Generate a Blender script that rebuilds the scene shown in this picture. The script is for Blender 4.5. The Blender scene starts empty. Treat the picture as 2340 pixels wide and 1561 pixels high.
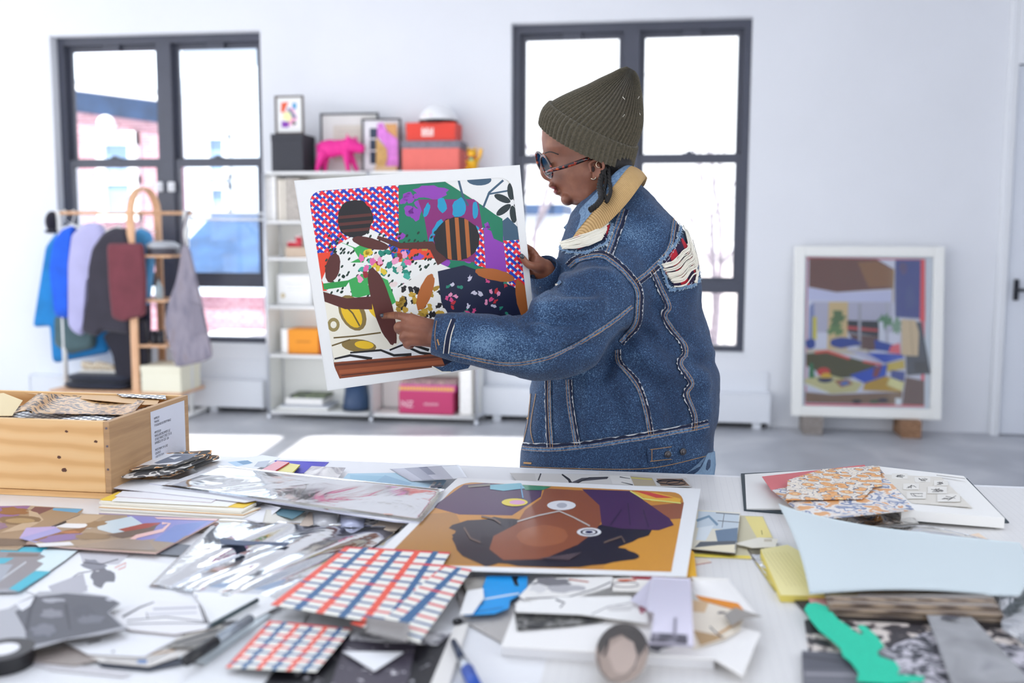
import bpy, bmesh, math, random
from mathutils import Vector, Matrix, noise
from mathutils.geometry import tessellate_polygon
from mathutils.bvhtree import BVHTree
V = Vector
sc = bpy.context.scene
COL = sc.collection
random.seed(7)
PI = math.pi

# ---------------------------------------------------------------- camera
F_PX = 2304.6; PITCH = .10741; YAW = .15068; ROLL = .00296; HC = 1.45
TZ = .95            # table top height
W = 7.72            # back wall plane
CAM = V((0, 0, HC))
_r = V((math.cos(YAW), math.sin(YAW), 0))
FWD = V((-math.sin(YAW)*math.cos(PITCH), math.cos(YAW)*math.cos(PITCH), -math.sin(PITCH)))
_u = _r.cross(FWD)
RT = _r*math.cos(ROLL) + _u*math.sin(ROLL)
UP = -_r*math.sin(ROLL) + _u*math.cos(ROLL)
def ray(px, py): return RT*((px-1170)/F_PX) - UP*((py-780.5)/F_PX) + FWD
def PZ(px, py, z):
    d = ray(px, py); return CAM + d*((z-HC)/d.z)
def PY(px, py, y):
    d = ray(px, py); return CAM + d*(y/d.y)
def PD(px, py, dep): return CAM + ray(px, py)*dep
def PP(px, py, o, n):
    d = ray(px, py); return CAM + d*((o-CAM).dot(n)/d.dot(n))

cam = bpy.data.cameras.new('camera'); co = bpy.data.objects.new('camera', cam); COL.objects.link(co)
cam.sensor_width = 36; cam.lens = 36*F_PX/2340
co.matrix_world = Matrix(((RT.x, UP.x, -FWD.x, 0), (RT.y, UP.y, -FWD.y, 0), (RT.z, UP.z, -FWD.z, HC), (0, 0, 0, 1)))
cam.dof.use_dof = True; cam.dof.focus_distance = 2.12; cam.dof.aperture_fstop = 2.5
cam.clip_start = .05
sc.camera = co

# ---------------------------------------------------------------- materials
def lin(h):
    h = h.lstrip('#'); c = [int(h[i:i+2], 16)/255 for i in (0, 2, 4)]
    return tuple((x/12.92 if x <= .04045 else ((x+.055)/1.055)**2.4) for x in c) + (1.,)
MATS = {}
class NT:
    def __init__(s, name):
        s.m = bpy.data.materials.new(name); s.m.use_nodes = True
        s.t = s.m.node_tree; s.b = s.t.nodes['Principled BSDF']; s.out = s.t.nodes['Material Output']
    def n(s, ty, **kw):
        x = s.t.nodes.new(ty)
        for k, v in kw.items():
            if k.startswith('i_'):
                x.inputs[k[2:].replace('_', ' ')].default_value = v
            else: setattr(x, k, v)
        return x
    def l(s, a, b): s.t.links.new(a, b)
    def coord(s, scale=(1, 1, 1), rot=(0, 0, 0), loc=(0, 0, 0)):
        c = s.n('ShaderNodeTexCoord'); m = s.n('ShaderNodeMapping')
        m.inputs['Scale'].default_value = scale; m.inputs['Rotation'].default_value = rot; m.inputs['Location'].default_value = loc
        s.l(c.outputs['Object'], m.inputs[0]); return m.outputs[0]
    def ramp(s, fac, stops, interp='LINEAR'):
        r = s.n('ShaderNodeValToRGB'); r.color_ramp.interpolation = interp
        e = r.color_ramp.elements
        while len(e) < len(stops): e.new(.5)
        for i, (p, c) in enumerate(stops):
            e[i].position = p; e[i].color = lin(c)
        s.l(fac, r.inputs[0]); return r.outputs[0]
    def bump(s, h, strength=.3, dist=.002):
        b = s.n('ShaderNodeBump'); b.inputs['Strength'].default_value = strength; b.inputs['Distance'].default_value = dist
        s.l(h, b.inputs['Height']); s.l(b.outputs[0], s.b.inputs['Normal'])
def M(name, col='ffffff', rough=.6, metal=0, coat=0, alpha=1, trans=0, noise_amt=0, nscale=30, bump=0, emit=None, spec=.5, sheen=0, sss=0):
    if name in MATS: return MATS[name]
    t = NT(name); b = t.b
    b.inputs['Base Color'].default_value = lin(col); b.inputs['Roughness'].default_value = rough
    b.inputs['Metallic'].default_value = metal; b.inputs['Coat Weight'].default_value = coat
    b.inputs['Alpha'].default_value = alpha; b.inputs['Transmission Weight'].default_value = trans
    b.inputs['Specular IOR Level'].default_value = spec; b.inputs['Sheen Weight'].default_value = sheen
    if sss:
        b.inputs['Subsurface Weight'].default_value = sss; b.inputs['Subsurface Scale'].default_value = .004
    if noise_amt or bump:
        nz = t.n('ShaderNodeTexNoise'); nz.inputs['Scale'].default_value = nscale; nz.inputs['Detail'].default_value = 5
        t.l(t.coord(), nz.inputs['Vector'])
        if noise_amt:
            c = lin(col)
            mx = t.n('ShaderNodeMix', data_type='RGBA'); mr = t.n('ShaderNodeMapRange')
            mr.inputs[1].default_value = .3; mr.inputs[2].default_value = .7
            t.l(nz.outputs[0], mr.inputs[0]); t.l(mr.outputs[0], mx.inputs[0])
            mx.inputs[6].default_value = tuple(x*(1-noise_amt) for x in c[:3])+(1,)
            mx.inputs[7].default_value = tuple(min(1, x*(1+noise_amt)) for x in c[:3])+(1,)
            t.l(mx.outputs[2], b.inputs['Base Color'])
        if bump: t.bump(nz.outputs[0], bump, .003)
    MATS[name] = t.m; return t.m
def ramp_mat(name, stops, scale=20, rough=.6, tex='noise', stretch=(1, 1, 1), rot=(0, 0, 0), interp='LINEAR', detail=4, dist=0, bump=0, sheen=0, coat=0, off=(0, 0, 0)):
    if name in MATS: return MATS[name]
    t = NT(name); v = t.coord(stretch, rot, off)
    if tex == 'noise':
        x = t.n('ShaderNodeTexNoise'); x.inputs['Scale'].default_value = scale; x.inputs['Detail'].default_value = detail; x.inputs['Distortion'].default_value = dist; o = x.outputs[0]
    elif tex == 'wave':
        x = t.n('ShaderNodeTexWave'); x.inputs['Scale'].default_value = scale; x.inputs['Distortion'].default_value = dist; x.inputs['Detail'].default_value = detail; o = x.outputs[1]
    else:
        x = t.n('ShaderNodeTexVoronoi'); x.inputs['Scale'].default_value = scale; x.inputs['Randomness'].default_value = dist; o = x.outputs[0]
    t.l(v, x.inputs['Vector'])
    t.l(t.ramp(o, stops, interp), t.b.inputs['Base Color'])
    t.b.inputs['Roughness'].default_value = rough; t.b.inputs['Sheen Weight'].default_value = sheen; t.b.inputs['Coat Weight'].default_value = coat
    if bump: t.bump(o, bump, .002)
    MATS[name] = t.m; return t.m
def ink(rough=.55, coat=0.0):
    k = 'printed_ink_%d_%d' % (rough*100, coat*100)
    if k in MATS: return MATS[k]
    t = NT(k); a = t.n('ShaderNodeVertexColor', layer_name='Col'); t.l(a.outputs[0], t.b.inputs['Base Color'])
    t.b.inputs['Roughness'].default_value = rough; t.b.inputs['Coat Weight'].default_value = coat; t.b.inputs['Coat Roughness'].default_value = .12
    MATS[k] = t.m; return t.m
def film(name, tint='e8eefa', fac=.25, rough=.12, bump=.6, scale=14):
    """clear plastic film: mostly see-through with a wrinkled glossy coat"""
    if name in MATS: return MATS[name]
    t = NT(name); tr = t.n('ShaderNodeBsdfTransparent'); tr.inputs[0].default_value = (.96, .97, 1, 1)
    t.b.inputs['Base Color'].default_value = lin(tint); t.b.inputs['Roughness'].default_value = rough; t.b.inputs['Specular IOR Level'].default_value = 1
    nz = t.n('ShaderNodeTexNoise'); nz.inputs['Scale'].default_value = scale; nz.inputs['Detail'].default_value = 3; nz.inputs['Distortion'].default_value = 1.2
    t.l(t.coord(), nz.inputs['Vector']); t.bump(nz.outputs[0], bump, .01)
    mx = t.n('ShaderNodeMixShader'); mx.inputs[0].default_value = fac
    gz = t.n('ShaderNodeBsdfGlossy'); gz.inputs['Roughness'].default_value = rough; t.l(t.b.inputs['Normal'].links[0].from_socket, gz.inputs['Normal']); lw = t.n('ShaderNodeFresnel'); lw.inputs[0].default_value = 1.32; m2 = t.n('ShaderNodeMixShader'); t.l(t.b.inputs['Normal'].links[0].from_socket, lw.inputs['Normal'])
    t.l(tr.outputs[0], mx.inputs[1]); t.l(t.b.outputs[0], mx.inputs[2]); t.l(lw.outputs[0], m2.inputs[0]); t.l(mx.outputs[0], m2.inputs[1]); t.l(gz.outputs[0], m2.inputs[2]); t.l(m2.outputs[0], t.out.inputs[0])
    MATS[name] = t.m; return t.m

# ---------------------------------------------------------------- objects
BASE = {}
def tag(o, label=None, cat=None, group=None, kind=None):
    if label: o['label'] = label
    if cat: o['category'] = cat
    if group: o['group'] = group
    if kind: o['kind'] = kind
    return o
def thing(name, label, cat, loc=(0, 0, 0), group=None):
    o = bpy.data.objects.new(name, None); COL.objects.link(o); o.location = V(loc); o.empty_display_size = .1
    BASE[o.name] = V(loc); return tag(o, label, cat, group)
def J(*sh):
    vs, fs = [], []
    for v, f in sh:
        k = len(vs); vs += list(v); fs += [tuple(i+k for i in q) for q in f]
    return vs, fs
def obj(name, shape, mat, parent=None, smooth=False, label=None, cat=None, group=None, kind=None, cols=None, mats=None, mi=None, bevel=0, sub=0):
    vs, fs = shape
    if parent is not None: off = BASE[parent.name]
    else:
        n = max(1, len(vs)); xs = [v[0] for v in vs]; ys = [v[1] for v in vs]; zs = [v[2] for v in vs]
        off = V(((min(xs)+max(xs))/2, (min(ys)+max(ys))/2, min(zs)))
    me = bpy.data.meshes.new(name)
    me.from_pydata([tuple(V(v)-off) for v in vs], [], fs)
    if mats:
        for m in mats: me.materials.append(m)
        me.polygons.foreach_set('material_index', mi)
    else: me.materials.append(mat)
    if smooth: me.polygons.foreach_set('use_smooth', [True]*len(me.polygons))
    if cols:
        ca = me.color_attributes.new('Col', 'FLOAT_COLOR', 'CORNER'); arr = []
        for p, c in zip(me.polygons, cols): arr += list(c)*p.loop_total
        ca.data.foreach_set('color', arr)
    me.update()
    o = bpy.data.objects.new(name, me); COL.objects.link(o)
    if parent is None: o.location = off; BASE[o.name] = off
    else: o.parent = parent; BASE[o.name] = off
    if bevel:
        b = o.modifiers.new('bevel', 'BEVEL'); b.width = bevel; b.segments = 2; b.limit_method = 'ANGLE'
    if sub:
        s = o.modifiers.new('sub', 'SUBSURF'); s.levels = sub; s.render_levels = sub
    return tag(o, label, cat, group, kind)
def struct(name, shape, mat, **k): return obj(name, shape, mat, kind='structure', **k)
def dup(root, loc, label=None, rotz=0):
    r = root.copy(); COL.objects.link(r); r.location = V(loc); r.rotation_euler = (0, 0, rotz)
    if label: r['label'] = label
    for ch in list(root.children):
        c = ch.copy(); COL.objects.link(c); c.parent = r
        for g in ch.children:
            d = g.copy(); COL.objects.link(d); d.parent = c
    return r

# ---------------------------------------------------------------- shapes
def hexa(p):   # 8 points: bottom 4 ccw, top 4
    return [V(q) for q in p], [(3, 2, 1, 0), (4, 5, 6, 7), (0, 1, 5, 4), (1, 2, 6, 5), (2, 3, 7, 6), (3, 0, 4, 7)]
def box(x0, x1, y0, y1, z0, z1):
    return hexa([(x0, y0, z0), (x1, y0, z0), (x1, y1, z0), (x0, y1, z0), (x0, y0, z1), (x1, y0, z1), (x1, y1, z1), (x0, y1, z1)])
def obox(o, a, b, c):
    o, a, b, c = V(o), V(a), V(b), V(c)
    return hexa([o, o+a, o+a+b, o+b, o+c, o+a+c, o+a+b+c, o+b+c])
def smoothpts(pts, n=6, closed=False):
    pts = [V(p) for p in pts]; out = []; N = len(pts)
    for i in range(N if closed else N-1):
        p0 = pts[(i-1) % N] if closed or i > 0 else pts[0]
        p1 = pts[i]; p2 = pts[(i+1) % N]; p3 = pts[(i+2) % N] if closed or i < N-2 else pts[-1]
        for k in range(n):
            t = k/n
            out.append(.5*((2*p1)+(p2-p0)*t+(2*p0-5*p1+4*p2-p3)*t*t+(3*p1-p0-3*p2+p3)*t*t*t))
    if not closed: out.append(pts[-1])
    return out
def tube(pts, rad, n=10, flat=1.0, cap=True, closed=False, updir=None):
    pts = [V(p) for p in pts]; N = len(pts)
    if not hasattr(rad, '__len__'): rad = [rad]*N
    vs, fs = [], []; up = V(updir) if updir else None
    for i, p in enumerate(pts):
        a = pts[(i+1) % N] if closed else pts[min(i+1, N-1)]; b = pts[(i-1) % N] if closed else pts[max(i-1, 0)]
        d = (a-b).normalized()
        if up is None: up = V((0, 0, 1)) if abs(d.z) < .9 else V((0, 1, 0))
        s = d.cross(up)
        if s.length < 1e-6: s = d.orthogonal()
        s.normalize(); u = s.cross(d).normalized()
        if updir is None: up = u
        for k in range(n):
            an = 2*PI*k/n; vs.append(p + s*(math.cos(an)*rad[i]) + u*(math.sin(an)*rad[i]*flat))
    for i in range(N if closed else N-1):
        for k in range(n):
            j = (i+1) % N
            fs.append((i*n+k, i*n+(k+1) % n, j*n+(k+1) % n, j*n+k))
    if cap and not closed:
        fs.append(tuple(range(n-1, -1, -1))); fs.append(tuple((N-1)*n+k for k in range(n)))
    return vs, fs
def ellips(c, r, nu=16, nv=10, M3=None):
    c = V(c); vs = []; fs = []
    for i in range(nv+1):
        th = PI*i/nv
        for k in range(nu):
            ph = 2*PI*k/nu; q = V((r[0]*math.sin(th)*math.cos(ph), r[1]*math.sin(th)*math.sin(ph), r[2]*math.cos(th)))
            vs.append(c + (M3 @ q if M3 else q))
    for i in range(nv):
        for k in range(nu): fs.append((i*nu+k, (i+1)*nu+k, (i+1)*nu+(k+1) % nu, i*nu+(k+1) % nu))
    return vs, fs
def lathe(prof, c, n=20, ax=None):
    c = V(c); vs = []; fs = []
    for r, z in prof:
        for k in range(n):
            a = 2*PI*k/n; vs.append(c+V((r*math.cos(a), r*math.sin(a), z)))
    for i in range(len(prof)-1):
        for k in range(n): fs.append((i*n+k, i*n+(k+1) % n, (i+1)*n+(k+1) % n, (i+1)*n+k))
    fs.append(tuple(range(n-1, -1, -1))); fs.append(tuple((len(prof)-1)*n+k for k in range(n)))
    return vs, fs
def loft(rings, cap=True):
    n = len(rings[0]); vs = [V(p) for r in rings for p in r]; fs = []
    for i in range(len(rings)-1):
        for k in range(n): fs.append((i*n+k, i*n+(k+1) % n, (i+1)*n+(k+1) % n, (i+1)*n+k))
    if cap: fs.append(tuple(range(n-1, -1, -1))); fs.append(tuple((len(rings)-1)*n+k for k in range(n)))
    return vs, fs
def tess(poly3):
    """triangle indices of one planar polygon given as 3d points"""
    o = poly3[0]; n = V((0, 0, 0))
    for i in range(len(poly3)): n += (poly3[i]-o).cross(poly3[(i+1) % len(poly3)]-o)
    n.normalize(); a = n.orthogonal().normalized(); b = n.cross(a)
    p2 = [V(((p-o).dot(a), (p-o).dot(b), 0)) for p in poly3]
    return tessellate_polygon([p2]), n
def prism(poly3, off):
    poly3 = [V(p) for p in poly3]; off = V(off); n = len(poly3)
    tri, nn = tess(poly3)
    vs = poly3+[p+off for p in poly3]
    fs = [tuple(t) for t in tri]+[tuple(i+n for i in reversed(t)) for t in tri]
    fs += [(i, (i+1) % n, n+(i+1) % n, n+i) for i in range(n)]
    return vs, fs
def rnd(poly, r, n=5):
    """round the corners of a 2d polygon"""
    out = []; N = len(poly)
    for i in range(N):
        p = V(poly[i][:2]); a = V(poly[i-1][:2]); b = V(poly[(i+1) % N][:2])
        la, lb = (a-p).length, (b-p).length; q = min(r, la*.45, lb*.45)
        s = p+(a-p)/la*q; e = p+(b-p)/lb*q
        for k in range(n+1):
            t = k/n; out.append(((1-t)**2*s+2*t*(1-t)*p+t*t*e)[:])
    return out
def clip(poly, cv):
    """clip 2d polygon by a convex polygon"""
    area = sum(cv[i][0]*cv[(i+1) % len(cv)][1]-cv[(i+1) % len(cv)][0]*cv[i][1] for i in range(len(cv)))
    if area < 0: cv = cv[::-1]
    out = list(poly)
    for i in range(len(cv)):
        a, b = cv[i], cv[(i+1) % len(cv)]; src, out = out, []
        f = lambda p: (b[0]-a[0])*(p[1]-a[1])-(b[1]-a[1])*(p[0]-a[0])
        for j in range(len(src)):
            p, q = src[j-1], src[j]; fp, fq = f(p), f(q)
            if (fp >= 0) != (fq >= 0):
                t = fp/(fp-fq); out.append((p[0]+(q[0]-p[0])*t, p[1]+(q[1]-p[1])*t))
            if fq >= 0: out.append(q)
        if len(out) < 3: return []
    return out
def ell(cx, cy, rx, ry, rot=0, n=18):
    c, s = math.cos(rot), math.sin(rot)
    return [(cx+rx*math.cos(2*PI*k/n)*c-ry*math.sin(2*PI*k/n)*s, cy+rx*math.cos(2*PI*k/n)*s+ry*math.sin(2*PI*k/n)*c) for k in range(n)]
def blob(cx, cy, rx, ry, seed=0, n=16, amt=.25, rot=0):
    r = random.Random(seed); c, s = math.cos(rot), math.sin(rot); o = []
    for k in range(n):
        m = 1+amt*(r.random()*2-1); x = rx*m*math.cos(2*PI*k/n); y = ry*m*math.sin(2*PI*k/n); o.append((cx+x*c-y*s, cy+x*s+y*c))
    return o
def stroke(pts, w):
    """2d ribbon polygon along a polyline; w number or (start,end)"""
    L, R = [], []; N = len(pts); w0, w1 = (w, w) if not hasattr(w, '__len__') else w
    for i, p in enumerate(pts):
        a = pts[max(i-1, 0)]; b = pts[min(i+1, N-1)]; dx, dy = b[0]-a[0], b[1]-a[1]; l = math.hypot(dx, dy) or 1
        h = (w0+(w1-w0)*i/(N-1))/2; L.append((p[0]-dy/l*h, p[1]+dx/l*h)); R.append((p[0]+dy/l*h, p[1]-dx/l*h))
    return L+R[::-1]
def art(surf, layers, dh=3e-5, h0=3e-5, same=()):
    """layers of flat colour, each polygon a hair above the last; returns (shape, colours)"""
    vs, fs, cs = [], [], []; h = h0; last = None
    for it in layers:
        c, poly = it[0], it[1]
        if not (len(it) > 2 and it[2] == last): h += dh
        last = it[2] if len(it) > 2 else None
        if len(poly) < 3: continue
        p3 = [surf(x, y, h) for x, y in poly]; k = len(vs)
        a = sum(poly[i-1][0]*poly[i][1]-poly[i][0]*poly[i-1][1] for i in range(len(poly)))
        if abs(a) < 1e-9: continue
        tri = tessellate_polygon([[V((x, y, 0)) for x, y in poly]])
        vs += p3; L = lin(c)
        for t in tri: fs.append((t[0]+k, t[1]+k, t[2]+k)); cs.append(L)
    return (vs, fs), cs
def plane_of(z): return lambda x, y, h: PZ(x, y, z+h)
def text(name, s, mat, o, ax, ay, size, parent, squash=1.0):
    """text converted to a flat mesh: o lower-left corner, ax reading direction, ay up direction"""
    c = bpy.data.curves.new(name, 'FONT'); c.body = s; c.size = 1; t = bpy.data.objects.new(name, c); COL.objects.link(t)
    bpy.context.view_layer.update()
    me = bpy.data.meshes.new_from_object(t.evaluated_get(bpy.context.evaluated_depsgraph_get()))
    bpy.data.objects.remove(t)
    ax, ay, o = V(ax).normalized(), V(ay).normalized(), V(o); nn = ax.cross(ay)
    vs = [o+ax*(v.co.x*size*squash)+ay*(v.co.y*size)+nn*.0004 for v in me.vertices]; fs = [tuple(p.vertices) for p in me.polygons]
    return obj(name, (vs, fs), mat, parent)
def grid(fn, nu, nv, thick=0):
    vs = [fn(i/nu, j/nv) for j in range(nv+1) for i in range(nu+1)]; n = nu+1
    fs = [(j*n+i, j*n+i+1, (j+1)*n+i+1, (j+1)*n+i) for j in range(nv) for i in range(nu)]
    if thick:
        k = len(vs); dn = V((0, 0, -thick)) if not hasattr(thick, '__len__') else V(thick); vs = vs+[v+dn for v in vs]
        fs2 = [tuple(reversed([i+k for i in q])) for q in fs]
        ed = [j*n for j in range(nv, -1, -1)]+[i for i in range(1, nu+1)]+[j*n+nu for j in range(1, nv+1)]+[nv*n+i for i in range(nu-1, 0, -1)]
        fs = fs+fs2+[(ed[i], ed[(i+1) % len(ed)], ed[(i+1) % len(ed)]+k, ed[i]+k) for i in range(len(ed))]
    return vs, fs
def bil(q, u, v):
    return (q[0][0]*(1-u)*(1-v)+q[1][0]*u*(1-v)+q[2][0]*u*v+q[3][0]*(1-u)*v, q[0][1]*(1-u)*(1-v)+q[1][1]*u*(1-v)+q[2][1]*u*v+q[3][1]*(1-u)*v)
# ================================================================ room
white_wall = M('white_wall_paint', 'e9ebf0', .7, noise_amt=.015, nscale=2)
white_trim = M('white_trim_paint', 'eef0f4', .45)
frame_grey = M('dark_grey_window_metal', '4c4f5c', .35, noise_amt=.05, nscale=6)
concrete = ramp_mat('polished_concrete', [(.3, 'a2a4aa'), (.5, 'b4b6bc'), (.62, 'c6c7cb'), (.75, 'aaacb4')], 1.6, .38, detail=7, dist=.6)
RX = 3.6; LX = -7.5; FY = -3.2; CH = 3.7
struct('floor', box(LX, RX, FY, W+.35, -.12, 0), concrete)
WIN = {1: (PY(113, 85, W).x, PY(594, 80, W).x, PY(480, 790, W).z, PY(350, 76, W).z),
       2: (PY(1168, 52, W).x, PY(1722, 42, W).x, PY(1690, 813, W).z, PY(1440, 45, W).z)}
zs0 = WIN[1][2]; zt = WIN[1][3]
WB = W+.34
xs = [LX, WIN[1][0], WIN[1][1], WIN[2][0], WIN[2][1], RX+.3]
sh = [box(xs[0], xs[1], W, WB, 0, CH), box(xs[2], xs[3], W, WB, 0, CH), box(xs[4], xs[5], W, WB, 0, CH)]
for i, w in ((1, WIN[1]), (3, WIN[2])): sh += [box(xs[i], xs[i+1], W, WB, 0, w[2]), box(xs[i], xs[i+1], W, WB, w[3], CH)]
struct('wall_back', J(*sh), white_wall)
# ceiling with two skylight openings (same outline as the sun patches on the floor)
SUN = V((.10, .50, -.86)).normalized()
def shift(p): return V(p) - SUN*(CH/(-SUN.z))*1.0
pf = [PZ(300, 993, 0), PZ(657, 995, 0), PZ(586, 1045, 0)]
d1 = (PZ(586, 1045, 0)-PZ(660, 995, 0)).normalized()
def quad(a, b, L):
    d = V((d1.x, d1.y, 0)); return [a, b, b+d*L, a+d*L]
Q1 = quad(PZ(380, 993, 0), PZ(655, 995, 0), 2.9)
Q2 = quad(PZ(697, 996, 0), PZ(1400, 1000, 0), 2.9)
hole1 = rnd([shift(p)[:2] for p in Q1], .12); hole2 = rnd([shift(p)[:2] for p in Q2], .12)
outer = [(LX, FY), (RX, FY), (RX, W), (LX, W)]
polys = [[V((x, y, 0)) for x, y in q] for q in (outer, hole1, hole2)]
tri = tessellate_polygon(polys); flat = [p for q in polys for p in q]
def slab(z0, z1):
    n = len(flat); vs = [V((p.x, p.y, z0)) for p in flat]+[V((p.x, p.y, z1)) for p in flat]
    fs = [tuple(t) for t in tri]+[tuple(i+n for i in t) for t in tri]; s = 0
    for q in polys:
        m = len(q); fs += [(s+i, s+(i+1) % m, n+s+(i+1) % m, n+s+i) for i in range(m)]; s += m
    return vs, fs
struct('ceiling', slab(CH, CH+.12), white_wall)
# right end of the back wall: pilaster, door casing and door
cx0 = PY(2262, 880, W).x; PW = W-.07
struct('trim_1', box(cx0, cx0+.035, PW, W-.002, 0, CH), white_trim)
dx0 = PY(2308, 500, PW).x; dtop = PY(2320, 146, PW).z
struct('trim_2', J(box(cx0+.037, dx0, PW-.01, W-.002, 0, CH), box(dx0, RX, PW-.01, W-.002, dtop, CH)), white_trim)
dr = struct('door_1', box(dx0+.01, dx0+.95, PW+.015, W-.004, .008, dtop-.01), M('pale_blue_white_door', 'e3e7ef', .4))
hp = PY(2320, 662, PW+.02)
obj('door_handle', J(box(hp.x-.014, hp.x+.014, PW-.012, PW+.015, hp.z-.075, hp.z+.075), box(hp.x-.008, hp.x+.008, PW-.05, PW-.012, hp.z-.01, hp.z+.01), box(hp.x-.01, hp.x+.09, PW-.058, PW-.044, hp.z-.011, hp.z+.011)), M('dark_handle_metal', '2a2c33', .3, metal=.8), dr, label='dark metal door handle')
struct('wall_right', box(RX, RX+.3, 1.5, W, 0, CH), white_wall)

struct('wall_front_added', J(box(LX, -6.2, FY-.2, FY, 0, CH), box(-1.2, RX+.3, FY-.2, FY, 0, CH), box(-6.2, -1.2, FY-.2, FY, 0, .8), box(-6.2, -1.2, FY-.2, FY, 3.1, CH)), white_wall)  # unseen wall added to cut front fill, opened for daylight from front left
# windows: frame, sashes, mullion, panes, locks
pane_m = NT('window_glass'); _t = pane_m
tr = _t.n('ShaderNodeBsdfTransparent'); tr.inputs[0].default_value = (.97, .985, 1, 1); gl = _t.n('ShaderNodeBsdfGlossy'); gl.inputs['Roughness'].default_value = .03
fr = _t.n('ShaderNodeFresnel'); fr.inputs[0].default_value = 1.3; mxs = _t.n('ShaderNodeMixShader')
_t.l(fr.outputs[0], mxs.inputs[0]); _t.l(tr.outputs[0], mxs.inputs[1]); _t.l(gl.outputs[0], mxs.inputs[2]); _t.l(mxs.outputs[0], _t.out.inputs[0]); pane_m = pane_m.m
YF = W+.10
def window(n, mulx, tx0):
    x0, x1, z0, z1 = WIN[n]; z0 += .022
    zm0, zm1 = 1.985, 2.05; zl0, zl1 = (PY(1650, 670, YF).z, PY(1650, 643, YF).z)
    fw = .055
    sh = [box(x0, x0+fw, YF, YF+.11, z0, z1), box(x1-fw, x1, YF, YF+.11, z0, z1), box(x0+fw, x1-fw, YF, YF+.11, z1-fw*1.1, z1), box(x0+fw, x1-fw, YF, YF+.11, z0, z0+.04)]
    f = struct('window_%d' % n, J(*sh), frame_grey)
    m0, m1 = mulx
    obj('mullion', box(m0, m1, YF-.012, YF+.10, z0+.04, z1-fw*1.1), frame_grey, f)
    obj('transom', J(box(x0+fw, m0, YF-.004, YF+.10, zl0, zl1), box(m1, x1-fw, YF-.004, YF+.10, zl0, zl1)), frame_grey, f)
    k = 0
    for a, b in ((x0+fw, m0), (m1, x1-fw)):
        up = J(box(a, a+.04, YF+.055, YF+.09, zm0, z1-fw*1.1), box(b-.04, b, YF+.055, YF+.09, zm0, z1-fw*1.1), box(a+.04, b-.04, YF+.055, YF+.09, zm0, zm1), box(a+.04, b-.04, YF+.055, YF+.09, z1-fw*1.1-.045, z1-fw*1.1))
        s = obj('upper_sash', up, frame_grey, f)
        obj('pane', box(a+.04, b-.04, YF+.07, YF+.075, zm1, z1-fw*1.1-.045), pane_m, s)
        lo = J(box(a, a+.04, YF+.01, YF+.05, zl1, zm1-.012), box(b-.04, b, YF+.01, YF+.05, zl1, zm1-.012), box(a+.04, b-.04, YF+.01, YF+.05, zm0-.01, zm1-.012), box(a+.04, b-.04, YF+.01, YF+.05, zl1, zl1+.03))
        s = obj('lower_sash', lo, frame_grey, f)
        obj('pane', box(a+.04, b-.04, YF+.028, YF+.033, zl1+.03, zm0-.01), pane_m, s)
        mc = (a+b)/2
        obj('sash_lock', J(box(mc-.05, mc+.05, YF+.005, YF+.05, zm1-.012, zm1+.004), box(mc-.02, mc+.02, YF-.002, YF+.04, zm1+.004, zm1+.018)), frame_grey, f)
        obj('top_latch', box(mc-.07, mc+.07, YF+.02, YF+.055, z1-fw*1.1-.05, z1-fw*1.1), frame_grey, f)
        obj('pane', box(a, b, YF+.05, YF+.055, z0+.04, zl0), pane_m, f)
    struct('window_sill_%d' % n if False else 'trim_%d' % (n+2), box(x0-.0, x1+.0, W-.012, YF+.16, z0-.02, z0-.002), white_trim)
    return f
m1 = (PY(362, 250, YF).x, PY(394, 250, YF).x); m2 = (PY(1424, 250, YF).x, PY(1460, 250, YF).x)
w1 = window(1, m1, 0); w2 = window(2, m2, 0)
for px in (365, 392):
    p = PY(px, 427, YF-.03)
    obj('white_clip', J(box(p.x-.028, p.x+.028, YF-.045, YF-.013, p.z-.04, p.z+.04), box(p.x-.014, p.x+.014, YF-.06, YF-.045, p.z-.02, p.z+.02)), white_trim, w1, bevel=.008, label='white plastic sensor clip')
# white rails in front of the left window
rm = M('white_rail_enamel', 'f2f4f8', .3)
t = thing('curtain_rail', 'pair of thin white horizontal rails running across the left window beside the shelf', 'rail', (0, 0, 0))
for y in (487, 500):
    a = PY(432, y, W-.03); b = PY(600, y+2, W-.03); obj('rail_tube', tube([a, V((b.x+.08, a.y, b.z))], .011, 8), rm, t, smooth=True)
a = PY(432, 487, W-.03); obj('end_knob', ellips(a, (.03, .03, .03)), rm, t, smooth=True)
a = PY(598, 494, W-.03); obj('wall_bracket', box(a.x+.06, a.x+.085, W-.05, W-.001, a.z-.06, a.z+.06), rm, t)
t.location.z = 0
# baseboard heaters
hm = M('heater_enamel', 'e6e9ef', .4)
def heater(label, x0, x1, feet):
    z0, z1 = PY(1700, 966, W-.12).z, PY(1700, 904, W-.12).z
    t = thing('baseboard_heater', label, 'heater', ((x0+x1)/2, W-.07, 0), 'white baseboard heaters along the back wall')
    obj('cover', J(box(x0, x1, W-.13, W-.105, z0, z1), box(x0, x1, W-.13, W-.002, z1, z1+.014), box(x0, x1, W-.06, W-.04, z0+.02, z1-.02)), hm, t, bevel=.004)
    obj('back_plate', box(x0, x1, W-.012, W-.002, z0, z1+.17), hm, t)
    for xe in (x0-.012, x1): obj('end_cap', box(xe, xe+.012, W-.135, W-.002, z0-.004, z1+.018), hm, t)
    for x in feet: obj('foot', box(x-.03, x+.03, W-.11, W-.03, 0, z0), hm, t)
    obj('pipe', tube([(x0, W-.05, z0-.02), (x1, W-.05, z0-.02)], .014, 8), M('dark_pipe', '3a3b42', .5), t, smooth=True)
heater('long white baseboard heater low on the wall under the left window', PY(92, 900, W).x, PY(612, 900, W).x, [-3.6, -4.9])
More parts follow.
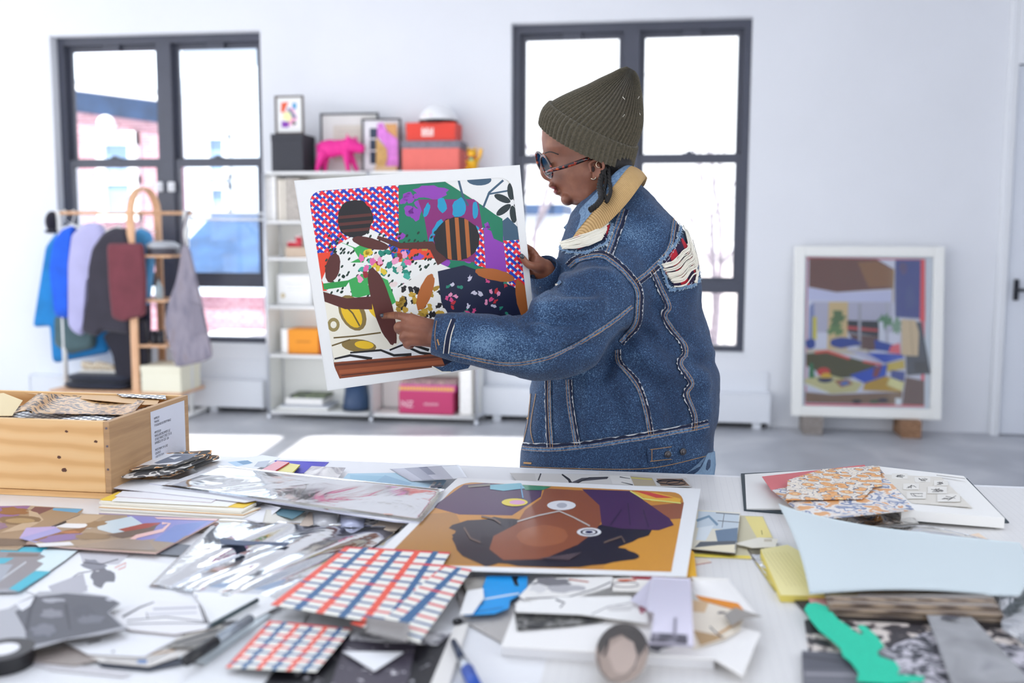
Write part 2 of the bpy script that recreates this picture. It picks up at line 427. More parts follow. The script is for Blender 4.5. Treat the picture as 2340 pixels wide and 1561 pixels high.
heater('white baseboard heater low on the wall under the right window', PY(1106, 900, W-.12).x, PY(1757, 900, W-.12).x, [PY(1137, 955, W-.07).x, PY(1728, 970, W-.07).x])

# ================================================================ outside
brick = NT('red_brick'); bt = brick.n('ShaderNodeTexBrick'); bt.inputs['Color1'].default_value = lin('a8707c'); bt.inputs['Color2'].default_value = lin('bd8c98'); bt.inputs['Mortar'].default_value = lin('d8b8bc')
bt.inputs['Scale'].default_value = 5; brick.l(brick.coord((1, 1, 1), (PI/2, 0, 0)), bt.inputs['Vector']); brick.l(bt.outputs[0], brick.b.inputs['Base Color']); brick = brick.m
pale = M('pale_blue_render', 'dfe9f3', .8, noise_amt=.06, nscale=1.5); wtrim = M('outdoor_white_paint', 'ffffff', .6)
slate = M('blue_slate', '2c4a70', .7, noise_amt=.3, nscale=3); glassd = M('dim_glass', '8aa5c2', .2)
struct('ground_outside' if False else 'trim_5', box(-26, 26, WB+.5, 42, -1.6, -1.2), M('pavement_grey', 'b9bfc8', .9, noise_amt=.1, nscale=1))  # paved ground outside the building, below the windows
def X(px, Y): return PY(px, 300, Y).x
def Zc(py, Y, px=300): return PY(px, py, Y).z
Yb = 15
b = thing('brick_building', 'red brick building with a white framed window and pale roof seen through the left window', 'building', (X(250, Yb), Yb, -1.2))
xa, xb = X(150, Yb)-1.5, X(370, Yb)+.3
p = [PY(150, 205, Yb), PY(358, 232, Yb)]
sl = (p[1].z-p[0].z)/(p[1].x-p[0].x); zt_ = lambda x: p[0].z+sl*(x-p[0].x)
obj('wall', hexa([(xa, Yb, -1.2), (xb, Yb, -1.2), (xb, Yb+4, -1.2), (xa, Yb+4, -1.2), (xa, Yb, zt_(xa)), (xb, Yb, zt_(xb)), (xb, Yb+4, zt_(xb)), (xa, Yb+4, zt_(xa))]), brick, b)
obj('gutter', hexa([(xa, Yb-.3, zt_(xa)-.0), (xb, Yb-.3, zt_(xb)), (xb, Yb, zt_(xb)), (xa, Yb, zt_(xa)), (xa, Yb-.3, zt_(xa)+.16), (xb, Yb-.3, zt_(xb)+.16), (xb, Yb, zt_(xb)+.16), (xa, Yb, zt_(xa)+.16)]), wtrim, b)
obj('roof', hexa([(xa, Yb-.35, zt_(xa)+.16), (xb, Yb-.35, zt_(xb)+.16), (xb, Yb+4, zt_(xb)+.16), (xa, Yb+4, zt_(xa)+.16), (xa, Yb-.3, zt_(xa)+.25), (xb, Yb-.3, zt_(xb)+.25), (xb, Yb+4, zt_(xb)+1.9), (xa, Yb+4, zt_(xa)+1.9)]), pale, b)
obj('frieze', hexa([(xa, Yb-.05, zt_(xa)-.32), (xb, Yb-.05, zt_(xb)-.32), (xb, Yb, zt_(xb)-.32), (xa, Yb, zt_(xa)-.32), (xa, Yb-.05, zt_(xa)), (xb, Yb-.05, zt_(xb)), (xb, Yb, zt_(xb)), (xa, Yb, zt_(xa))]), slate, b)
wx0, wx1, wz0, wz1 = X(226, Yb), X(318, Yb), Zc(505, Yb), Zc(302, Yb)
wf = obj('window', J(box(wx0, wx0+.14, Yb-.12, Yb, wz0, wz1), box(wx1-.14, wx1, Yb-.12, Yb, wz0, wz1), box(wx0, wx1, Yb-.14, Yb, wz1-.2, wz1), box(wx0, wx1, Yb-.1, Yb, (wz0+wz1)/2-.12, (wz0+wz1)/2+.02), box(wx0, wx1, Yb-.14, Yb, wz0, wz0+.1)), wtrim, b)
obj('pane', box(wx0+.1, wx1-.1, Yb-.05, Yb-.01, wz0+.05, wz1-.1), glassd, wf)
lp = PY(242, 283, Yb-.3); obj('outdoor_lamp', J(ellips(lp, (.13, .13, .13)), box(lp.x-.03, lp.x+.03, lp.y, Yb, lp.z-.03, lp.z+.03)), wtrim, b, smooth=True)
Yc = 13
b = thing('pale_house', 'pale rendered house with two plain windows seen through the left window', 'building', (X(500, Yc), Yc, -1.2))
xa, xb = X(420, Yc), X(700, Yc)+1
obj('wall', box(xa, xb, Yc, Yc+5, -1.2, Zc(92, Yc, 500)), pale, b)
obj('roof', prism([(xa-.2, Yc-.2, Zc(92, Yc, 500)), (xb, Yc-.2, Zc(92, Yc, 500)), (xb, Yc-.2, Zc(60, Yc, 500)), (xa-.2, Yc-.2, Zc(80, Yc, 500))], (0, 5.4, 0)), slate, b)
for (u0, u1, v0, v1) in ((472, 526, 408, 306), (474, 524, 490, 420)):
    wx0, wx1, wz0, wz1 = X(u0, Yc), X(u1, Yc), Zc(v0, Yc, 500), Zc(v1, Yc, 500)
    wf = obj('window', J(box(wx0, wx0+.07, Yc-.1, Yc, wz0, wz1), box(wx1-.07, wx1, Yc-.1, Yc, wz0, wz1), box(wx0, wx1, Yc-.12, Yc, wz1-.08, wz1), box(wx0, wx1, Yc-.12, Yc, wz0, wz0+.06)), wtrim, b)
    obj('pane', box(wx0+.04, wx1-.04, Yc-.04, Yc-.005, wz0+.02, wz1-.04), glassd, wf)
Yd = 11
b = thing('flat_roof_shed', 'low shed with blue grey roof above red brick wall outside the left window', 'building', (X(430, Yd), Yd, -1.2))
xa, xb = X(330, Yd), X(640, Yd)+.6
obj('wall', box(xa, xb, Yd, Yd+1.6, -1.2, Zc(672, Yd)), brick, b)
obj('parapet', box(xa, xb, Yd-.1, Yd+1.6, Zc(672, Yd), Zc(652, Yd)), pale, b)
obj('roof', hexa([(xa, Yd, Zc(652, Yd)), (xb, Yd, Zc(652, Yd)), (xb, Yd+1.7, Zc(652, Yd)), (xa, Yd+1.7, Zc(652, Yd)), (xa, Yd, Zc(640, Yd)), (xb, Yd, Zc(640, Yd)), (xb, Yd+1.7, Zc(490, Yd+1.7)), (xa, Yd+1.7, Zc(490, Yd+1.7))]), slate, b)
obj('roof_unit', box(X(505, Yd), X(612, Yd), Yd-.7, Yd-.1, -1.2, Zc(748, Yd)), wtrim, b)
Ye = 13
bb = M('sunlit_pale_brick', 'e9ddd8', .9, noise_amt=.12, nscale=4)
b = thing('pale_brick_building', 'pale sunlit brick building seen through the right window behind bare branches', 'building', (X(1500, Ye), Ye, -1.2))
obj('wall', box(X(1120, Ye), X(1800, Ye), Ye, Ye+4, -1.2, Zc(560, Ye, 1600)), bb, b)
obj('parapet', box(X(1120, Ye), X(1800, Ye), Ye-.08, Ye, Zc(575, Ye, 1600), Zc(560, Ye, 1600)), wtrim, b)
b2 = thing('blue_grey_roof', 'distant blue grey flat roof seen low through the left part of the right window', 'building', (X(1230, 12), 12, -1.2))
obj('wall', box(X(1120, 12), X(1300, 12), 11.5, 12.5, -1.2, Zc(492, 12, 1220)), wtrim, b2); obj('roof', box(X(1120, 12), X(1300, 12), 11.4, 12.6, Zc(492, 12, 1220), Zc(470, 12, 1220)), slate, b2)
bark = M('grey_bark', '8a7f86', .9, noise_amt=.2, nscale=20)
def tree(label, base, top, seed, spread=1.0):
    r = random.Random(seed); base, top = V(base), V(top); sh = []
    def grow(p, d, L, rad, lev):
        q = p+d*L*.5+V((r.uniform(-.06, .06), 0, 0)); e = p+d*L
        sh.append(tube([p, q, e], [rad, rad*.8, rad*.6], 6))
        if lev:
            for _ in range(3):
                nd = (d+V((r.uniform(-.9, .9)*spread, r.uniform(-.4, .4), r.uniform(-.1, .6)))).normalized(); grow(e if _ else q, nd, L*.62, rad*.5, lev-1)
    d = (top-base); L = d.length; grow(base, d.normalized(), L*.5, .07, 4)
    t = thing('bare_tree', label, 'tree', base); obj('branches', J(*sh), bark, t)
tree('bare leafless tree in front of the pale brick building, right side of the right window', (X(1640, 11.6), 11.6, -1.2), (X(1650, 11.6), 11.6, 2.3), 3)
tree('bare leafless tree seen through the left part of the right window above the print', (X(1216, 11), 11, -1.2), (X(1212, 11), 11, 2.9), 9)

# ================================================================ light
wd = bpy.data.worlds.new('world'); sc.world = wd; wd.use_nodes = True; wt = wd.node_tree; bg = wt.nodes['Background']
tc = wt.nodes.new('ShaderNodeTexCoord'); sp = wt.nodes.new('ShaderNodeSeparateXYZ'); rp = wt.nodes.new('ShaderNodeValToRGB')
wt.links.new(tc.outputs['Generated'], sp.inputs[0]); wt.links.new(sp.outputs[2], rp.inputs[0]); wt.links.new(rp.outputs[0], bg.inputs[0])
rp.color_ramp.elements[0].position = 0; rp.color_ramp.elements[0].color = (.98, .985, 1, 1); rp.color_ramp.elements[1].position = .8; rp.color_ramp.elements[1].color = (.80, .90, 1, 1)
bg.inputs[1].default_value = 1.6
sl = bpy.data.lights.new('sun', 'SUN'); so = bpy.data.objects.new('sun', sl); COL.objects.link(so); sl.energy = 6.5; sl.angle = .012; sl.color = (1, .96, .9)
so.rotation_euler = SUN.to_track_quat('-Z', 'Y').to_euler(); so.location = (0, 0, 6)
sc.view_settings.view_transform = 'Standard'; sc.view_settings.look = 'None'; sc.view_settings.gamma = 1; sc.view_settings.use_curve_mapping = False
sc.view_settings.exposure = .66
sc.cycles.use_denoising = True; sc.cycles.max_bounces = 8; sc.cycles.diffuse_bounces = 5; sc.cycles.transparent_max_bounces = 16
sc.cycles.sample_clamp_indirect = 8
# ================================================================ melding helper
def meld(shapes, voxel, smooth=3, adapt=0.0):
    me = bpy.data.meshes.new('tmp'); v, f = J(*shapes); me.from_pydata([tuple(p) for p in v], [], f); o = bpy.data.objects.new('tmp', me); COL.objects.link(o)
    m = o.modifiers.new('r', 'REMESH'); m.mode = 'VOXEL'; m.voxel_size = voxel; m.adaptivity = adapt
    if smooth:
        s = o.modifiers.new('s', 'SMOOTH'); s.iterations = smooth; s.factor = .5
    bpy.context.view_layer.update()
    r = bpy.data.meshes.new_from_object(o.evaluated_get(bpy.context.evaluated_depsgraph_get()))
    out = ([v.co.copy() for v in r.vertices], [tuple(p.vertices) for p in r.polygons])
    bpy.data.objects.remove(o); bpy.data.meshes.remove(r); bpy.data.meshes.remove(me); return out
# ================================================================ modular shelf
chrome = M('chrome_tube', 'e9ecf2', .3, metal=.75); rail_reflection = M('reflection_white_rail', 'f4f4f4', .3); panel = M('white_metal_panel', 'f0f0ec', .35)  # front rails coloured white for the bright reflections on their chrome
A = PZ(616, 957, 0); B = PZ(1088, 973, 0); A.y = B.y = 7.39; E1 = (B-A).normalized(); E2 = V((-E1.y, E1.x, 0)); WID = (B-A).length; DEP = W-.03-A.y
def S(px, py, d=0): return PP(px, py, A+E2*d, E2)
LV = [S(612, y).z for y in (941, 813, 702, 592, 508, 396)]
sh_ = thing('modular_shelf', 'white metal shelving unit with chrome tubes standing against the wall between the two windows', 'shelf', A+E1*WID/2+E2*DEP/2)
def at(u, d, z): return A+E1*u+E2*d+V((0, 0, z))
for u in (0, WID/2, WID):
    for d in (0, DEP):
        obj('upright', J(tube([at(u, d, .03), at(u, d, LV[-1])], .0125, 10), tube([at(u, d, 0), at(u, d, .04)], [.02, .012], 10)), chrome, sh_, smooth=True)
for i, z in enumerate(LV):
    for a in (0, WID/2):
        obj('rail', tube([at(a+.02, 0, z), at(a+WID/2-.02, 0, z)], .0125, 8), rail_reflection, sh_, smooth=True)
        obj('shelf_panel', obox(at(a+.012, .012, z-.006), E1*(WID/2-.024), E2*(DEP-.024), V((0, 0, .012))), panel, sh_)
        if i: obj('back_panel', obox(at(a+.012, DEP-.012, LV[i-1]+.015), E1*(WID/2-.024), E2*.008, V((0, 0, z-LV[i-1]-.03))), panel, sh_)
    for u in (0, WID/2, WID):
        obj('side_rail', tube([at(u, .01, z), at(u, DEP-.01, z)], .0115, 8), chrome, sh_, smooth=True)
        if i: obj('side_panel', obox(at(u-.004, .018, LV[i-1]+.015), E1*.008, E2*(DEP-.036), V((0, 0, z-LV[i-1]-.03))), panel, sh_)
def sb(px0, px1, pyt, lev, df, dep, zoff=0, e=None, abs_=None):
    """box standing on shelf level lev; front face spans px0..px1 with its top at pyt"""
    zb = (LV[lev]+.0125 if lev >= 0 else abs_)+zoff
    o = PP(px0, pyt, A+E2*df, E2); r = PP(px1, pyt, A+E2*df, E2)
    o2 = V((o.x, o.y, zb)); w = (r-o); w.z = 0
    return o2, w, E2*dep, V((0, 0, o.z-zb))
def sbox(name, label, cat, mat, *a, group=None, bev=.003, **k):
    o, x, y, z = sb(*a, **k); t = obj(name, obox(o, x, y, z), mat, label=label, cat=cat, group=group, bevel=bev); t['_top'] = 0; del t['_top']; return t, (o, x, y, z)
T = 5
blk = M('charcoal_card', '33343c', .6, noise_amt=.05)
t = thing('storage_box', 'dark charcoal lidded storage box at the left end of the shelf top', 'box', S(665, 386, .03)); o, x, y, z = sb(618, 692, 306, T, .02, .27)
obj('body', obox(o+x*.01+y*.01, x*.98, y*.98, z*.96), blk, t, bevel=.003); obj('lid', obox(o+z*.82, x, y, z*.18), blk, t, bevel=.003)
ZB = o.z+z.z+.001
def frame(name, label, px0, px1, pyt, df, zb, col, bw, layers, parent_z=None, lean=.0, mat_col='f4f4f2', rough=.4, dep=.02):
    o = PP(px0, pyt, A+E2*df, E2); r = PP(px1, pyt, A+E2*df, E2); w = r-o; w.z = 0; h = o.z-zb; o2 = V((o.x, o.y, zb)); up = V((0, 0, h))+E2*lean*h; dp = E2*dep
    t = thing(name, label, 'picture frame', o2+w*.5+E2*(dep+lean*h/2)); fx = w.normalized(); fz = up.normalized(); L = w.length; H = up.length
    fm = M('frame_'+col, col, rough)
    sh = [obox(o2, fx*bw, dp, up), obox(o2+fx*(L-bw), fx*bw, dp, up), obox(o2+fx*bw, fx*(L-2*bw), dp, fz*bw), obox(o2+fx*bw+fz*(H-bw), fx*(L-2*bw), dp, fz*bw)]
    obj('frame_moulding', J(*sh), fm, t)
    mt = obj('mat_board', obox(o2+fx*bw+fz*bw+dp*.5, fx*(L-2*bw), dp*.4, fz*(H-2*bw)), M('mat_board_'+mat_col, mat_col, .7), t)
    oo = o2+dp*.5; n = -E2
    sf = lambda u, v, h: oo+fx*(u*L)+fz*((1-v)*H)+n*(h*4+.0005)
    shp, cs = art(sf, layers); obj('picture', shp, ink(.6), t, cols=cs)
    return t
R4 = lambda a, b, c, d: [(a, b), (c, b), (c, d), (a, d)]
frame('picture_frame', 'small framed abstract picture standing on the charcoal box on the shelf top', 627, 692, 219, .05, ZB, '4a3a30', .012,
      [('f8f0f4', R4(.2, .16, .78, .84)), ('e8603c', [(.22, .18), (.48, .16), (.3, .45), (.2, .42)]), ('3aa0cc', [(.62, .18), (.76, .2), (.74, .36), (.6, .34)]), ('f0a8c8', [(.3, .42), (.62, .3), (.78, .6), (.5, .8)]),
       ('2f7f96', [(.4, .3), (.5, .32), (.74, .56), (.66, .6)]), ('eef0b4', blob(.42, .55, .17, .13, 3)), ('8a3fb0', [(.22, .66), (.48, .68), (.46, .83), (.22, .82)]), ('3c4a30', blob(.66, .72, .06, .05, 2))])
frame('picture_frame', 'wide thin dark framed sheet standing behind the pink pig', 731, 864, 259, .24, LV[5]+.0125, '3a3c42', .014, [('eceae6', R4(.05, .05, .95, .95)), ('e2dccf', R4(.22, .2, .8, .8)), ('c9c4ba', R4(.3, .3, .7, .315)), ('c9c4ba', R4(.3, .38, .62, .395))])
frame('picture_frame', 'tall thin dark framed picture with small dark photos behind the pink and gold cut-out', 826, 915, 271, .19, LV[5]+.0125, '33353c', .013,
      [('f2f0f4', R4(.05, .04, .95, .96)), ('39475c', R4(.2, .18, .4, .36)), ('39475c', R4(.2, .39, .36, .58)), ('2c3850', R4(.2, .61, .4, .84)), ('454e60', R4(.58, .2, .78, .42)), ('caa06a', R4(.74, .1, .9, .4))])
# pink and gold cut-out on a wooden foot
o, x, y, z = sb(856, 906, 380, T, .10, .05); t = thing('cutout_stand', 'pink and gold cut-out panel on a wooden foot before the tall frame', 'ornament', o+x*.5+y*.5)
obj('foot', obox(o, x, y, z), M('beech', 'd8b48a', .5), t, bevel=.002)
pl = lambda px, py: PP(px, py, o+y*.5, E2)
obj('pink_panel', prism([pl(*p) for p in ((862, 283), (874, 280), (884, 300), (908, 318), (910, 380), (882, 380), (878, 330), (862, 312))], E2*.006), M('orchid_pink', 'dd7fd6', .5, noise_amt=.2, nscale=25), t)
obj('gold_panel', prism([pl(*p)-E2*.008 for p in ((860, 312), (870, 326), (884, 340), (886, 362), (880, 380), (860, 380))], E2*.006), M('brushed_gold', 'c79a58', .35, noise_amt=.25, nscale=30), t)
obj('tan_panel', prism([pl(*p)+E2*.007 for p in ((878, 282), (906, 284), (907, 318), (890, 318))], E2*.005), M('tan_card', 'd9a066', .6), t)
# pig
pg = lambda px, py, d=0: S(px, py, .12+d); pz = LV[5]+.0125
def leg(px0, py0, px1, d, r0=.034, r1=.016):
    a = pg(px0, py0, d); b = pg(px1, 386, d); b.z = pz+r1*.6; return tube([a, (a+b)/2, b, b+V((0, 0, -r1*.6))], [r0, (r0+r1)*.5, r1, r1*1.15], 10)
cb = pg(768, 336); L1 = (pg(800, 336)-pg(740, 336)).length
pig = [ellips(pg(755, 340), (.095, .06, .07)), ellips(pg(776, 338), (.09, .055, .062)), ellips(pg(742, 342), (.065, .055, .068)), tube([pg(788, 335), pg(802, 331), pg(818, 338), pg(832, 341)], [.058, .058, .042, .03], 12),
       leg(738, 345, 724, -.03, .044), leg(745, 345, 742, .03, .038), leg(790, 345, 796, -.03, .034), leg(796, 345, 816, .03, .034),
       prism([pg(790, 322, -.04), pg(804, 324, -.04), pg(791, 303, -.05)], E2*.018), prism([pg(804, 322, .03), pg(818, 328, .03), pg(813, 309, .03)], E2*.018),
       tube([pg(727, 333), pg(722, 330), pg(720, 338)], .005, 6)]
obj('pig_figurine', meld(pig, .006, 4), M('hot_pink_paint', 'ee2296', .45), smooth=True, label='hot pink pig figurine standing on the shelf top between the charcoal box and frames', cat='figurine')
# boxes, helmet, cat
coral = M('coral_card', 'ea7268', .6, noise_amt=.03); greyp = M('grey_patterned_card', '7d7884', .6, noise_amt=.25, nscale=60)
t = thing('shoe_box', 'coral storage box with grey lid on the shelf top under the red box', 'box', S(985, 386, .1)); o, x, y, z = sb(917, 1050, 322, T, .04, .28)
obj('body', obox(o+x*.01+y*.01, x*.98, y*.98, z*.9), coral, t, bevel=.003); obj('lid', obox(o+z*.75-x*.01, x*1.02, y, z*.25), greyp, t, bevel=.003); zc = o.z+z.z+.001
t = thing('gift_box', 'bright red box with white emblem stacked on the coral box', 'box', S(985, 320, .1)); o, x, y, z = sb(928, 1040, 281, -1, .06, .24, abs_=zc)
obj('body', obox(o, x, y, z), M('signal_red_card', 'e8402f', .5), t, bevel=.002)
obj('lid', obox(o+z*.55-x*.006-y*.01, x*1.012, y*1.02, z*.46), M('signal_red_card', 'e8402f', .5), t, bevel=.002)
q = lambda u, v, h: o-y*.012+x*u+z*v-E2*(.0006+h)
shp, cs = art(q, [('f6d8d2', R4(.32, .25, .56, .72)), ('e8402f', R4(.36, .6, .4, .74)), ('e8402f', R4(.45, .52, .48, .74)), ('e8402f', R4(.5, .6, .53, .74)), ('e8402f', R4(.35, .36, .54, .4))]); obj('emblem', shp, ink(), t, cols=cs, label='white block emblem')
zr = o.z+z.z*1.01+.001
hc = PP(1002, 278, o+y*.5, E2); hc.z = zr; t = thing('helmet', 'white riding helmet with black strap resting on the red box', 'helmet', hc)
prof = [(.145*math.cos(a), .02+.125*math.sin(a)) for a in [i*PI/2/10 for i in range(10)]]+[(.003, .145)]
obj('shell', lathe([(.138, .018)]+prof, hc, 28), M('helmet_white', 'f4f4f6', .3, coat=.4), t, smooth=True)
obj('rim', tube([hc+V((.139*math.cos(a), .139*math.sin(a), .016)) for a in [i*2*PI/28 for i in range(28)]], .010, 8, closed=True), M('black_rubber', '1c1c20', .5), t, smooth=True)
obj('strap', tube(smoothpts([hc+V((-.13, -.05, .02)), hc+V((-.05, -.155, .008)), hc+V((.03, -.15, .008)), hc+V((.13, -.05, .02))], 5), .006, 8), M('black_rubber', '1c1c20', .5), t, smooth=True)
for a in (-.6, -.2): obj('vent', ellips(hc+V((math.sin(a)*.137, -math.cos(a)*.137, .05)), (.012, .006, .006)), M('vent_pink', 'e79aa8', .5), t, smooth=True)
gold = M('shiny_gold', 'f5b81c', .22, metal=.6, coat=.5); c0 = S(1079, 384, .1); c0.z = LV[5]+.0125
t = thing('lucky_cat', 'gold beckoning cat figurine with raised paw at the right end of the shelf top', 'figurine', c0)
g = lambda a, b, c: c0+(E1*a+E2*b+V((0, 0, c)))*1.1
obj('body', meld([ellips(g(0, 0, .05), (.048, .042, .055)), ellips(g(-.002, 0, .118), (.042, .036, .036)), tube([g(-.028, 0, .145), g(-.034, 0, .165)], [.013, .003], 8), tube([g(.022, 0, .145), g(.028, 0, .165)], [.013, .003], 8), tube([g(.035, 0, .07), g(.055, 0, .105), g(.06, 0, .15)], [.016, .014, .017], 10), ellips(g(-.03, -.03, .012), (.02, .022, .014)), ellips(g(.025, -.03, .012), (.02, .022, .014)), tube([g(-.035, -.01, .07), g(-.02, -.045, .05)], .014, 8)], .004, 3), gold, t, smooth=True)
obj('collar', tube([g(.033*math.cos(a)-.001, .03*math.sin(a), .088) for a in [i*PI/8 for i in range(16)]], .006, 6, closed=True), M('cat_red', 'c8382c', .5), t, smooth=True)
obj('bib', ellips(g(0, -.036, .078), (.017, .01, .012)), M('cat_green', '7fc9a0', .5), t, smooth=True)
obj('face', J(*[ellips(g(s*.014, -.034, .124), (.005, .004, .004)) for s in (-1, 1)]), M('black_rubber'), t)
# left bay contents
W_ = lambda n, c: M(n, c, .6, noise_amt=.05, nscale=40)
for i, (a, b, tp, mt, lb) in enumerate([(606, 616, 404, W_('book_white', 'f3f1ef'), 'tall white book at the far left of the upper left shelf'), (617, 629, 402, W_('book_white', 'f3f1ef'), 'second tall white book from the left on the upper left shelf'),
        (634, 643, 410, W_('book_cream', 'e6ded2'), 'narrow cream book on the upper left shelf beside the grey volume'), (645, 652, 410, W_('book_cream', 'e6ded2'), 'thin cream magazine on the upper left shelf touching the grey volume'),
        (653, 684, 408, ramp_mat('book_grey_marble', [(.3, '9c948c'), (.5, 'c4bcb4'), (.7, '8a847e')], 40, .6), 'thick grey marbled volume on the upper left shelf half behind the held print')]):
    sbox('book', lb, 'book', mt, a, b, tp, 4, .03, .22, group='books upright on the upper left shelf')
sbox('kraft_box', 'kraft brown box on the second shelf with red candles on top', 'box', W_('kraft', 'd9c2ac'), 652, 720, 565, 3, .08, .2)
zk = sb(652, 720, 565, 3, .08, .2); ztop = zk[0].z+zk[3].z
for i, (px, hgt, lb) in enumerate(((664, .05, 'short red jar at the left end on the kraft box'), (676, .05, 'short red jar in the middle on the kraft box'), (683, .09, 'taller red jar on the kraft box beside the held print'))):
    c = S(px, 560, .14); c.z = ztop+.001; t = thing('red_jar', lb, 'jar', c, 'red jars on the kraft box'); obj('jar_body', lathe([(.024, 0), (.026, .01), (.026, hgt-.012)], c, 16), M('jar_red', 'd8384a', .25), t, smooth=True); obj('lid', lathe([(.027, hgt-.012), (.027, hgt)], c, 16), W_('lid_white', 'f3e6e6'), t)
o, x, y, z = sb(633, 712, 627, 2, .12, .012); t = thing('certificate', 'white framed certificate with a gold seal on the middle left shelf', 'certificate', o+x*.5)
obj('backing', obox(o, x, y, z), W_('cert_frame', 'e9e9ec'), t, bevel=.002); q = lambda u, v, h: o+x*u+z*v-E2*(.0008+h)
shp, cs = art(q, [('f7f6f4', R4(.05, .06, .95, .94)), ('c9c9d2', R4(.25, .7, .8, .72)), ('d5d5dc', R4(.3, .6, .75, .615)), ('d5d5dc', R4(.3, .5, .75, .515)), ('c0a97c', ell(.16, .3, .06, .08)), ('e2cf9d', ell(.16, .3, .035, .05))]); obj('paper', shp, ink(), t, cols=cs)
o, x, y, z = sb(642, 728, 752, 1, .07, .2); t = thing('orange_book', 'thick orange boxed book with pale spine on the shelf above the bottom left shelf', 'book', o+x*.5+y*.5)
obj('cover', obox(o+x*.18, x*.82, y, z), M('orange_cloth', 'f0981f', .55), t, bevel=.003); obj('spine', obox(o, x*.175, y, z), W_('book_white', 'f3f1ef'), t, bevel=.003)
obj('cover_print', obox(o+x*.4+z*.47-E2*.0012, x*.38, E2*.001, z*.06), M('dark_orange_print', 'c47a1c', .6), t)
sbox('red_book', 'dark red book standing beside the orange boxed book', 'book', M('deep_red_cloth', 'a33a30', .6), 730, 742, 768, 1, .05, .2)
for i, (a, b, h0, h1, mt, lb) in enumerate([(634, 748, 0, .022, M('glossy_white_book', 'f7f7f5', .3), 'bottom wide white book of the low stack on the bottom left shelf'), (640, 752, .023, .036, M('grey_book', 'a8adb8', .5), 'thin grey book second from the bottom of the low stack'),
        (651, 736, .037, .088, W_('book_white', 'f3f1ef'), 'thick white book third from the bottom of the low stack'), (662, 742, .089, .112, ramp_mat('dark_cover', [(.4, '2e3338'), (.6, '7f8a6a')], 25), 'dark patterned book on top of the low stack on the bottom left shelf')]):
    o, x, y, z = sb(a, b, 900, 0, .05+.01*i, .25); obj('book', obox(o+V((0, 0, h0)), x, y, V((0, 0, h1-h0))), mt, label=lb, cat='book', group='low stack of books on the bottom left shelf', bevel=.002)
c = S(815, 920, .16); c.z = LV[0]+.0125; t = thing('basket', 'dark blue tapered bin on the bottom left shelf beside the low book stack', 'bin', c)
obj('body', lathe([(.105, 0), (.108, .01), (.088, .19), (.085, .19), (.1, .02)], c, 24), M('navy_plastic', '2a4468', .4), t, smooth=True); obj('base_ring', lathe([(.112, 0), (.112, .018)], c, 24), M('navy_dark', '1f3048', .4), t)
# right bay bottom
mag = M('magenta_cloth', 'c13a6c', .6)
o, x, y, z = sb(911, 1035, 894, 0, .04, .25); t = thing('magenta_book', 'thick magenta boxed book with white lettering on the bottom right shelf', 'book', o+x*.5+y*.5)
obj('box', obox(o, x, y, z), mag, t, bevel=.002); wp = M('white_print', 'f4dfe6', .6)
text('title', 'NZ', wp, o+x*.04+z*.3-E2*.001, x, z, .068, t); text('subtitle', 'oooooo', wp, o+x*.46+z*.4-E2*.001, x, z, .035, t)
z1 = o.z+z.z+.0005
o2, x2, y2, z2 = sb(913, 1040, 878, -1, .045, .24, abs_=z1); t = thing('dotted_book', 'pink book with a row of yellow dots lying on the magenta boxed book', 'book', o2+x2*.5+y2*.5)
obj('cover', obox(o2, x2, y2, z2), M('pink_magenta_cloth', 'd0489a', .6), t, bevel=.001)
q = lambda u, v, h: o2+x2*u+z2*v-E2*(.0006+h); shp, cs = art(q, [('eab93c', ell(.02+.055*i, .42, .024, .3)) for i in range(18)]); obj('dots', shp, ink(), t, cols=cs)
z1 = o2.z+z2.z+.0005
o2, x2, y2, z2 = sb(916, 1044, 867, -1, .05, .22, abs_=z1); obj('patterned_book', obox(o2, x2, y2, z2), ramp_mat('pink_grey_cover', [(.35, 'b98a96'), (.5, '6a5c5a'), (.65, 'd8b0a8')], 60), label='mottled pink grey book on top of the dotted pink book', cat='book')
sbox('ring_binder', 'tall white binder beside the magenta books on the bottom right shelf', 'binder', W_('book_white', 'f3f1ef'), 1050, 1078, 842, 0, .05, .25)
# ================================================================ framed collage on blocks
YA, YB = W-.30, W-.06
bl = [PZ(1876, 995, 0), PZ(2101, 1003, 0)]
bs = (PZ(1914, 993, 0)-bl[0]).length
for p, lb, c in ((bl[0], 'grey weathered wooden block under the left corner of the framed collage', ('9c948e', '857d78')), (bl[1], 'brown sawn wooden block under the right corner of the framed collage', ('a98264', '7c5c44'))):
    obj('wooden_block', box(p.x-bs*.9, p.x+bs*.1, p.y, W-.02, 0, bs*.92), ramp_mat('block_wood_'+c[0], [(.4, c[0]), (.6, c[1])], 30, .9, stretch=(1, .2, 4)), label=lb, cat='block', group='wooden blocks under the framed collage', bevel=.004)
zb = bs*.92+.001
bY = bl[0].y+.07
FL = PY(1809, 951, bY); FR = PY(2151, 964, bY); FL.z = FR.z = zb; TL = PY(1827, 562, W-.09); TR_ = PY(2160, 562, W-.09)
fx = (FR-FL).normalized(); Lw = (FR-FL).length; up = TL-FL; up.x = 0; Hh = up.length; fz = up.normalized(); nn = fz.cross(fx).normalized()
if nn.y < 0: nn = -nn
t = thing('framed_collage', 'large white framed interior collage leaning on the right wall on wooden blocks', 'framed picture', (FL+FR)/2)
fw = .075; wf_ = M('white_lacquered_wood', 'f2f2ee', .4)
obj('frame_moulding', J(obox(FL, fx*fw, nn*.05, up), obox(FL+fx*(Lw-fw), fx*fw, nn*.05, up), obox(FL+fx*fw, fx*(Lw-2*fw), nn*.05, fz*fw), obox(FL+fx*fw+fz*(Hh-fw), fx*(Lw-2*fw), nn*.05, fz*fw)), wf_, t, bevel=.004)
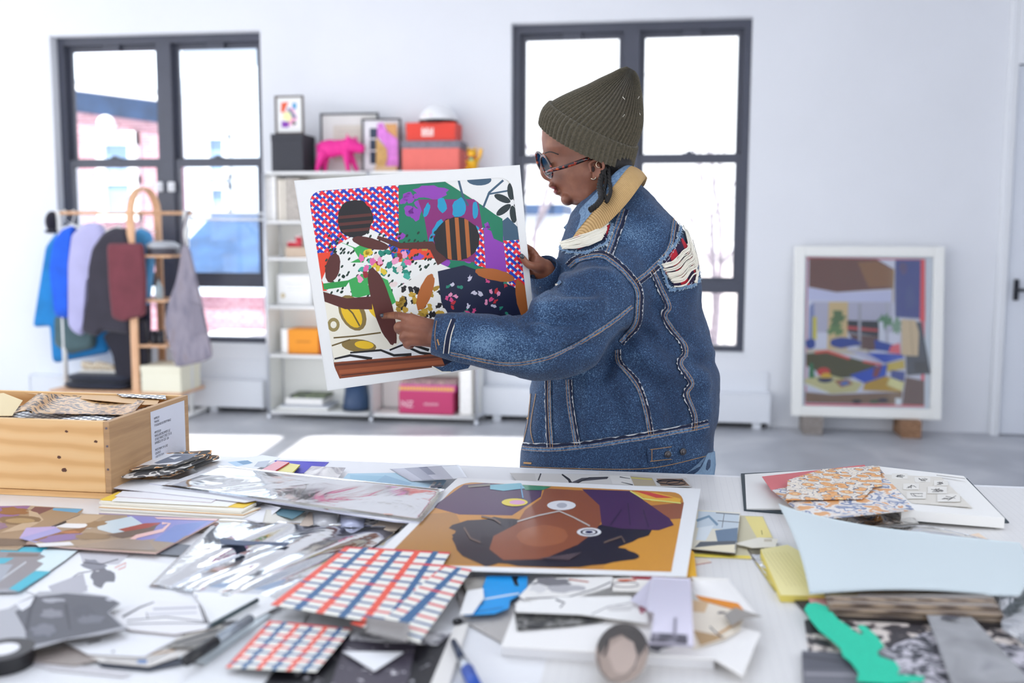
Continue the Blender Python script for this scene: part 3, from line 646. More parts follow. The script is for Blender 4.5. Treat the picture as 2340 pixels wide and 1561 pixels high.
obj('mount', obox(FL+fx*fw+fz*fw+nn*.03, fx*(Lw-2*fw), nn*.012, fz*(Hh-2*fw)), M('pale_mount', 'e3e8ee', .7), t)
oo = FL+nn*.0295; sfc = lambda px, py, h: PP(px, py, oo-nn*h*3, nn)
Cc = [('f2576a', [(1844, 588), (2114, 592), (2112, 930), (1840, 926)]), ('e6e4f0', [(1846, 592), (2108, 594), (2104, 925), (1842, 922)]), ('7d5246', [(1849, 590), (2003, 592), (2044, 616), (2042, 660), (1912, 668), (1848, 656)]), ('9c6a42', [(1960, 600), (2003, 597), (2042, 618), (2040, 655), (1985, 656)]),
      ('d9d8f2', [(1845, 656), (1912, 669), (2042, 664), (2042, 690), (1846, 686)]), ('c9c4d4', [(1858, 690), (2040, 690), (2040, 760), (1858, 760)]), ('e3c58c', [(1894, 690), (1938, 690), (1936, 800), (1890, 800)]), ('8c93c0', [(1850, 700), (1860, 690), (1862, 780), (1848, 780)]), ('e0d24a', [(1857, 724), (1866, 724), (1866, 776), (1857, 776)]),
      ('22232c', [(1936, 732), (2008, 734), (2008, 770), (1938, 760)]), ('d04a4a', [(1936, 745), (2006, 752), (2006, 758), (1936, 753)]), ('6c4a44', [(1938, 762), (2008, 770), (2006, 800), (1968, 802)]), ('b5b2ba', R4(1961, 694, 1968, 806)), ('c4c2ca', R4(2024, 690, 2030, 806)),
      ('5d7a48', blob(1915, 728, 20, 14, 4, 22, .5)), ('6d8c52', blob(1908, 752, 16, 12, 5, 22, .5)), ('5c8c64', blob(2022, 735, 14, 16, 6, 22, .5)), ('7da284', blob(2048, 748, 14, 18, 7, 22, .5)), ('eeeef4', [(2008, 735), (2018, 735), (2022, 785), (2012, 785)]),
      ('23439c', blob(1930, 783, 34, 12, 2, 14, .15)), ('23439c', blob(1852, 786, 12, 12, 3, 12, .1)), ('1f47a8', [(1998, 776), (2050, 790), (2050, 806), (2000, 800)]), ('f06070', [(2036, 790), (2056, 784), (2058, 810), (2030, 806)]),
      ('dccfb8', [(1844, 798), (1980, 798), (2000, 812), (1842, 806)]), ('4f4a1e', [(1842, 808), (1895, 804), (1990, 830), (2016, 842), (1960, 862), (1900, 866), (1842, 836)]), ('e8584a', stroke([(1862, 806), (1890, 803), (1942, 820)], 6)), ('c9c6dc', [(1930, 798), (1975, 804), (2034, 828), (2010, 830)]),
      ('1d4fc0', [(1978, 806), (2064, 810), (2066, 818), (2022, 830)]), ('e8584a', stroke([(1972, 826), (2014, 834)], 5)), ('d8bc48', [(2014, 834), (2066, 822), (2068, 842), (2030, 850)]), ('1c50c4', [(1942, 858), (2000, 838), (2028, 832), (2024, 860), (1976, 876)]), ('8a3c4c', [(1998, 840), (2016, 836), (2006, 862), (1994, 862)]),
      ('c89c28', [(1976, 876), (2022, 860), (2066, 868), (2060, 896), (1972, 892)]), ('1c3f98', [(2036, 846), (2068, 850), (2066, 872), (2036, 866)]), ('f0e8a0', [(2034, 862), (2066, 874), (2062, 894), (2026, 880)]), ('d8cf94', [(1840, 866), (1890, 856), (1972, 876), (1956, 896), (1900, 900), (1838, 874)]),
      ('2f7a48', stroke([(1854, 830), (1855, 864)], (7, 14))), ('d83a30', ell(1882, 850, 15, 10)), ('e8b82c', ell(1888, 860, 12, 8)), ('24305c', clip(ell(1886, 866, 18, 9), R4(1860, 864, 1910, 880))), ('a86c48', [(1906, 870), (1938, 866), (1950, 878), (1922, 886)]), ('4f7cc4', [(1918, 876), (1934, 870), (1942, 877), (1926, 882)]),
      ('f6f6f2', stroke([(1840, 878), (1892, 898)], 4)), ('8c6c54', [(1840, 896), (1900, 902), (2062, 896), (2060, 924), (1842, 920)]), ('33302c', ell(1958, 918, 12, 5)), ('3d5c38', ell(1998, 918, 12, 4)), ('3c3444', ell(2018, 915, 12, 5)), ('f2f6f8', R4(2046, 910, 2060, 926)),
      ('6c4c48', [(2070, 862), (2112, 870), (2112, 926), (2062, 924)]), ('3f4656', [(2066, 736), (2106, 736), (2126, 854), (2072, 858), (2070, 820)]), ('262a34', [(2088, 828), (2116, 826), (2120, 850), (2092, 850)]), ('e2c69c', [(2060, 730), (2092, 732), (2100, 760), (2098, 814), (2060, 812)]), ('c9ae82', stroke([(2080, 732), (2086, 812)], 3)),
      ('f2404e', R4(2102, 594, 2114, 734)), ('2a3c8e', [(2046, 594), (2104, 594), (2102, 728), (2046, 724)]), ('4c3a74', blob(2064, 612, 9, 14, 5)), ('35488e', blob(2080, 680, 12, 30, 8)), ('caa85c', stroke([(2042, 615), (2040, 690)], 2))]
shp, cs = art(sfc, Cc, dh=6e-5); obj('collage', shp, ink(.5), t, cols=cs)
obj('glazing', obox(FL+fx*fw+fz*fw+nn*.012, fx*(Lw-2*fw), nn*.002, fz*(Hh-2*fw)), pane_m, t)
# ================================================================ garment rack
YR = W-.36; RACKZ = 0
wmet = M('rack_white_metal', 'f3f3f1', .35); oak = ramp_mat('light_oak', [(.35, 'd9a57c'), (.55, 'e6b891'), (.7, 'cd966c')], 8, .5, stretch=(6, 6, .5))
zr_ = PY(415, 487, YR).z; xl, xr = PY(134, 487, YR).x, PY(424, 487, YR).x
zsf = PY(300, 886, YR).z
t = thing('garment_rack', 'wooden and white garment rack with arched shelf frame standing under the left window', 'clothes rack', ((xl+xr)/2, YR, 0))
for x in (xl, xr):
    obj('post', tube([(x, YR, .02), (x, YR, zr_+.02)], .02, 10), wmet, t, smooth=True); obj('foot_bar', tube([(x, YR-.24, .025), (x, YR+.3, .025)], .022, 10), wmet, t, smooth=True)
obj('hanging_rail', tube([(xl-.02, YR, zr_), (xr+.05, YR, zr_)], .014, 10), oak, t, smooth=True)
obj('bottom_shelf', box(xl-.02, xr+.02, YR-.2, YR+.2, zsf-.02, zsf), oak, t, bevel=.003)
af, ab = PY(300, 560, YR-.16), PY(362, 560, YR+.18)
def fl(px, py): return PY(px, py, YR-.16)
zt2 = PY(322, 430, YR).z
f0 = V((af.x+.01, af.y-.02, zsf-.1)); b0 = V((ab.x, ab.y, zsf-.1)); zc_ = zt2-.2
pts = [f0, V((af.x, af.y, zc_-.3)), V((af.x, af.y, zc_))]+[V((af.x+(ab.x-af.x)*(.5-.5*math.cos(a)), af.y+(ab.y-af.y)*(.5-.5*math.cos(a)), zc_+.2*math.sin(a))) for a in [PI*i/10 for i in range(1, 10)]]+[V((ab.x, ab.y, zc_)), b0]
vs, fs = [], []
dirp = (ab-af).normalized(); sd = V((-dirp.y, dirp.x, 0))
def strap(pts, w, th):
    rs = []
    for i, p in enumerate(pts):
        d = (pts[min(i+1, len(pts)-1)]-pts[max(i-1, 0)]).normalized(); n = d.cross(sd).normalized(); rs.append([p+sd*w+n*th, p-sd*w+n*th, p-sd*w-n*th, p+sd*w-n*th])
    return loft(rs)
obj('arch', strap(pts, .03, .01), oak, t)
for py in (588, 690, 793):
    z = PY(312, py, YR-.16).z; xq = PY(414 if py == 588 else 404, py, YR).x
    obj('shelf', prism([(af.x+.01, YR-.17, z), (xq, YR-.17, z), (xq, YR+.17, z), (ab.x-.12, YR+.17, z)], (0, 0, .018)), oak, t)
def garment(name, label, poly, dy, mat, th=.05, grp='clothes hanging on the rack', cat='garment', hook=None):
    pts = rnd(poly, 8, 2); Y = YR+dy; cx = sum(p[0] for p in pts)/len(pts); cy = sum(p[1] for p in pts)/len(pts)
    rings = [[PY(cx+(p[0]-cx)*k, cy+(p[1]-cy)*k, Y)+V((0, e*th, 0)) for p in pts] for k, e in ((.9, -.95), (.97, -.6), (1, 0), (.97, .6), (.9, .95))]
    v, f = loft(rings, cap=False); n = len(pts)
    tr_ = tessellate_polygon([[V((p[0], p[1], 0)) for p in pts]]); f += [tuple(q) for q in tr_]+[tuple(4*n+i for i in reversed(q)) for q in tr_]
    t = thing(name, label, cat, PY(cx, min(p[1] for p in pts), Y), grp); obj('cloth', (v, f), mat, t)
    if hook:
        a = PY(hook[0], hook[1], Y); tp = V((a.x, YR, zr_))
        obj('hanger', J(tube(smoothpts([a, V((a.x, YR, zr_-.05)), tp+V((.018, 0, .005)), tp+V((0, 0, .022)), tp+V((-.018, 0, .0))], 3), .004, 6), tube([a+V((-.1, 0, -.035)), a, a+V((.1, 0, -.035))], .008, 6)), wmet, t)
    return t
fab = lambda n, c, a=.14: M(n, c, .85, noise_amt=a, nscale=7, bump=.3, sheen=.2)
garment('long_coat', 'long teal blue coat hanging at the far left of the rack', [(138, 520), (168, 512), (240, 540), (250, 700), (250, 806), (190, 818), (124, 830), (118, 745), (78, 748), (92, 660), (108, 560)], .10, fab('teal_blue_cloth', '1580c4'), hook=(165, 513))
garment('blue_jacket', 'bright blue jacket sleeve hanging in front of the teal coat', [(128, 545), (150, 520), (172, 514), (165, 600), (162, 728), (130, 725), (118, 615)], -.03, fab('royal_blue_cloth', '1560e0'), hook=(163, 515))
garment('green_jacket', 'grey green jacket hanging behind the bright blue sleeve', [(150, 560), (172, 518), (212, 514), (225, 600), (218, 795), (160, 810), (128, 790), (128, 728), (160, 728)], .03, fab('grey_green_cloth', '4c6468'), hook=(190, 514))
garment('lavender_shirt', 'pale lavender shirt hanging in the middle of the left half of the rack', [(168, 535), (196, 508), (232, 510), (248, 535), (238, 600), (205, 640), (196, 755), (188, 768), (172, 762), (160, 745), (160, 600)], -.08, fab('lavender_cloth', 'b9b6de', .06), hook=(212, 509))
garment('dark_jacket', 'dark charcoal jacket hanging left of the wooden arch', [(215, 565), (240, 530), (262, 518), (292, 522), (302, 560), (300, 765), (262, 760), (235, 756), (225, 770), (190, 760), (204, 680), (206, 610)], -.14, fab('charcoal_cloth', '34303c'), hook=(268, 518))
garment('maroon_top', 'maroon top hanging over the charcoal jacket behind the arch', [(246, 556), (328, 556), (334, 640), (333, 722), (300, 728), (282, 736), (258, 728), (250, 650)], -.19, fab('maroon_cloth', '74353f'), th=.03)
garment('black_trousers', 'black trousers hanging lowest beside the front leg of the arch', [(238, 765), (282, 738), (332, 728), (342, 830), (300, 872), (270, 865), (262, 810)], -.10, fab('black_cloth', '1e1c2a'))
garment('blue_shirt', 'pale blue shirt hanging just right of the front leg of the arch', [(305, 545), (318, 520), (345, 530), (350, 600), (338, 700), (310, 700)], .02, fab('sky_blue_cloth', '4d9bd2'), hook=(326, 520))
garment('navy_trousers', 'narrow navy trousers hanging right behind the front leg of the arch', [(318, 600), (336, 570), (342, 700), (344, 842), (322, 850), (316, 720)], .08, fab('navy_cloth', '202844'), th=.03)
# cap on the rail end, apron on the other end
c = PY(120, 507, YR); t = thing('hat', 'black cap hung on the left end of the garment rack', 'hat', c)
obj('crown', ellips(c, (.045, .075, .085)), fab('black_cloth', '1e1c2a'), t, smooth=True); obj('brim', ellips(c+V((.005, -.02, -.075)), (.05, .07, .018)), fab('black_cloth', '1e1c2a'), t, smooth=True)
t = garment('apron', 'grey brown canvas apron hanging from the right end of the rack', [(416, 560), (432, 562), (444, 610), (462, 690), (487, 816), (460, 828), (402, 840), (388, 790), (376, 740), (386, 690), (404, 640), (412, 600)], -.26, ramp_mat('apron_canvas', [(.35, '7f7a88'), (.55, '97909c'), (.7, '8a7f86')], 5, .9, stretch=(3, 1, 1), bump=.4), th=.022, grp=None, cat='apron')
obj('strap', tube(smoothpts([PY(424, 566, YR-.26), PY(417, 530, YR-.15), V((xr+.035, YR-.02, zr_+.012)), V((xr+.035, YR+.03, zr_-.04)), PY(428, 545, YR-.2), PY(426, 566, YR-.255)], 5), .007, 8, flat=.5), M('apron_strap', '7a6f78', .8), t, smooth=True)
obj('pocket', prism([PY(p[0], p[1], YR-.29) for p in ((438, 690), (458, 700), (470, 760), (440, 765))], (0, .006, 0)), M('apron_patch', '857f8c', .9), t)
# things on the small shelves
z = PY(312, 588, YR-.16).z+.019; c = V((PY(373, 580, YR-.04).x, YR-.04, z)); t = thing('round_tin', 'dark round tin with pale lid on the top shelf of the arch', 'tin', c)
obj('body', lathe([(.118, 0), (.12, .01), (.12, .055)], c, 24), M('tin_dark', '4a4650', .4), t, smooth=True); obj('lid', lathe([(.123, .05), (.123, .075), (.08, .1), (.02, .105)], c, 24), M('tin_lid', 'b9bcc2', .4), t, smooth=True)
z = PY(312, 690, YR-.16).z+.019; c = V((PY(364, 690, YR-.1).x, YR-.1, z)); t = thing('glass_bottle', 'small clear glass bottle on the middle shelf of the arch', 'bottle', c)
obj('glass', lathe([(.03, 0), (.032, .01), (.032, .09), (.012, .125), (.011, .145)], c, 16), M('bottle_glass', 'bcd0d8', .1, alpha=.6), t, smooth=True); obj('stopper', lathe([(.014, .145), (.014, .165)], c, 12), M('tin_dark'), t)
z = PY(312, 793, YR-.16).z+.019
for px, lb in ((352, 'left black canister on the lowest small shelf of the arch'), (368, 'right black canister on the lowest small shelf of the arch')):
    c = V((PY(px, 790, YR-.08).x, YR-.08, z)); t = thing('black_canister', lb, 'canister', c, 'black canisters on the rack shelf'); obj('body', lathe([(.026, 0), (.027, .005), (.027, .085)], c, 16), M('canister_black', '26242c', .35), t, smooth=True); obj('lid', lathe([(.028, .085), (.028, .1), (.02, .104)], c, 16), M('canister_lid', '3a3840', .35), t, smooth=True)
ob = lambda px0, px1, py, Yf: (PY(px0, py, Yf).x, PY(px1, py, Yf).x)
a, b = ob(322, 412, 850, YR-.19); zt1 = PY(360, 838, YR-.19).z
t = thing('ivory_box', 'ivory cardboard box on the bottom shelf of the garment rack', 'box', ((a+b)/2, YR, zsf)); iv = M('ivory_card', 'f2edd6', .6)
obj('body', box(a, b, YR-.19, YR+.14, zsf+.001, zt1), iv, t, bevel=.003); obj('lid', box(a-.004, b+.004, YR-.194, YR+.144, zt1-.04, zt1+.004), iv, t, bevel=.003)
a, b = ob(140, 296, 880, YR-.14); zz = zsf+.002
for i, (dx, lb) in enumerate(((0, 'lower of the two flat black cushions on the bottom shelf of the rack'), (.03, 'upper of the two flat black cushions on the bottom shelf of the rack'))):
    c = V(((a+b)/2+dx, YR-.02, zz+.03+.058*i)); L = (b-a)/2
    rings = [[c+V((L*k*(abs(math.cos(q))**.5)*(1 if math.cos(q) > 0 else -1), .17*k*(abs(math.sin(q))**.5)*(1 if math.sin(q) > 0 else -1), e*.029)) for q in [2*PI*j/28 for j in range(28)]] for k, e in ((.75, -1), (.93, -.7), (1, 0), (.93, .7), (.75, 1))]
    obj('black_cushion', loft(rings), fab('black_navy_cloth', '1d2233'), label=lb, cat='cushion', group='black cushions on the rack', smooth=True)
for i, (px, lb) in enumerate(((215, 'left pale shoe resting on the black cushions'), (246, 'right pale shoe resting on the black cushions'))):
    c = PY(px, 846, YR); c.z = zz+.118; q = lambda a_, b_, c_: c+V((a_, b_, c_))
    t = thing('shoe', lb, 'shoe', c, 'pair of shoes on the cushions'); s = 1
    obj('upper', meld([tube([q(-.08, 0, .035), q(-.03, 0, .045), q(.03, 0, .035), q(.09, 0, .022)], [.035, .036, .032, .022], 12), tube([q(-.075, 0, .04), q(-.07, 0, .085)], [.034, .03], 12)], .006, 3), ramp_mat('shoe_pattern', [(.4, 'e6dcc8'), (.55, 'b59a76'), (.65, 'efe9de')], 30), t, smooth=True)
    obj('sole', prism([q(-.11, -.03, 0), q(.1, -.032, 0), q(.125, 0, 0), q(.1, .032, 0), q(-.11, .03, 0)], (0, 0, .018)), M('sole_white', 'f2efe8', .6), t)
# ================================================================ work table
tb_m = M('white_laminate', 'eeeef0', .35, noise_amt=.01, nscale=3)
TX0, TX1, TY0, TY1 = -2.2, 1.75, .93, PZ(1140, 1066, TZ).y
t = thing('work_table', 'large white work table covered with papers in the foreground', 'table', ((TX0+TX1)/2, (TY0+TY1)/2, 0))
obj('tabletop', box(TX0, TX1, TY0, TY1, TZ-.04, TZ), tb_m, t, bevel=.003)
obj('apron', J(box(TX0+.1, TX1-.1, TY0+.08, TY0+.1, TZ-.12, TZ-.04), box(TX0+.1, TX1-.1, TY1-.1, TY1-.08, TZ-.12, TZ-.04)), tb_m, t)
for x in (TX0+.12, TX1-.12):
    for y in (TY0+.12, TY1-.12): obj('leg', box(x-.03, x+.03, y-.03, y+.03, 0, TZ-.04), tb_m, t)
# pale cutting mat with a fine printed grid on the right half of the table
p0, p1 = PZ(1330, 1092, TZ), PZ(2334, 1120, TZ)
mt = NT('pale_cutting_mat'); g1 = mt.n('ShaderNodeTexBrick', offset=0); g1.inputs['Color1'].default_value = g1.inputs['Color2'].default_value = lin('e6e4e2'); g1.inputs['Mortar'].default_value = lin('dedcdb')
g1.inputs['Scale'].default_value = 1; g1.inputs['Brick Width'].default_value = .0127; g1.inputs['Row Height'].default_value = .0127; g1.inputs['Mortar Size'].default_value = .0006
mt.l(mt.coord(), g1.inputs['Vector']); mt.l(g1.outputs[0], mt.b.inputs['Base Color']); mt.b.inputs['Roughness'].default_value = .4
obj('cutting_mat', box(-.13, .77, 1.0, TY1-.02, TZ+.0001, TZ+.0006), mt.m, label='large pale cutting mat with a fine grid on the right half of the table', cat='cutting mat')

PAPERG = {}
def paper(name, label, cat, poly, z, layers=(), t=.0006, col='efeeee', group=None, rough=.55, mat=None, coat=0, edge=None, part='printed_image'):
    z = TZ+z
    pts = [PZ(x, y, z+t) for x, y in poly]
    m = mat or M('paper_'+col, col, rough)
    if not layers and edge is None:
        return obj(name, prism(pts, (0, 0, -t)), m, label=label, cat=cat, group=group)
    c = sum(pts, V((0, 0, 0)))/len(pts); r = thing(name, label, cat, (c.x, c.y, z), group)
    if edge: obj('backing_board', prism([p-V((0, 0, .0003)) for p in pts], (0, 0, -t+.0003)), M('paper_'+edge, edge, .7), r); obj('sheet', prism(pts, (0, 0, -.0002)), m, r)
    else: obj('sheet', prism(pts, (0, 0, -t)), m, r)
    if layers:
        shp, cs = art(plane_of(z+t), layers); obj(part, shp, ink(rough, coat), r, cols=cs)
    return r
def curled(name, label, cat, q, z, hf, mat, nu=16, nv=12, t=.0005, group=None, colf=None, rough=.5, smooth=True, parent=None):
    def f(u, v):
        x, y = bil(q, u, v); return PZ(x, y, TZ+z+hf(u, v))
    shp = grid(f, nu, nv, t); cols = None
    if colf:
        n = nu*nv; cols = [lin(colf((i % nu+.5)/nu, (i//nu+.5)/nv)) for i in range(n)]; cols = cols+cols+[lin('dddddd')]*(len(shp[1])-2*n); mat = ink(rough)
    return obj(name, shp, mat, parent, smooth=smooth, label=label, cat=cat, group=group, cols=cols)
def bw(name, seed, scale=25, lo='3a3a40', hi='dcdad8', mid='8c8a8c', dist=1.0, st=(1, 1, 1), a=.4, b=.55):
    return ramp_mat(name, [(a, lo), ((a+b)/2, mid), (b, hi)], scale, .5, dist=dist, stretch=st, off=(seed*1.7, seed*.9, 0), detail=5)

# ---------------------------------------------------------------- wooden crate with papers
pine = NT('knotty_pine'); cm = pine.coord((1, 1, 1)); wv = pine.n('ShaderNodeTexWave', bands_direction='Z'); wv.inputs['Scale'].default_value = 11; wv.inputs['Distortion'].default_value = 5; wv.inputs['Detail'].default_value = 3; wv.inputs['Detail Scale'].default_value = .8
mp = pine.n('ShaderNodeMapping'); mp.inputs['Scale'].default_value = (.35, .35, 1); pine.l(cm, mp.inputs[0]); pine.l(mp.outputs[0], wv.inputs['Vector'])
pine.l(pine.ramp(wv.outputs[1], [(.1, 'e8be86'), (.6, 'e4b67c'), (.95, 'd9a76c')]), pine.b.inputs['Base Color']); pine.b.inputs['Roughness'].default_value = .5; pine = pine.m
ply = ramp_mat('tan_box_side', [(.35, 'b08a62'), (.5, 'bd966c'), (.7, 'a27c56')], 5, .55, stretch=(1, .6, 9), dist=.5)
CH_ = .148; cxr = PZ(256, 1142, TZ).x; cyf = PZ(256, 1142, TZ).y; cyb = PZ(424, 903, TZ+CH_).y; cxl = cxr-.62; th = .012
cr = thing('wooden_crate', 'knotty pine wooden crate full of patterned papers at the left rear of the table', 'crate', ((cxl+cxr)/2, (cyf+cyb)/2, TZ))
z0, z1 = TZ+.0005, TZ+CH_
obj('front_panel', box(cxl, cxr-th, cyf, cyf+th, z0+.012, z1), pine, cr, bevel=.001)
obj('back_panel', box(cxl, cxr-th, cyb-th, cyb, z0+.012, z1), pine, cr, bevel=.001)
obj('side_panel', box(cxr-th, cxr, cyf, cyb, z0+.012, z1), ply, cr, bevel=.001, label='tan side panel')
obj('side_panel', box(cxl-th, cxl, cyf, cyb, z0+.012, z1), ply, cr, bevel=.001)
obj('bottom_board', box(cxl-th, cxr, cyf, cyb, z0, z0+.011), pine, cr)
for px, py in ((243, 979), (245, 1020), (247, 1073)):
    p = PY(px, py, cyf); obj('nail_head', tube([V((p.x, cyf+.001, p.z)), V((p.x, cyf-.0008, p.z))], .0022, 8), M('nail_steel', '6a6068', .4, metal=.6), cr)
for px, py, r in ((152, 986, .0024), (219, 1009, .0030), (135, 1045, .0032), (147, 1074, .0042)):
    p = PY(px, py, cyf); obj('wood_knot', prism([V((p.x+x*r, cyf-.0002, p.z+y*r)) for x, y in blob(0, 0, 1.2, .9, int(px), 12, .2)], (0, -.0004, 0)), M('knot_brown', '5a3424', .6), cr)
fy = lambda px, py: PP(px, py, V((cxr+.0006, 0, 0)), V((1, 0, 0)))
lb0, lb1, lb2, lb3 = fy(344, 942), fy(421, 915), fy(425, 1048), fy(346, 1042)
yl, yr_ = lb0.y, lb1.y; zt_l = (lb0.z+lb1.z)/2
lab = obj('shipping_label', box(cxr+.0002, cxr+.0007, yl, yr_, TZ+.03, zt_l), M('label_paper', 'd9dbe6', .5), cr, label='pale shipping label')
rows = [('SHIPPED BY:', 0), ('TWIN MAC', 0), ('71 90 GIRONDE SUR DROPT FRANCE', 0), ('', 0), ('IMPORTED BY:', 0), ('WINES & BEYOND IMPORT, LLC', 1), ('107 EAST MARKET STREET, STE 105', 1), ('RHINEBECK, NY 12572 - USA', 1), ('', 0), ('IMPORT PERMIT: NY-I-21422', 0), ('CONTENTS:', 0), ('12 BOTTLES 750 ML', 0), ('NET WEIGHT 9 KGS', 0), ('GROSS WEIGHT 16 KGS', 0)]
ik = M('label_ink', '3b3c46', .7); Lh = zt_l-TZ-.03
for i, (s, bld) in enumerate(rows):
    if s: text('label_text', s, ik, V((cxr+.0008, yl+.012, zt_l-.018-i*Lh*.066)), (0, 1, 0), (0, 0, 1), .0068+.0006*bld, lab, .62)
# contents of the crate (drawn where the rims let them show)
inx = lambda px, py, dz: PZ(px, py, z1+dz)
def sheet_in(name, label, poly, dz, mat, grp='papers inside the wooden crate'):
    pts = [inx(x, y, dz) for x, y in poly]
    for p in pts: p.x = max(cxl+.004, min(cxr-th-.003, p.x)); p.y = max(cyf+th+.003, min(cyb-th-.003, p.y))
    return obj(name, prism(pts, (0, 0, -.0008)), mat, label=label, cat='paper', group=grp)
dots = NT('polka_dot_paper'); vo = dots.n('ShaderNodeTexVoronoi'); vo.inputs['Scale'].default_value = 62; vo.inputs['Randomness'].default_value = 0; dots.l(dots.coord(rot=(0, 0, .5)), vo.inputs['Vector'])
dots.l(dots.ramp(vo.outputs[0], [(.33, '1e2740'), (.36, 'f4f4f6')]), dots.b.inputs['Base Color']); dots.b.inputs['Roughness'].default_value = .5; dots = dots.m
leo = ramp_mat('leopard_print_paper', [(0, '5c4030'), (.20, '2e2220'), (.42, 'cfa26a'), (.8, 'dcb682')], 95, .3, 'voronoi', stretch=(.8, 1, 1), dist=1, interp='CONSTANT')
sheet_in('polka_dot_paper', 'white polka dot paper lying lowest in the crate behind the front rim', [(-60, 950), (60, 925), (300, 945), (400, 905), (250, 960), (-60, 958)], -.012, dots)
sheet_in('polka_dot_paper', 'narrow polka dot strip sticking up against the back rim of the crate', [(270, 899), (385, 901), (380, 912), (280, 906)], .001, dots)
sheet_in('corrugated_card', 'fine striped wood veneer sheet leaning along the back of the crate', [(96, 888), (380, 903), (372, 925), (330, 925), (150, 908)], -.003, ramp_mat('striped_veneer', [(.3, 'd9ae7c'), (.5, 'e8c696'), (.7, 'c99c68')], 90, .5, 'wave', dist=1.5, stretch=(1.4, .5, 1)))
sheet_in('manila_envelope', 'manila envelope at the left end inside the crate', [(-60, 905), (8, 898), (52, 915), (28, 950), (-60, 950)], -.002, M('manila_card', 'e6cf9f', .6))
def leof(u, v):
    x, y = bil([(88, 898), (330, 915), (300, 948), (30, 944)], u, v); h = -.004+.022*math.exp(-((u-.06)/.12)**2)*(1-.3*v)+.004*math.sin(u*7)
    p = PZ(x, y, z1+h); p.y = max(cyf+th+.004, min(cyb-th-.004, p.y)); p.x = min(p.x, cxr-th-.004); return p
obj('leopard_paper', grid(leof, 28, 10, .0006), leo, label='curled leopard print paper in the crate', cat='paper', group='papers inside the wooden crate', smooth=True)
# ---------------------------------------------------------------- animal print pouches
def fur(name, c1, c2, c3, s):
    return ramp_mat(name, [(0, c1), (.44, c2), (.51, c3), (.56, c1)], s, .9, detail=0, dist=.4, interp='CONSTANT', stretch=(1, .6, 1), bump=.2, sheen=.2)
tig = fur('tiger_plush', '22201f', 'e0902c', 'efe2c8', 58); zeb = fur('zebra_plush', '2b2a30', 'ece8e2', 'ece8e2', 62)
def pouch(label, poly, z, t, mat, top=None, grp='animal print covered booklets beside the crate'):
    z = TZ+z; pts = rnd(poly, 8, 3); cx = sum(p[0] for p in pts)/len(pts); cy = sum(p[1] for p in pts)/len(pts)
    rings = [[PZ(cx+(p[0]-cx)*k, cy+(p[1]-cy)*k, z+e*t) for p in pts] for k, e in ((.965, 0), (1, .3), (1, .7), (.965, 1))]
    v, f = loft(rings, cap=False); n = len(pts); tri_ = tessellate_polygon([[V((p[0], p[1], 0)) for p in pts]]); f += [tuple(q) for q in tri_]+[tuple(3*n+i for i in reversed(q)) for q in tri_]
    r = thing('plush_booklet', label, 'booklet', PZ(cx, cy, z), grp); obj('cover', (v, f), mat, r)
    if top:
        shp, cs = art(plane_of(z+t), top, h0=.0004); obj('inset_photo', shp, ink(.4), r, cols=cs)
    return r
pouch('tiger striped plush booklet lowest and rightmost of the animal print booklets', [(330, 1090), (385, 1092), (502, 1048), (500, 1040), (430, 1038)], .020, .007, tig)
pouch('black and white zebra plush booklet in the middle of the animal print booklets', [(268, 1090), (276, 1078), (420, 1030), (488, 1034), (470, 1052), (385, 1085), (290, 1094)], .0275, .008, zeb)
pouch('tiger striped plush booklet with grey and white photo on top of the pile', [(272, 1070), (372, 1036), (486, 1028), (480, 1040), (400, 1066), (300, 1076)], .036, .006, tig,
      [('f0f0f2', [(300, 1064), (375, 1037), (455, 1037), (400, 1061)]), ('747c8c', [(376, 1048), (400, 1038), (455, 1037), (430, 1050), (402, 1056), (360, 1060), (352, 1058)]), ('f0f0f2', [(385, 1046), (415, 1043), (398, 1050)])])
# ---------------------------------------------------------------- pile of boards at the left rear
GB = 'boards and sheets piled beside the crate'
paper('board_stack', 'lowest printed board of the pile beside the crate', 'board', [(226, 1172), (240, 1160), (575, 1172), (548, 1188)], .001, t=.004, col='e9e0d4', group=GB, edge='b9a6b8')
paper('foam_board', 'thick white foam board near the bottom of the pile beside the crate', 'board', [(227, 1163), (245, 1150), (590, 1168), (555, 1183)], .0055, t=.003, col='f1efe9', group=GB, edge='d9d6ce')
paper('foam_board', 'peach edged board in the middle of the pile beside the crate', 'board', [(226, 1158), (246, 1146), (596, 1160), (556, 1176)], .009, t=.002, col='f2ead9', group=GB, edge='e2b98a')
paper('foam_board', 'cream board just under the yellow card in the pile beside the crate', 'board', [(226, 1147), (246, 1137), (586, 1150), (552, 1169)], .0115, t=.004, col='f4efe2', group=GB, edge='e8e2d4')
paper('yellow_card', 'yellow card in the pile beside the crate, its bright corners showing', 'card', [(228, 1142), (270, 1124), (598, 1140), (556, 1160)], .016, t=.0008, col='f6cf45', group=GB)
paper('white_board', 'white board lying on the yellow card in the pile beside the crate', 'board', [(256, 1144), (278, 1128), (560, 1140), (520, 1157)], .017, t=.0012, col='f4f3f0', group=GB)
paper('white_board', 'thin grey edged card second from the top of the board pile', 'board', [(262, 1134), (280, 1122), (510, 1134), (482, 1148)], .0185, t=.0008, col='efedf0', group=GB, edge='c9a9b0')
paper('white_folder', 'wide white folder on top of the pile of boards beside the crate', 'folder', [(229, 1112), (268, 1096), (640, 1096), (700, 1120), (560, 1148)], .0195, t=.0012, col='f1f1f3', group=GB, edge='b9b4c2')
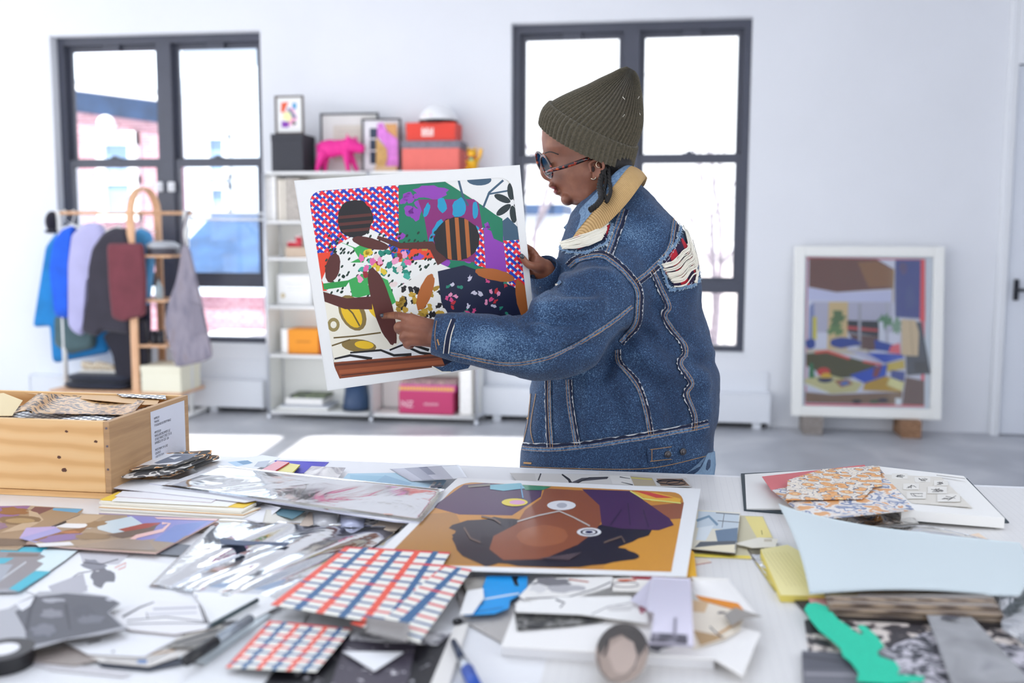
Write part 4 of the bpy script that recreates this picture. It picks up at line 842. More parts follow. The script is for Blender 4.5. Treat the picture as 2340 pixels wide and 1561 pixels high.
# ---------------------------------------------------------------- things along the far edge
def rect(a, b, c, d): return [(a, b), (c, b), (c, d), (a, d)]
curled('purple_sheet', 'violet curled sheet sticking up at the far edge of the table', 'paper', [(626, 1052), (752, 1056), (728, 1078), (660, 1084)], .001, lambda u, v: .012*math.sin(PI*u)*(1-v), M('violet_paper', '5a55c4', .5))
paper('pink_note_pad', 'pink note pad with red edge at the far edge of the table', 'note pad', [(595, 1075), (634, 1053), (661, 1056), (628, 1076)], .014, t=.003, col='f0b4bc', edge='c43c48')
paper('yellow_note_pad', 'small yellow note pad beside the pink note pad', 'note pad', [(630, 1078), (656, 1058), (686, 1062), (668, 1080)], .010, t=.003, col='f0e69a', edge='c9bb50')
paper('clear_sleeve_sheet', 'pale collage sheet with blue patches behind the long plastic sleeve', 'paper', [(430, 1062), (600, 1040), (642, 1046), (560, 1084), (470, 1090)], .016,
      [('b9d4ea', [(520, 1056), (560, 1052), (574, 1060), (540, 1066)]), ('7ba0c0', [(540, 1055), (566, 1052), (578, 1058), (556, 1062)]), ('c3c9d4', [(590, 1055), (618, 1052), (606, 1068), (580, 1066)])], col='eef0f4')
curled('curled_photo', 'pale curled photograph standing behind the long plastic sleeve', 'photograph', [(712, 1065), (790, 1069), (772, 1094), (692, 1084)], .008, lambda u, v: .014*math.sin(PI*min(1, u*1.1))*(1-.5*v), bw('faded_photo', 3, 18, 'bdb6ba', 'ece7e5', 'd8d2d2'))
paper('blue_sheet', 'pale blue cut sheet lying at the far edge right of the curled photograph', 'paper', [(795, 1082), (960, 1080), (1020, 1098), (1000, 1128), (860, 1120), (782, 1096)], .006,
      [('a3cbe0', [(800, 1085), (880, 1088), (850, 1104), (800, 1096)]), ('9cc0d8', [(880, 1086), (942, 1105), (922, 1114), (850, 1106)]), ('c2dcea', [(940, 1090), (1010, 1100), (1000, 1112), (950, 1104)])], col='b4d4e6')
curled('grey_photo', 'grey curled photograph pile lying left of the orange portrait print at the far edge', 'photograph', [(890, 1072), (1048, 1062), (1068, 1092), (940, 1100)], .008, lambda u, v: .02*math.sin(PI*u)**2*(1-.3*v), None, 24, 10,
       colf=lambda u, v: 'a9aab8' if .2 < u < .4 else ('8f92a4' if u < .55 and v < .6 and u >= .4 else ('c2c2ce' if u < .75 else 'eef0f6')))
paper('photo_scrap', 'white framed photo scrap with dark edge under the grey curled photographs', 'photograph', [(900, 1084), (920, 1074), (972, 1092), (962, 1096)], .004, t=.001, col='e6e2e2', edge='8a7f8a')
for i, (a, lb) in enumerate([([(976, 1118), (992, 1100), (998, 1102), (984, 1119)], 'leftmost of three thin cut strips beside the top left corner of the orange print'), ([(990, 1119), (1004, 1102), (1009, 1104), (996, 1120)], 'middle of three thin cut strips beside the top left corner of the orange print'), ([(984, 1110), (1012, 1108), (1012, 1112), (984, 1114)], 'crosswise one of three thin cut strips beside the orange print')]):
    paper('paper_strip', lb, 'paper strip', a, .008+.001*i, col=('e6e0dc', 'cfc9c9', '6b6a74')[i], group='thin cut strips by the orange print')
# charcoal drawing near the person
cd = [(1165, 1081), (1500, 1086), (1568, 1092), (1582, 1112), (1250, 1112), (1180, 1098)]
paper('charcoal_drawing', 'long charcoal drawing with loops lying at the far edge in front of the person', 'drawing', cd, .0035,
      [('d9d6d2', [(1222, 1082), (1440, 1086), (1450, 1108), (1225, 1100)]), ('33323a', stroke([(1236, 1082), (1230, 1098)], 3)), ('2c2b30', stroke([(1284, 1084), (1300, 1096), (1306, 1108)], (3, 8))), ('55535a', stroke([(1305, 1108), (1330, 1096), (1388, 1092)], (10, 5))), ('2c2b30', stroke([(1318, 1104), (1346, 1092), (1390, 1091)], 2.5)),
       ('e4e1dc', [(1392, 1086), (1440, 1088), (1446, 1108), (1400, 1106)]), ('2c2b30', stroke([(1416, 1090), (1440, 1094), (1420, 1102), (1446, 1108)], 2)), ('b7a98f', [(1440, 1088), (1490, 1092), (1500, 1110), (1450, 1110)]), ('d8ce5c', stroke([(1442, 1092), (1490, 1096)], 2)), ('8a6f5a', [(1500, 1094), (1560, 1094), (1576, 1110), (1510, 1110)]), ('1c1b22', stroke(ell(1528, 1101, 26, 5), 2)), ('1c1b22', stroke(ell(1545, 1104, 22, 5), 2)), ('1c1b22', stroke([(1500, 1100), (1560, 1098)], 2))], col='cfccc8')
# ---------------------------------------------------------------- long plastic sleeve with collage
SL = [(520, 1078), (620, 1062), (1010, 1120), (960, 1190), (900, 1188), (385, 1112), (430, 1092)]
paper('collage_sheet', 'long sheet of magazine cuttings inside the plastic sleeve', 'collage', [(470, 1098), (560, 1072), (1008, 1122), (940, 1184), (560, 1132)], .0225,
      [('c9cddb', [(480, 1100), (560, 1090), (660, 1120), (600, 1140), (500, 1118)]), ('d8b4c4', blob(560, 1098, 28, 7, 1)), ('8f8c9c', blob(600, 1086, 32, 8, 2)), ('a7aab8', blob(590, 1106, 34, 10, 3)), ('7fa8dc', [(622, 1122), (648, 1112), (640, 1130), (616, 1138)]), ('c99c7c', ell(632, 1108, 14, 5)),
       ('8b8d9c', [(660, 1080), (760, 1098), (730, 1140), (680, 1146), (652, 1112)]), ('b5b8c8', blob(700, 1120, 24, 14, 4)), ('d94c4c', [(754, 1110), (800, 1112), (828, 1118), (790, 1132), (776, 1146), (758, 1138), (770, 1124)]), ('d9a088', ell(828, 1108, 14, 5)), ('d9a890', [(762, 1146), (772, 1148), (748, 1164), (738, 1160)]), ('f0eeee', ell(776, 1116, 5, 6)),
       ('66646e', [(800, 1136), (850, 1126), (905, 1132), (900, 1146), (860, 1158), (800, 1160), (772, 1162)]), ('94696a', blob(868, 1146, 18, 7, 5)), ('4a4954', blob(890, 1134, 18, 8, 6)), ('cfcdd4', [(790, 1160), (820, 1140), (832, 1142), (800, 1164)]), ('a77882', blob(950, 1128, 34, 9, 7)), ('7a7884', blob(950, 1146, 30, 12, 8)), ('dcb8ac', blob(880, 1172, 34, 5, 9)), ('8a8894', blob(700, 1092, 26, 6, 10))], col='e6e7ec', t=.001)
curled('plastic_sleeve', 'long clear plastic sleeve with white bottom edge lying over the collage cuttings', 'sleeve', [(500, 1062), (1016, 1118), (962, 1192), (368, 1110)], .0245, lambda u, v: .0015+.002*math.sin(u*9)*math.sin(v*5), film('sleeve_film', 'ffffff', .22, .1, .3, 7), 30, 12, .0003)
paper('sleeve_edge', 'thin white foam board edge under the plastic sleeve', 'board', [(340, 1104), (372, 1100), (968, 1186), (958, 1194), (900, 1190)], .0195, t=.0028, col='f2f2f6', edge='c3c3d4')
# under and in front of the sleeve
curled('curled_receipt', 'white curled paper sticking out under the long sleeve edge', 'paper', [(600, 1150), (642, 1160), (598, 1196), (552, 1186)], .006, lambda u, v: .010*(1-v)*u, M('paper_f1f0f4', 'f1f0f4', .5))
curled('folded_paper', 'cream folded booklet beside the white curled paper under the long sleeve', 'booklet', [(608, 1164), (700, 1170), (692, 1200), (600, 1194)], .003, lambda u, v: .010*(1-u), M('paper_e9e4da', 'e9e4da', .55))
paper('teal_card', 'small teal card under the long sleeve edge', 'card', [(622, 1160), (698, 1168), (668, 1186), (634, 1176)], .0105, col='5c8290', t=.0008)
paper('beige_card', 'beige card under the long sleeve between teal card and silver cut-out', 'card', [(706, 1170), (724, 1172), (716, 1204), (684, 1200)], .004, col='c9b7a8', t=.001)
for i, (x, y, c, lb) in enumerate(((744, 1186, 'b9b8bc', 'rounded silver grey cut-out under the long sleeve edge'), (806, 1190, 'b4b8d0', 'rounded lilac grey cut-out under the long sleeve edge'))):
    curled('rounded_cutout', lb, 'cut-out', [(x-30, y-14), (x+32, y-12), (x+24, y+16), (x-28, y+14)], .006, lambda u, v: .007*math.sin(PI*u)*math.sin(PI*v), M('cut_'+c, c, .28, metal=.25), 12, 8)
paper('photo_scrap', 'small scrap with dark scribbles right of the lilac cut-out', 'photograph', [(832, 1180), (912, 1190), (918, 1204), (830, 1206)], .004, mat=bw('scribble', 4, 60, '55525a', 'd8d4d0', '9a948f'))
paper('beige_card', 'beige card edge touching the left border of the orange print', 'card', [(870, 1190), (926, 1196), (905, 1212), (840, 1208)], .0055, col='cbbaa8', t=.001)
# ---------------------------------------------------------------- left collage boards
G2 = 'brown and lilac collage boards at the left'
paper('collage_board', 'brown and plum collage board at the left frame edge behind the lilac board', 'collage', [(-160, 1164), (60, 1155), (190, 1163), (182, 1176), (120, 1200), (40, 1256), (-200, 1250)], .004,
      [('a08468', [(-160, 1166), (190, 1163), (182, 1176), (110, 1205), (40, 1254), (-200, 1250)]), ('8a5f9c', [(-40, 1157), (70, 1156), (40, 1180), (-40, 1200)]), ('6c3848', [(80, 1158), (126, 1160), (86, 1177), (70, 1166)]), ('4aa4cc', [(122, 1161), (189, 1163), (176, 1172), (120, 1166)]), ('c3a98c', [(66, 1166), (86, 1172), (100, 1188), (60, 1210), (0, 1218), (40, 1200), (66, 1186)]),
       ('8f5a34', blob(30, 1168, 34, 9, 1)), ('7a5f44', blob(40, 1188, 44, 10, 2)), ('a88a60', ell(46, 1190, 34, 6)), ('8a6a86', blob(-10, 1202, 30, 8, 3)), ('b9a8d8', [(60, 1206), (125, 1203), (140, 1212), (80, 1228), (44, 1230)]), ('6a5648', [(-60, 1228), (60, 1232), (70, 1246), (-60, 1250)])], t=.0025, col='b9a48c', group=G2, rough=.35)
paper('collage_board', 'lilac and brown collage board overlapping the brown one at the left', 'collage', [(188, 1174), (500, 1186), (356, 1263), (150, 1250), (60, 1240), (130, 1206)], .0068,
      [('8c8ccc', [(290, 1178), (498, 1187), (430, 1224), (310, 1236), (300, 1200)]), ('6f86c8', [(400, 1200), (478, 1190), (400, 1240), (350, 1236)]), ('9ca2e0', [(44, 1230), (130, 1206), (150, 1220), (80, 1240)]), ('bfa88e', [(150, 1190), (188, 1176), (240, 1178), (200, 1200), (160, 1204)]), ('f2f4f6', [(126, 1204), (150, 1196), (240, 1198), (205, 1208), (150, 1206)]), ('cfe0e8', [(220, 1196), (300, 1180), (330, 1200), (270, 1222), (224, 1210)]),
       ('8c7158', blob(218, 1198, 26, 7, 1, rot=-.2)), ('7a4a32', [(70, 1236), (150, 1212), (200, 1204), (180, 1222), (130, 1238)]), ('7d6cae', blob(150, 1228, 55, 9, 4, rot=-.1)), ('8a7560', blob(210, 1226, 38, 8, 6)), ('b5704c', blob(160, 1216, 26, 3, 7)), ('a8413c', [(270, 1210), (330, 1196), (368, 1194), (340, 1216), (300, 1226), (290, 1216)]), ('6a5a54', [(240, 1222), (340, 1206), (360, 1198), (350, 1214), (280, 1230)]),
       ('f4c6c2', [(352, 1182), (498, 1186), (494, 1190), (360, 1186)]), ('f4c6c2', stroke([(370, 1196), (388, 1196), (372, 1212), (312, 1226), (280, 1248)], (6, 9))), ('a09084', [(170, 1248), (280, 1230), (340, 1236), (356, 1258), (180, 1252)]), ('f0f2f4', [(80, 1242), (160, 1238), (170, 1246), (90, 1250)])], t=.0025, col='a8937e', group=G2, rough=.3, coat=.3, edge='d9b8ae')
paper('turquoise_collage', 'turquoise and grey striped collage piece at the left frame edge', 'collage', [(-120, 1248), (112, 1250), (178, 1258), (134, 1290), (40, 1352), (-140, 1356)], .0035,
      [('8d8a90', [(-120, 1250), (112, 1252), (90, 1300), (20, 1345), (-140, 1350)]), ('1fb4cc', [(2, 1251), (110, 1251), (100, 1262), (0, 1261)]), ('1fb4cc', [(-20, 1275), (32, 1275), (10, 1288), (-20, 1290)]), ('776a68', [(20, 1264), (90, 1266), (86, 1272), (14, 1272)]), ('dceef0', [(100, 1256), (176, 1259), (150, 1280), (112, 1306), (80, 1304), (100, 1288), (84, 1282), (104, 1272), (92, 1266)]),
       ('c3c8ce', stroke([(-20, 1340), (60, 1284)], 4)), ('a4acb8', [(-20, 1290), (30, 1290), (0, 1330), (-40, 1340)]), ('1fb8d0', [(80, 1305), (116, 1306), (44, 1352), (20, 1346)])], t=.001, col='a2a4ac', rough=.35)
# ---------------------------------------------------------------- clear bag with ribbon
paper('photo_pages', 'pale magazine cuttings inside the clear glossy bag', 'collage', [(470, 1192), (600, 1180), (930, 1205), (880, 1262), (700, 1342), (640, 1372), (380, 1345), (372, 1330), (500, 1240)], .0025,
      [('a9a49c', [(500, 1196), (560, 1190), (600, 1200), (540, 1222)]), ('b48e78', blob(520, 1200, 20, 7, 1)), ('6f6e72', blob(560, 1196, 26, 6, 2)), ('b7c3d4', [(540, 1210), (590, 1198), (620, 1215), (580, 1232)]), ('e9ce9c', [(600, 1262), (700, 1264), (690, 1276), (660, 1292), (620, 1280)]), ('c8a3a0', blob(560, 1262, 40, 5, 3)), ('9fb0c8', [(470, 1300), (600, 1290), (660, 1310), (640, 1350), (450, 1340)]), ('b8b2a6', [(780, 1206), (900, 1210), (870, 1240), (800, 1236)]),
       ('8a8076', blob(830, 1222, 36, 7, 4)), ('c3b79c', [(850, 1232), (890, 1226), (876, 1246), (840, 1248)]), ('7c8088', [(380, 1240), (480, 1250), (440, 1272), (300, 1262)]), ('8e857a', blob(480, 1210, 30, 6, 8)), ('cdbfc4', blob(720, 1240, 50, 9, 5))], col='d3d6de', t=.0008)
curled('clear_bag', 'large glossy clear plastic bag lying left of the red and blue woven pattern paper', 'plastic bag', [(500, 1184), (930, 1204), (660, 1378), (340, 1340)], .004, lambda u, v: .010*abs(math.sin(u*5+v*3))*math.sin(PI*min(1, v+.1))*math.sin(PI*u)+.0005+.003*math.sin(u*23+v*8)*math.sin(PI*u), film('bag_film', 'ffffff', .3, .1, .2, 8), 40, 30, .0003)
paper('dark_strip', 'dark blue grey strip of tape across the top of the clear bag', 'strip', [(502, 1232), (565, 1236), (600, 1238), (662, 1240), (652, 1248), (600, 1242), (560, 1246), (506, 1242)], .014, col='4d5a74', t=.001)
# ---------------------------------------------------------------- drawings and scraps, front left
G3 = 'black and white drawing scraps at the front left'
wsk = lambda *a: [('3f3e48', stroke(p, w)) for p, w in a]
paper('white_sheet', 'plain white sheet running from the left drawings to the clear bag', 'paper', [(180, 1262), (420, 1292), (520, 1330), (600, 1372), (560, 1420), (200, 1400), (60, 1350)], .001,
      [('c9c6cc', [(182, 1264), (300, 1266), (270, 1290), (190, 1290)]), ('8a8a94', blob(215, 1292, 30, 12, 1, rot=.2)), ('77777f', blob(232, 1320, 24, 20, 2, amt=.35)), ('3f3e48', stroke([(190, 1285), (230, 1290), (270, 1278)], 2)), ('e0a090', stroke([(262, 1298), (288, 1286), (286, 1296), (270, 1302)], 2.5)), ('6a6972', stroke([(120, 1350), (180, 1310), (240, 1300)], 2)), ('6a6972', stroke([(140, 1360), (200, 1340)], 2)), ('b9b8c0', [(110, 1340), (190, 1310), (200, 1350), (130, 1370)])], col='f2f2f4', group=G3)
paper('white_sheet', 'line drawing with pale grey wash right of the dark charcoal piece', 'drawing', [(250, 1400), (350, 1372), (455, 1380), (470, 1420), (480, 1436), (400, 1450), (300, 1440), (270, 1430)], .010,
      wsk(([(280, 1410), (320, 1388), (352, 1376)], (5, 2)), ([(335, 1400), (338, 1414)], 2), ([(455, 1382), (468, 1422)], 2.5), ([(290, 1418), (380, 1410), (476, 1422)], 2), ([(290, 1426), (380, 1424), (476, 1424)], 2))+[('c3c2ca', stroke([(350, 1392), (450, 1388)], 5)), ('cfced6', stroke([(340, 1404), (450, 1400)], 4))], col='eeecee', t=.0012, group=G3, edge='a38f88')
paper('white_sheet', 'empty white sheet between line drawing and black pen', 'paper', [(440, 1352), (600, 1358), (650, 1378), (585, 1412), (478, 1424), (462, 1385)], .006, [('8c8ba0', stroke([(448, 1360), (450, 1366)], 2))], col='f4f4f5', group=G3)
paper('charcoal_piece', 'large torn piece of dark grey charcoal rubbing at the front left', 'drawing', [(-120, 1420), (20, 1390), (45, 1375), (90, 1352), (160, 1350), (245, 1362), (275, 1378), (250, 1400), (292, 1436), (230, 1450), (150, 1462), (45, 1492), (0, 1475), (-140, 1470)], .018,
      [('5f6068', [(34, 1398), (72, 1380), (84, 1364), (150, 1356), (240, 1364), (272, 1378), (246, 1400), (280, 1432), (200, 1450), (60, 1478), (58, 1440)]), ('8a8a92', blob(118, 1402, 26, 10, 1)), ('a8a8b0', blob(120, 1372, 24, 5, 2)), ('e8e8ec', [(36, 1380), (76, 1366), (80, 1378), (50, 1396)]), ('4a4b54', stroke([(84, 1362), (70, 1392), (60, 1440)], (7, 10))), ('4a4b54', stroke([(150, 1380), (160, 1440)], (9, 4))), ('74757e', blob(210, 1415, 30, 12, 4)), ('c9c9d2', blob(250, 1370, 8, 3, 5)), ('5a5b64', blob(190, 1395, 26, 14, 8)), ('7b7c86', blob(100, 1440, 30, 14, 9))], col='b4b4ba', t=.0012, group=G3, edge='4a4646')
for i, (pl_, zz_, c, lb) in enumerate([([(140, 1462), (280, 1438), (350, 1440), (420, 1452), (330, 1500), (200, 1494)], .007, 'f0f0f3', 'white scrap with small marks under the charcoal piece'), ([(60, 1490), (190, 1470), (260, 1500), (170, 1520), (60, 1510)], .003, 'a59a94', 'brown grey scrap low under the charcoal piece'),
        ([(200, 1496), (330, 1500), (430, 1456), (480, 1444), (440, 1490), (340, 1522), (230, 1512)], .004, 'e2ddd8', 'cream scrap pile in front of the white scrap'), ([(440, 1438), (500, 1424), (520, 1436), (470, 1480), (380, 1478)], .008, '8c8984', 'grey striped photo scrap beside the black pen'), ([(220, 1506), (340, 1516), (440, 1500), (440, 1512), (340, 1532), (230, 1522)], .0015, '3c4250', 'dark blue grey scrap at the very front of the left pile'), ([(60, 1512), (220, 1524), (300, 1540), (280, 1546), (120, 1530)], .001, 'd2cfd2', 'pale scrap edge nearest the viewer on the left')]):
    paper('paper_scrap', lb, 'paper scrap', pl_, zz_, {0: wsk(([(200, 1470), (230, 1462)], 4), ([(255, 1490), (262, 1488)], 3)), 2: wsk(([(240, 1508), (330, 1512)], 2), ([(340, 1512), (420, 1474)], 2))+[('4a76b0', rect(314, 1508, 336, 1516)), ('caa070', stroke([(330, 1498), (400, 1486)], 3))], 3: wsk(([(400, 1470), (500, 1440)], 4), ([(420, 1476), (490, 1456)], 3))+[('d8d2c8', stroke([(400, 1462), (506, 1430)], 4))]}.get(i, ()), col=c, group=G3, t=.0012)
# roll of black tape at the left front corner, pen, marker
c = PZ(8, 1520, TZ+.0005); t = thing('tape_roll', 'black roll of tape at the bottom left corner of the photo', 'tape', c)
obj('tape', lathe([(.018, .0), (.034, .0), (.034, .019), (.018, .019)], c, 30), M('black_gloss_tape', '141418', .25), t, smooth=False); obj('core', lathe([(.016, 0), (.018, 0), (.018, .0192), (.016, .0192)], c, 30), M('paper_f1f0f4', 'f1f0f4', .5), t)
def rod(name, label, cat, a, b, h, r, parts):
    A0, B0 = PZ(*a, TZ+h+r), PZ(*b, TZ+h+r); L = B0-A0; t = thing(name, label, cat, (A0+B0)/2)
    for pn, u0, u1, rr0, rr1, m in parts: obj(pn, tube([A0+L*u0, A0+L*u1], [r*rr0, r*rr1], 14), m, t, smooth=True)
    return t
rod('marker_pen', 'grey marker pen with black cap lying beside the woven pattern papers', 'pen', (425, 1510), (575, 1412), .010, .0065, [('cap', 0, .42, 1.05, 1.15, M('pen_black', '202024', .3)), ('barrel', .42, .97, 1, 1, M('pen_grey_steel', '9aa2ac', .25, metal=.5)), ('end_plug', .97, 1, .8, .6, M('pen_black', '202024', .3))])
rod('fineliner_pen', 'thin dark pen with silver tip lying behind the marker pen', 'pen', (472, 1436), (588, 1372), .009, .0032, [('tip', 0, .08, .3, .9, M('pen_grey_steel', '9aa2ac', .25, metal=.5)), ('barrel', .08, 1, 1, 1, M('pen_dark_green', '3c4c50', .3))])
paper('pale_green_strip', 'pale grey green strip of paper beneath the marker pen', 'strip', [(400, 1500), (590, 1400), (620, 1404), (470, 1516)], .004, col='c4cdd2', t=.001)
paper('white_sheet', 'big white sheet corner at the front between marker pen and woven papers', 'paper', [(400, 1575), (600, 1420), (700, 1400), (640, 1600), (380, 1610)], .0015, col='eff0f2')
# ---------------------------------------------------------------- woven pattern papers
CO, BL, WH = 'f0604c', '3e6a96', 'f1efe6'
def weave(surfpx, quad, nu, nv, wa=.34, wb=.30, sub=3, mask=None):
    """vertical and horizontal bars alternating colours; returns coloured quads over a curved sheet"""
    vs, fs, cs = [], [], []
    def add(u0, u1, v0, v1, c):
        n = sub if u1-u0 > .7/nu or v1-v0 > .7/nv else 1
        for a in range(n):
            for b in range(n):
                k = len(vs); U = [u0+(u1-u0)*a/n, u0+(u1-u0)*(a+1)/n]; Q = [v0+(v1-v0)*b/n, v0+(v1-v0)*(b+1)/n]
                vs.extend([surfpx(U[0], Q[0]), surfpx(U[1], Q[0]), surfpx(U[1], Q[1]), surfpx(U[0], Q[1])]); fs.append((k, k+1, k+2, k+3)); cs.append(lin(c))
    for i in range(nu):
        for j in range(nv):
            u0, v0 = i/nu, j/nv; u1, v1 = (i+1)/nu, (j+1)/nv; um, vm = u0+(u1-u0)*wa, v0+(v1-v0)*wb
            if mask and not mask((u0+u1)/2, (v0+v1)/2): continue
            vert = (CO, BL)[i % 2]; hor = ('e0434a', '3a5e92')[j % 2]; vert0 = hor if (i+j//2) % 3 == 0 else vert
            add(u0, um, v0, vm, vert0); add(u0, um, vm, v1, vert); add(um, u1, v0, vm, hor); add(um, u1, vm, v1, WH)
    return (vs, fs), cs
def woven(label, q, z, hf, nu, nv, grp='red and blue woven pattern papers'):
    P = lambda u, v, e=0: PZ(*bil(q, u, v), TZ+z+hf(u, v)+e)
    c = P(.5, .5); r = thing('pattern_paper', label, 'paper', c, grp)
    shp, cs = weave(lambda u, v: P(u, v, .0008), q, nu, nv); obj('woven_print', shp, ink(.5), r, cols=cs)
    obj('sheet', grid(P, 20, 14, .0005), M('paper_dark_navy_back', '4c4640', .6), r)
    return r
woven('smaller nearer red and blue woven pattern paper curling at its front edge', [(615, 1418), (806, 1436), (722, 1536), (515, 1526)], .008, lambda u, v: .006*math.sin(PI*v)+.004*math.sin(PI*u), 6, 8)
woven('large red and blue woven pattern paper overlapping the orange print corner', [(790, 1249), (1029, 1262), (925, 1436), (618, 1382)], .024, lambda u, v: .004*math.sin(PI*u)-.004*v, 6, 12)
woven('torn right half of the red and blue woven pattern paper beside the orange print edge', [(1010, 1290), (1078, 1302), (958, 1470), (800, 1425)], .0225, lambda u, v: .003*math.sin(PI*u)-.003*v, 2, 12)
# ---------------------------------------------------------------- orange print
OZ = .020
op = [(1046, 1092), (1601, 1117), (1569, 1318), (826, 1298)]
oin = rnd([(1052, 1101), (1567, 1126), (1534, 1307), (868, 1288)], 34, 6)
cl = lambda poly: clip(poly, [(1052, 1101), (1567, 1126), (1534, 1307), (868, 1288)])
ol = [('d29038', oin), ('b8823e', cl([(900, 1180), (1040, 1170), (1100, 1290), (860, 1290)])), ('dd9a34', cl([(1380, 1220), (1560, 1160), (1534, 1307), (1380, 1303)])), ('4c2a54', [(1000, 1150), (1060, 1108), (1110, 1104), (1240, 1112), (1236, 1135), (1170, 1178), (1050, 1176), (992, 1160)]), ('9c5c3c', cl([(1440, 1160), (1566, 1148), (1560, 1185), (1480, 1190)])),
      ('241b26', blob(1140, 1215, 105, 34, 11, 30, .12)), ('241b26', blob(1270, 1268, 190, 28, 12, 34, .08)), ('241b26', blob(1400, 1225, 90, 30, 13, 30, .14, -.25)), ('241b26', blob(1090, 1250, 60, 34, 14, 20, .1, .5)),
      ('92502f', [(1245, 1116), (1350, 1122), (1372, 1150), (1375, 1190), (1360, 1215), (1320, 1245), (1240, 1278), (1150, 1280), (1118, 1255), (1128, 1225), (1180, 1198), (1200, 1165), (1236, 1140)]), ('a5603a', blob(1240, 1225, 60, 24, 4, 20, .06)),
      ('4c2a54', cl([(1330, 1118), (1440, 1122), (1480, 1150), (1530, 1185), (1540, 1200), (1505, 1212), (1420, 1208), (1375, 1200), (1370, 1155)])), ('331c3a', stroke([(1435, 1150), (1440, 1200)], 3)), ('331c3a', stroke([(1470, 1165), (1482, 1205)], 3)), ('331c3a', stroke([(1420, 1165), (1395, 1200)], 3)),
      ('f0b83c', cl([(1440, 1124), (1500, 1126), (1556, 1140), (1554, 1148), (1490, 1146)])), ('d84a3c', cl([(1450, 1122), (1480, 1124), (1540, 1138), (1500, 1138)])), ('e6e07c', cl(stroke([(1440, 1122), (1470, 1140), (1556, 1150)], 3))), ('2f8a62', [(1195, 1108), (1260, 1112), (1240, 1120), (1200, 1120)]), ('7fc4d4', [(1120, 1108), (1190, 1104), (1200, 1116), (1150, 1122), (1120, 1118)]), ('8a8276', stroke([(1070, 1112), (1120, 1108)], 5)),
      ('f0d83c', ell(1176, 1148, 30, 9)), ('e8a8d0', ell(1182, 1148, 18, 5)), ('6aa8d0', stroke([(1190, 1110), (1195, 1138)], 3)), ('e9e9ec', ell(1283, 1155, 33, 11)), ('b9bac2', ell(1284, 1155, 12, 6)), ('e9e9ec', ell(1346, 1216, 28, 10)), ('3a3440', ell(1346, 1216, 20, 7)), ('e9e9ec', ell(1346, 1216, 15, 5)), ('1d1a4c', ell(1346, 1216, 9, 3.2)), ('c9c2bc', stroke([(1182, 1192), (1230, 1178), (1278, 1168), (1310, 1182), (1348, 1202)], 3)),
      ('6f5a4e', stroke([(1060, 1205), (1075, 1230), (1098, 1240)], 4)), ('6f5a4e', stroke([(1100, 1180), (1130, 1186), (1144, 1196)], 4)), ('6f5a4e', stroke([(1380, 1240), (1420, 1226), (1428, 1240)], 4)), ('57464a', [(1230, 1276), (1330, 1262), (1300, 1280)])]
paper('art_print', 'large glossy print with orange ground and dark rounded shapes lying on the table', 'print', op, OZ, ol, t=.0008, col='f5f5f5', rough=.35, coat=.25)
paper('yellow_orange_card', 'orange yellow card peeking out under the right edge of the orange print', 'card', [(1560, 1240), (1586, 1262), (1592, 1318), (1540, 1318)], .012, col='f2b61c', t=.0006)
# ---------------------------------------------------------------- scraps right of the orange print
paper('yellow_folder', 'yellow folder frame right of the orange print under the blue photo', 'folder', [(1560, 1230), (1690, 1178), (1744, 1180), (1772, 1240), (1716, 1278), (1560, 1270)], .001, [('f4dc58', [(1585, 1265), (1714, 1270), (1716, 1277), (1583, 1272)]), ('f1e08c', [(1702, 1180), (1742, 1181), (1764, 1228), (1730, 1230)]), ('9a8f4c', stroke([(1740, 1212), (1742, 1222)], 2))], col='d8cfae', t=.001)
paper('photo_print', 'blue grey landscape photo right of the orange print', 'photograph', [(1594, 1165), (1692, 1172), (1680, 1264), (1578, 1254)], .006,
      [('c9d4dc', [(1596, 1168), (1690, 1174), (1686, 1212), (1592, 1206)]), ('7c98ae', stroke([(1592, 1190), (1620, 1180), (1640, 1200)], 6)), ('dfe6ea', [(1596, 1206), (1632, 1200), (1612, 1236), (1590, 1234)]), ('6d8299', [(1634, 1212), (1686, 1206), (1684, 1240), (1640, 1240)]), ('5a5f66', [(1600, 1238), (1682, 1236), (1680, 1256), (1586, 1252)]), ('6c6e74', stroke([(1636, 1172), (1690, 1176)], 2)), ('6c6e74', stroke([(1655, 1174), (1650, 1206)], 1.5)), ('6c6e74', stroke([(1640, 1190), (1690, 1194)], 1.5)), ('f1e6c9', [(1582, 1252), (1640, 1246), (1680, 1244), (1678, 1262)])], col='e9e2cf', t=.003, edge='3c3026')
paper('cream_scrap', 'cream paper arm reaching right from the blue grey photo', 'paper scrap', [(1678, 1242), (1735, 1228), (1778, 1232), (1772, 1250), (1720, 1252)], .007, [('cfc4ae', rect(1746, 1232, 1764, 1238))], col='f1ebdc')
paper('red_edge_scrap', 'small cream scrap with red edge below the yellow folder', 'paper scrap', [(1588, 1277), (1612, 1276), (1626, 1284), (1590, 1290)], .001, col='e6d8c8', t=.001, edge='c0504a')
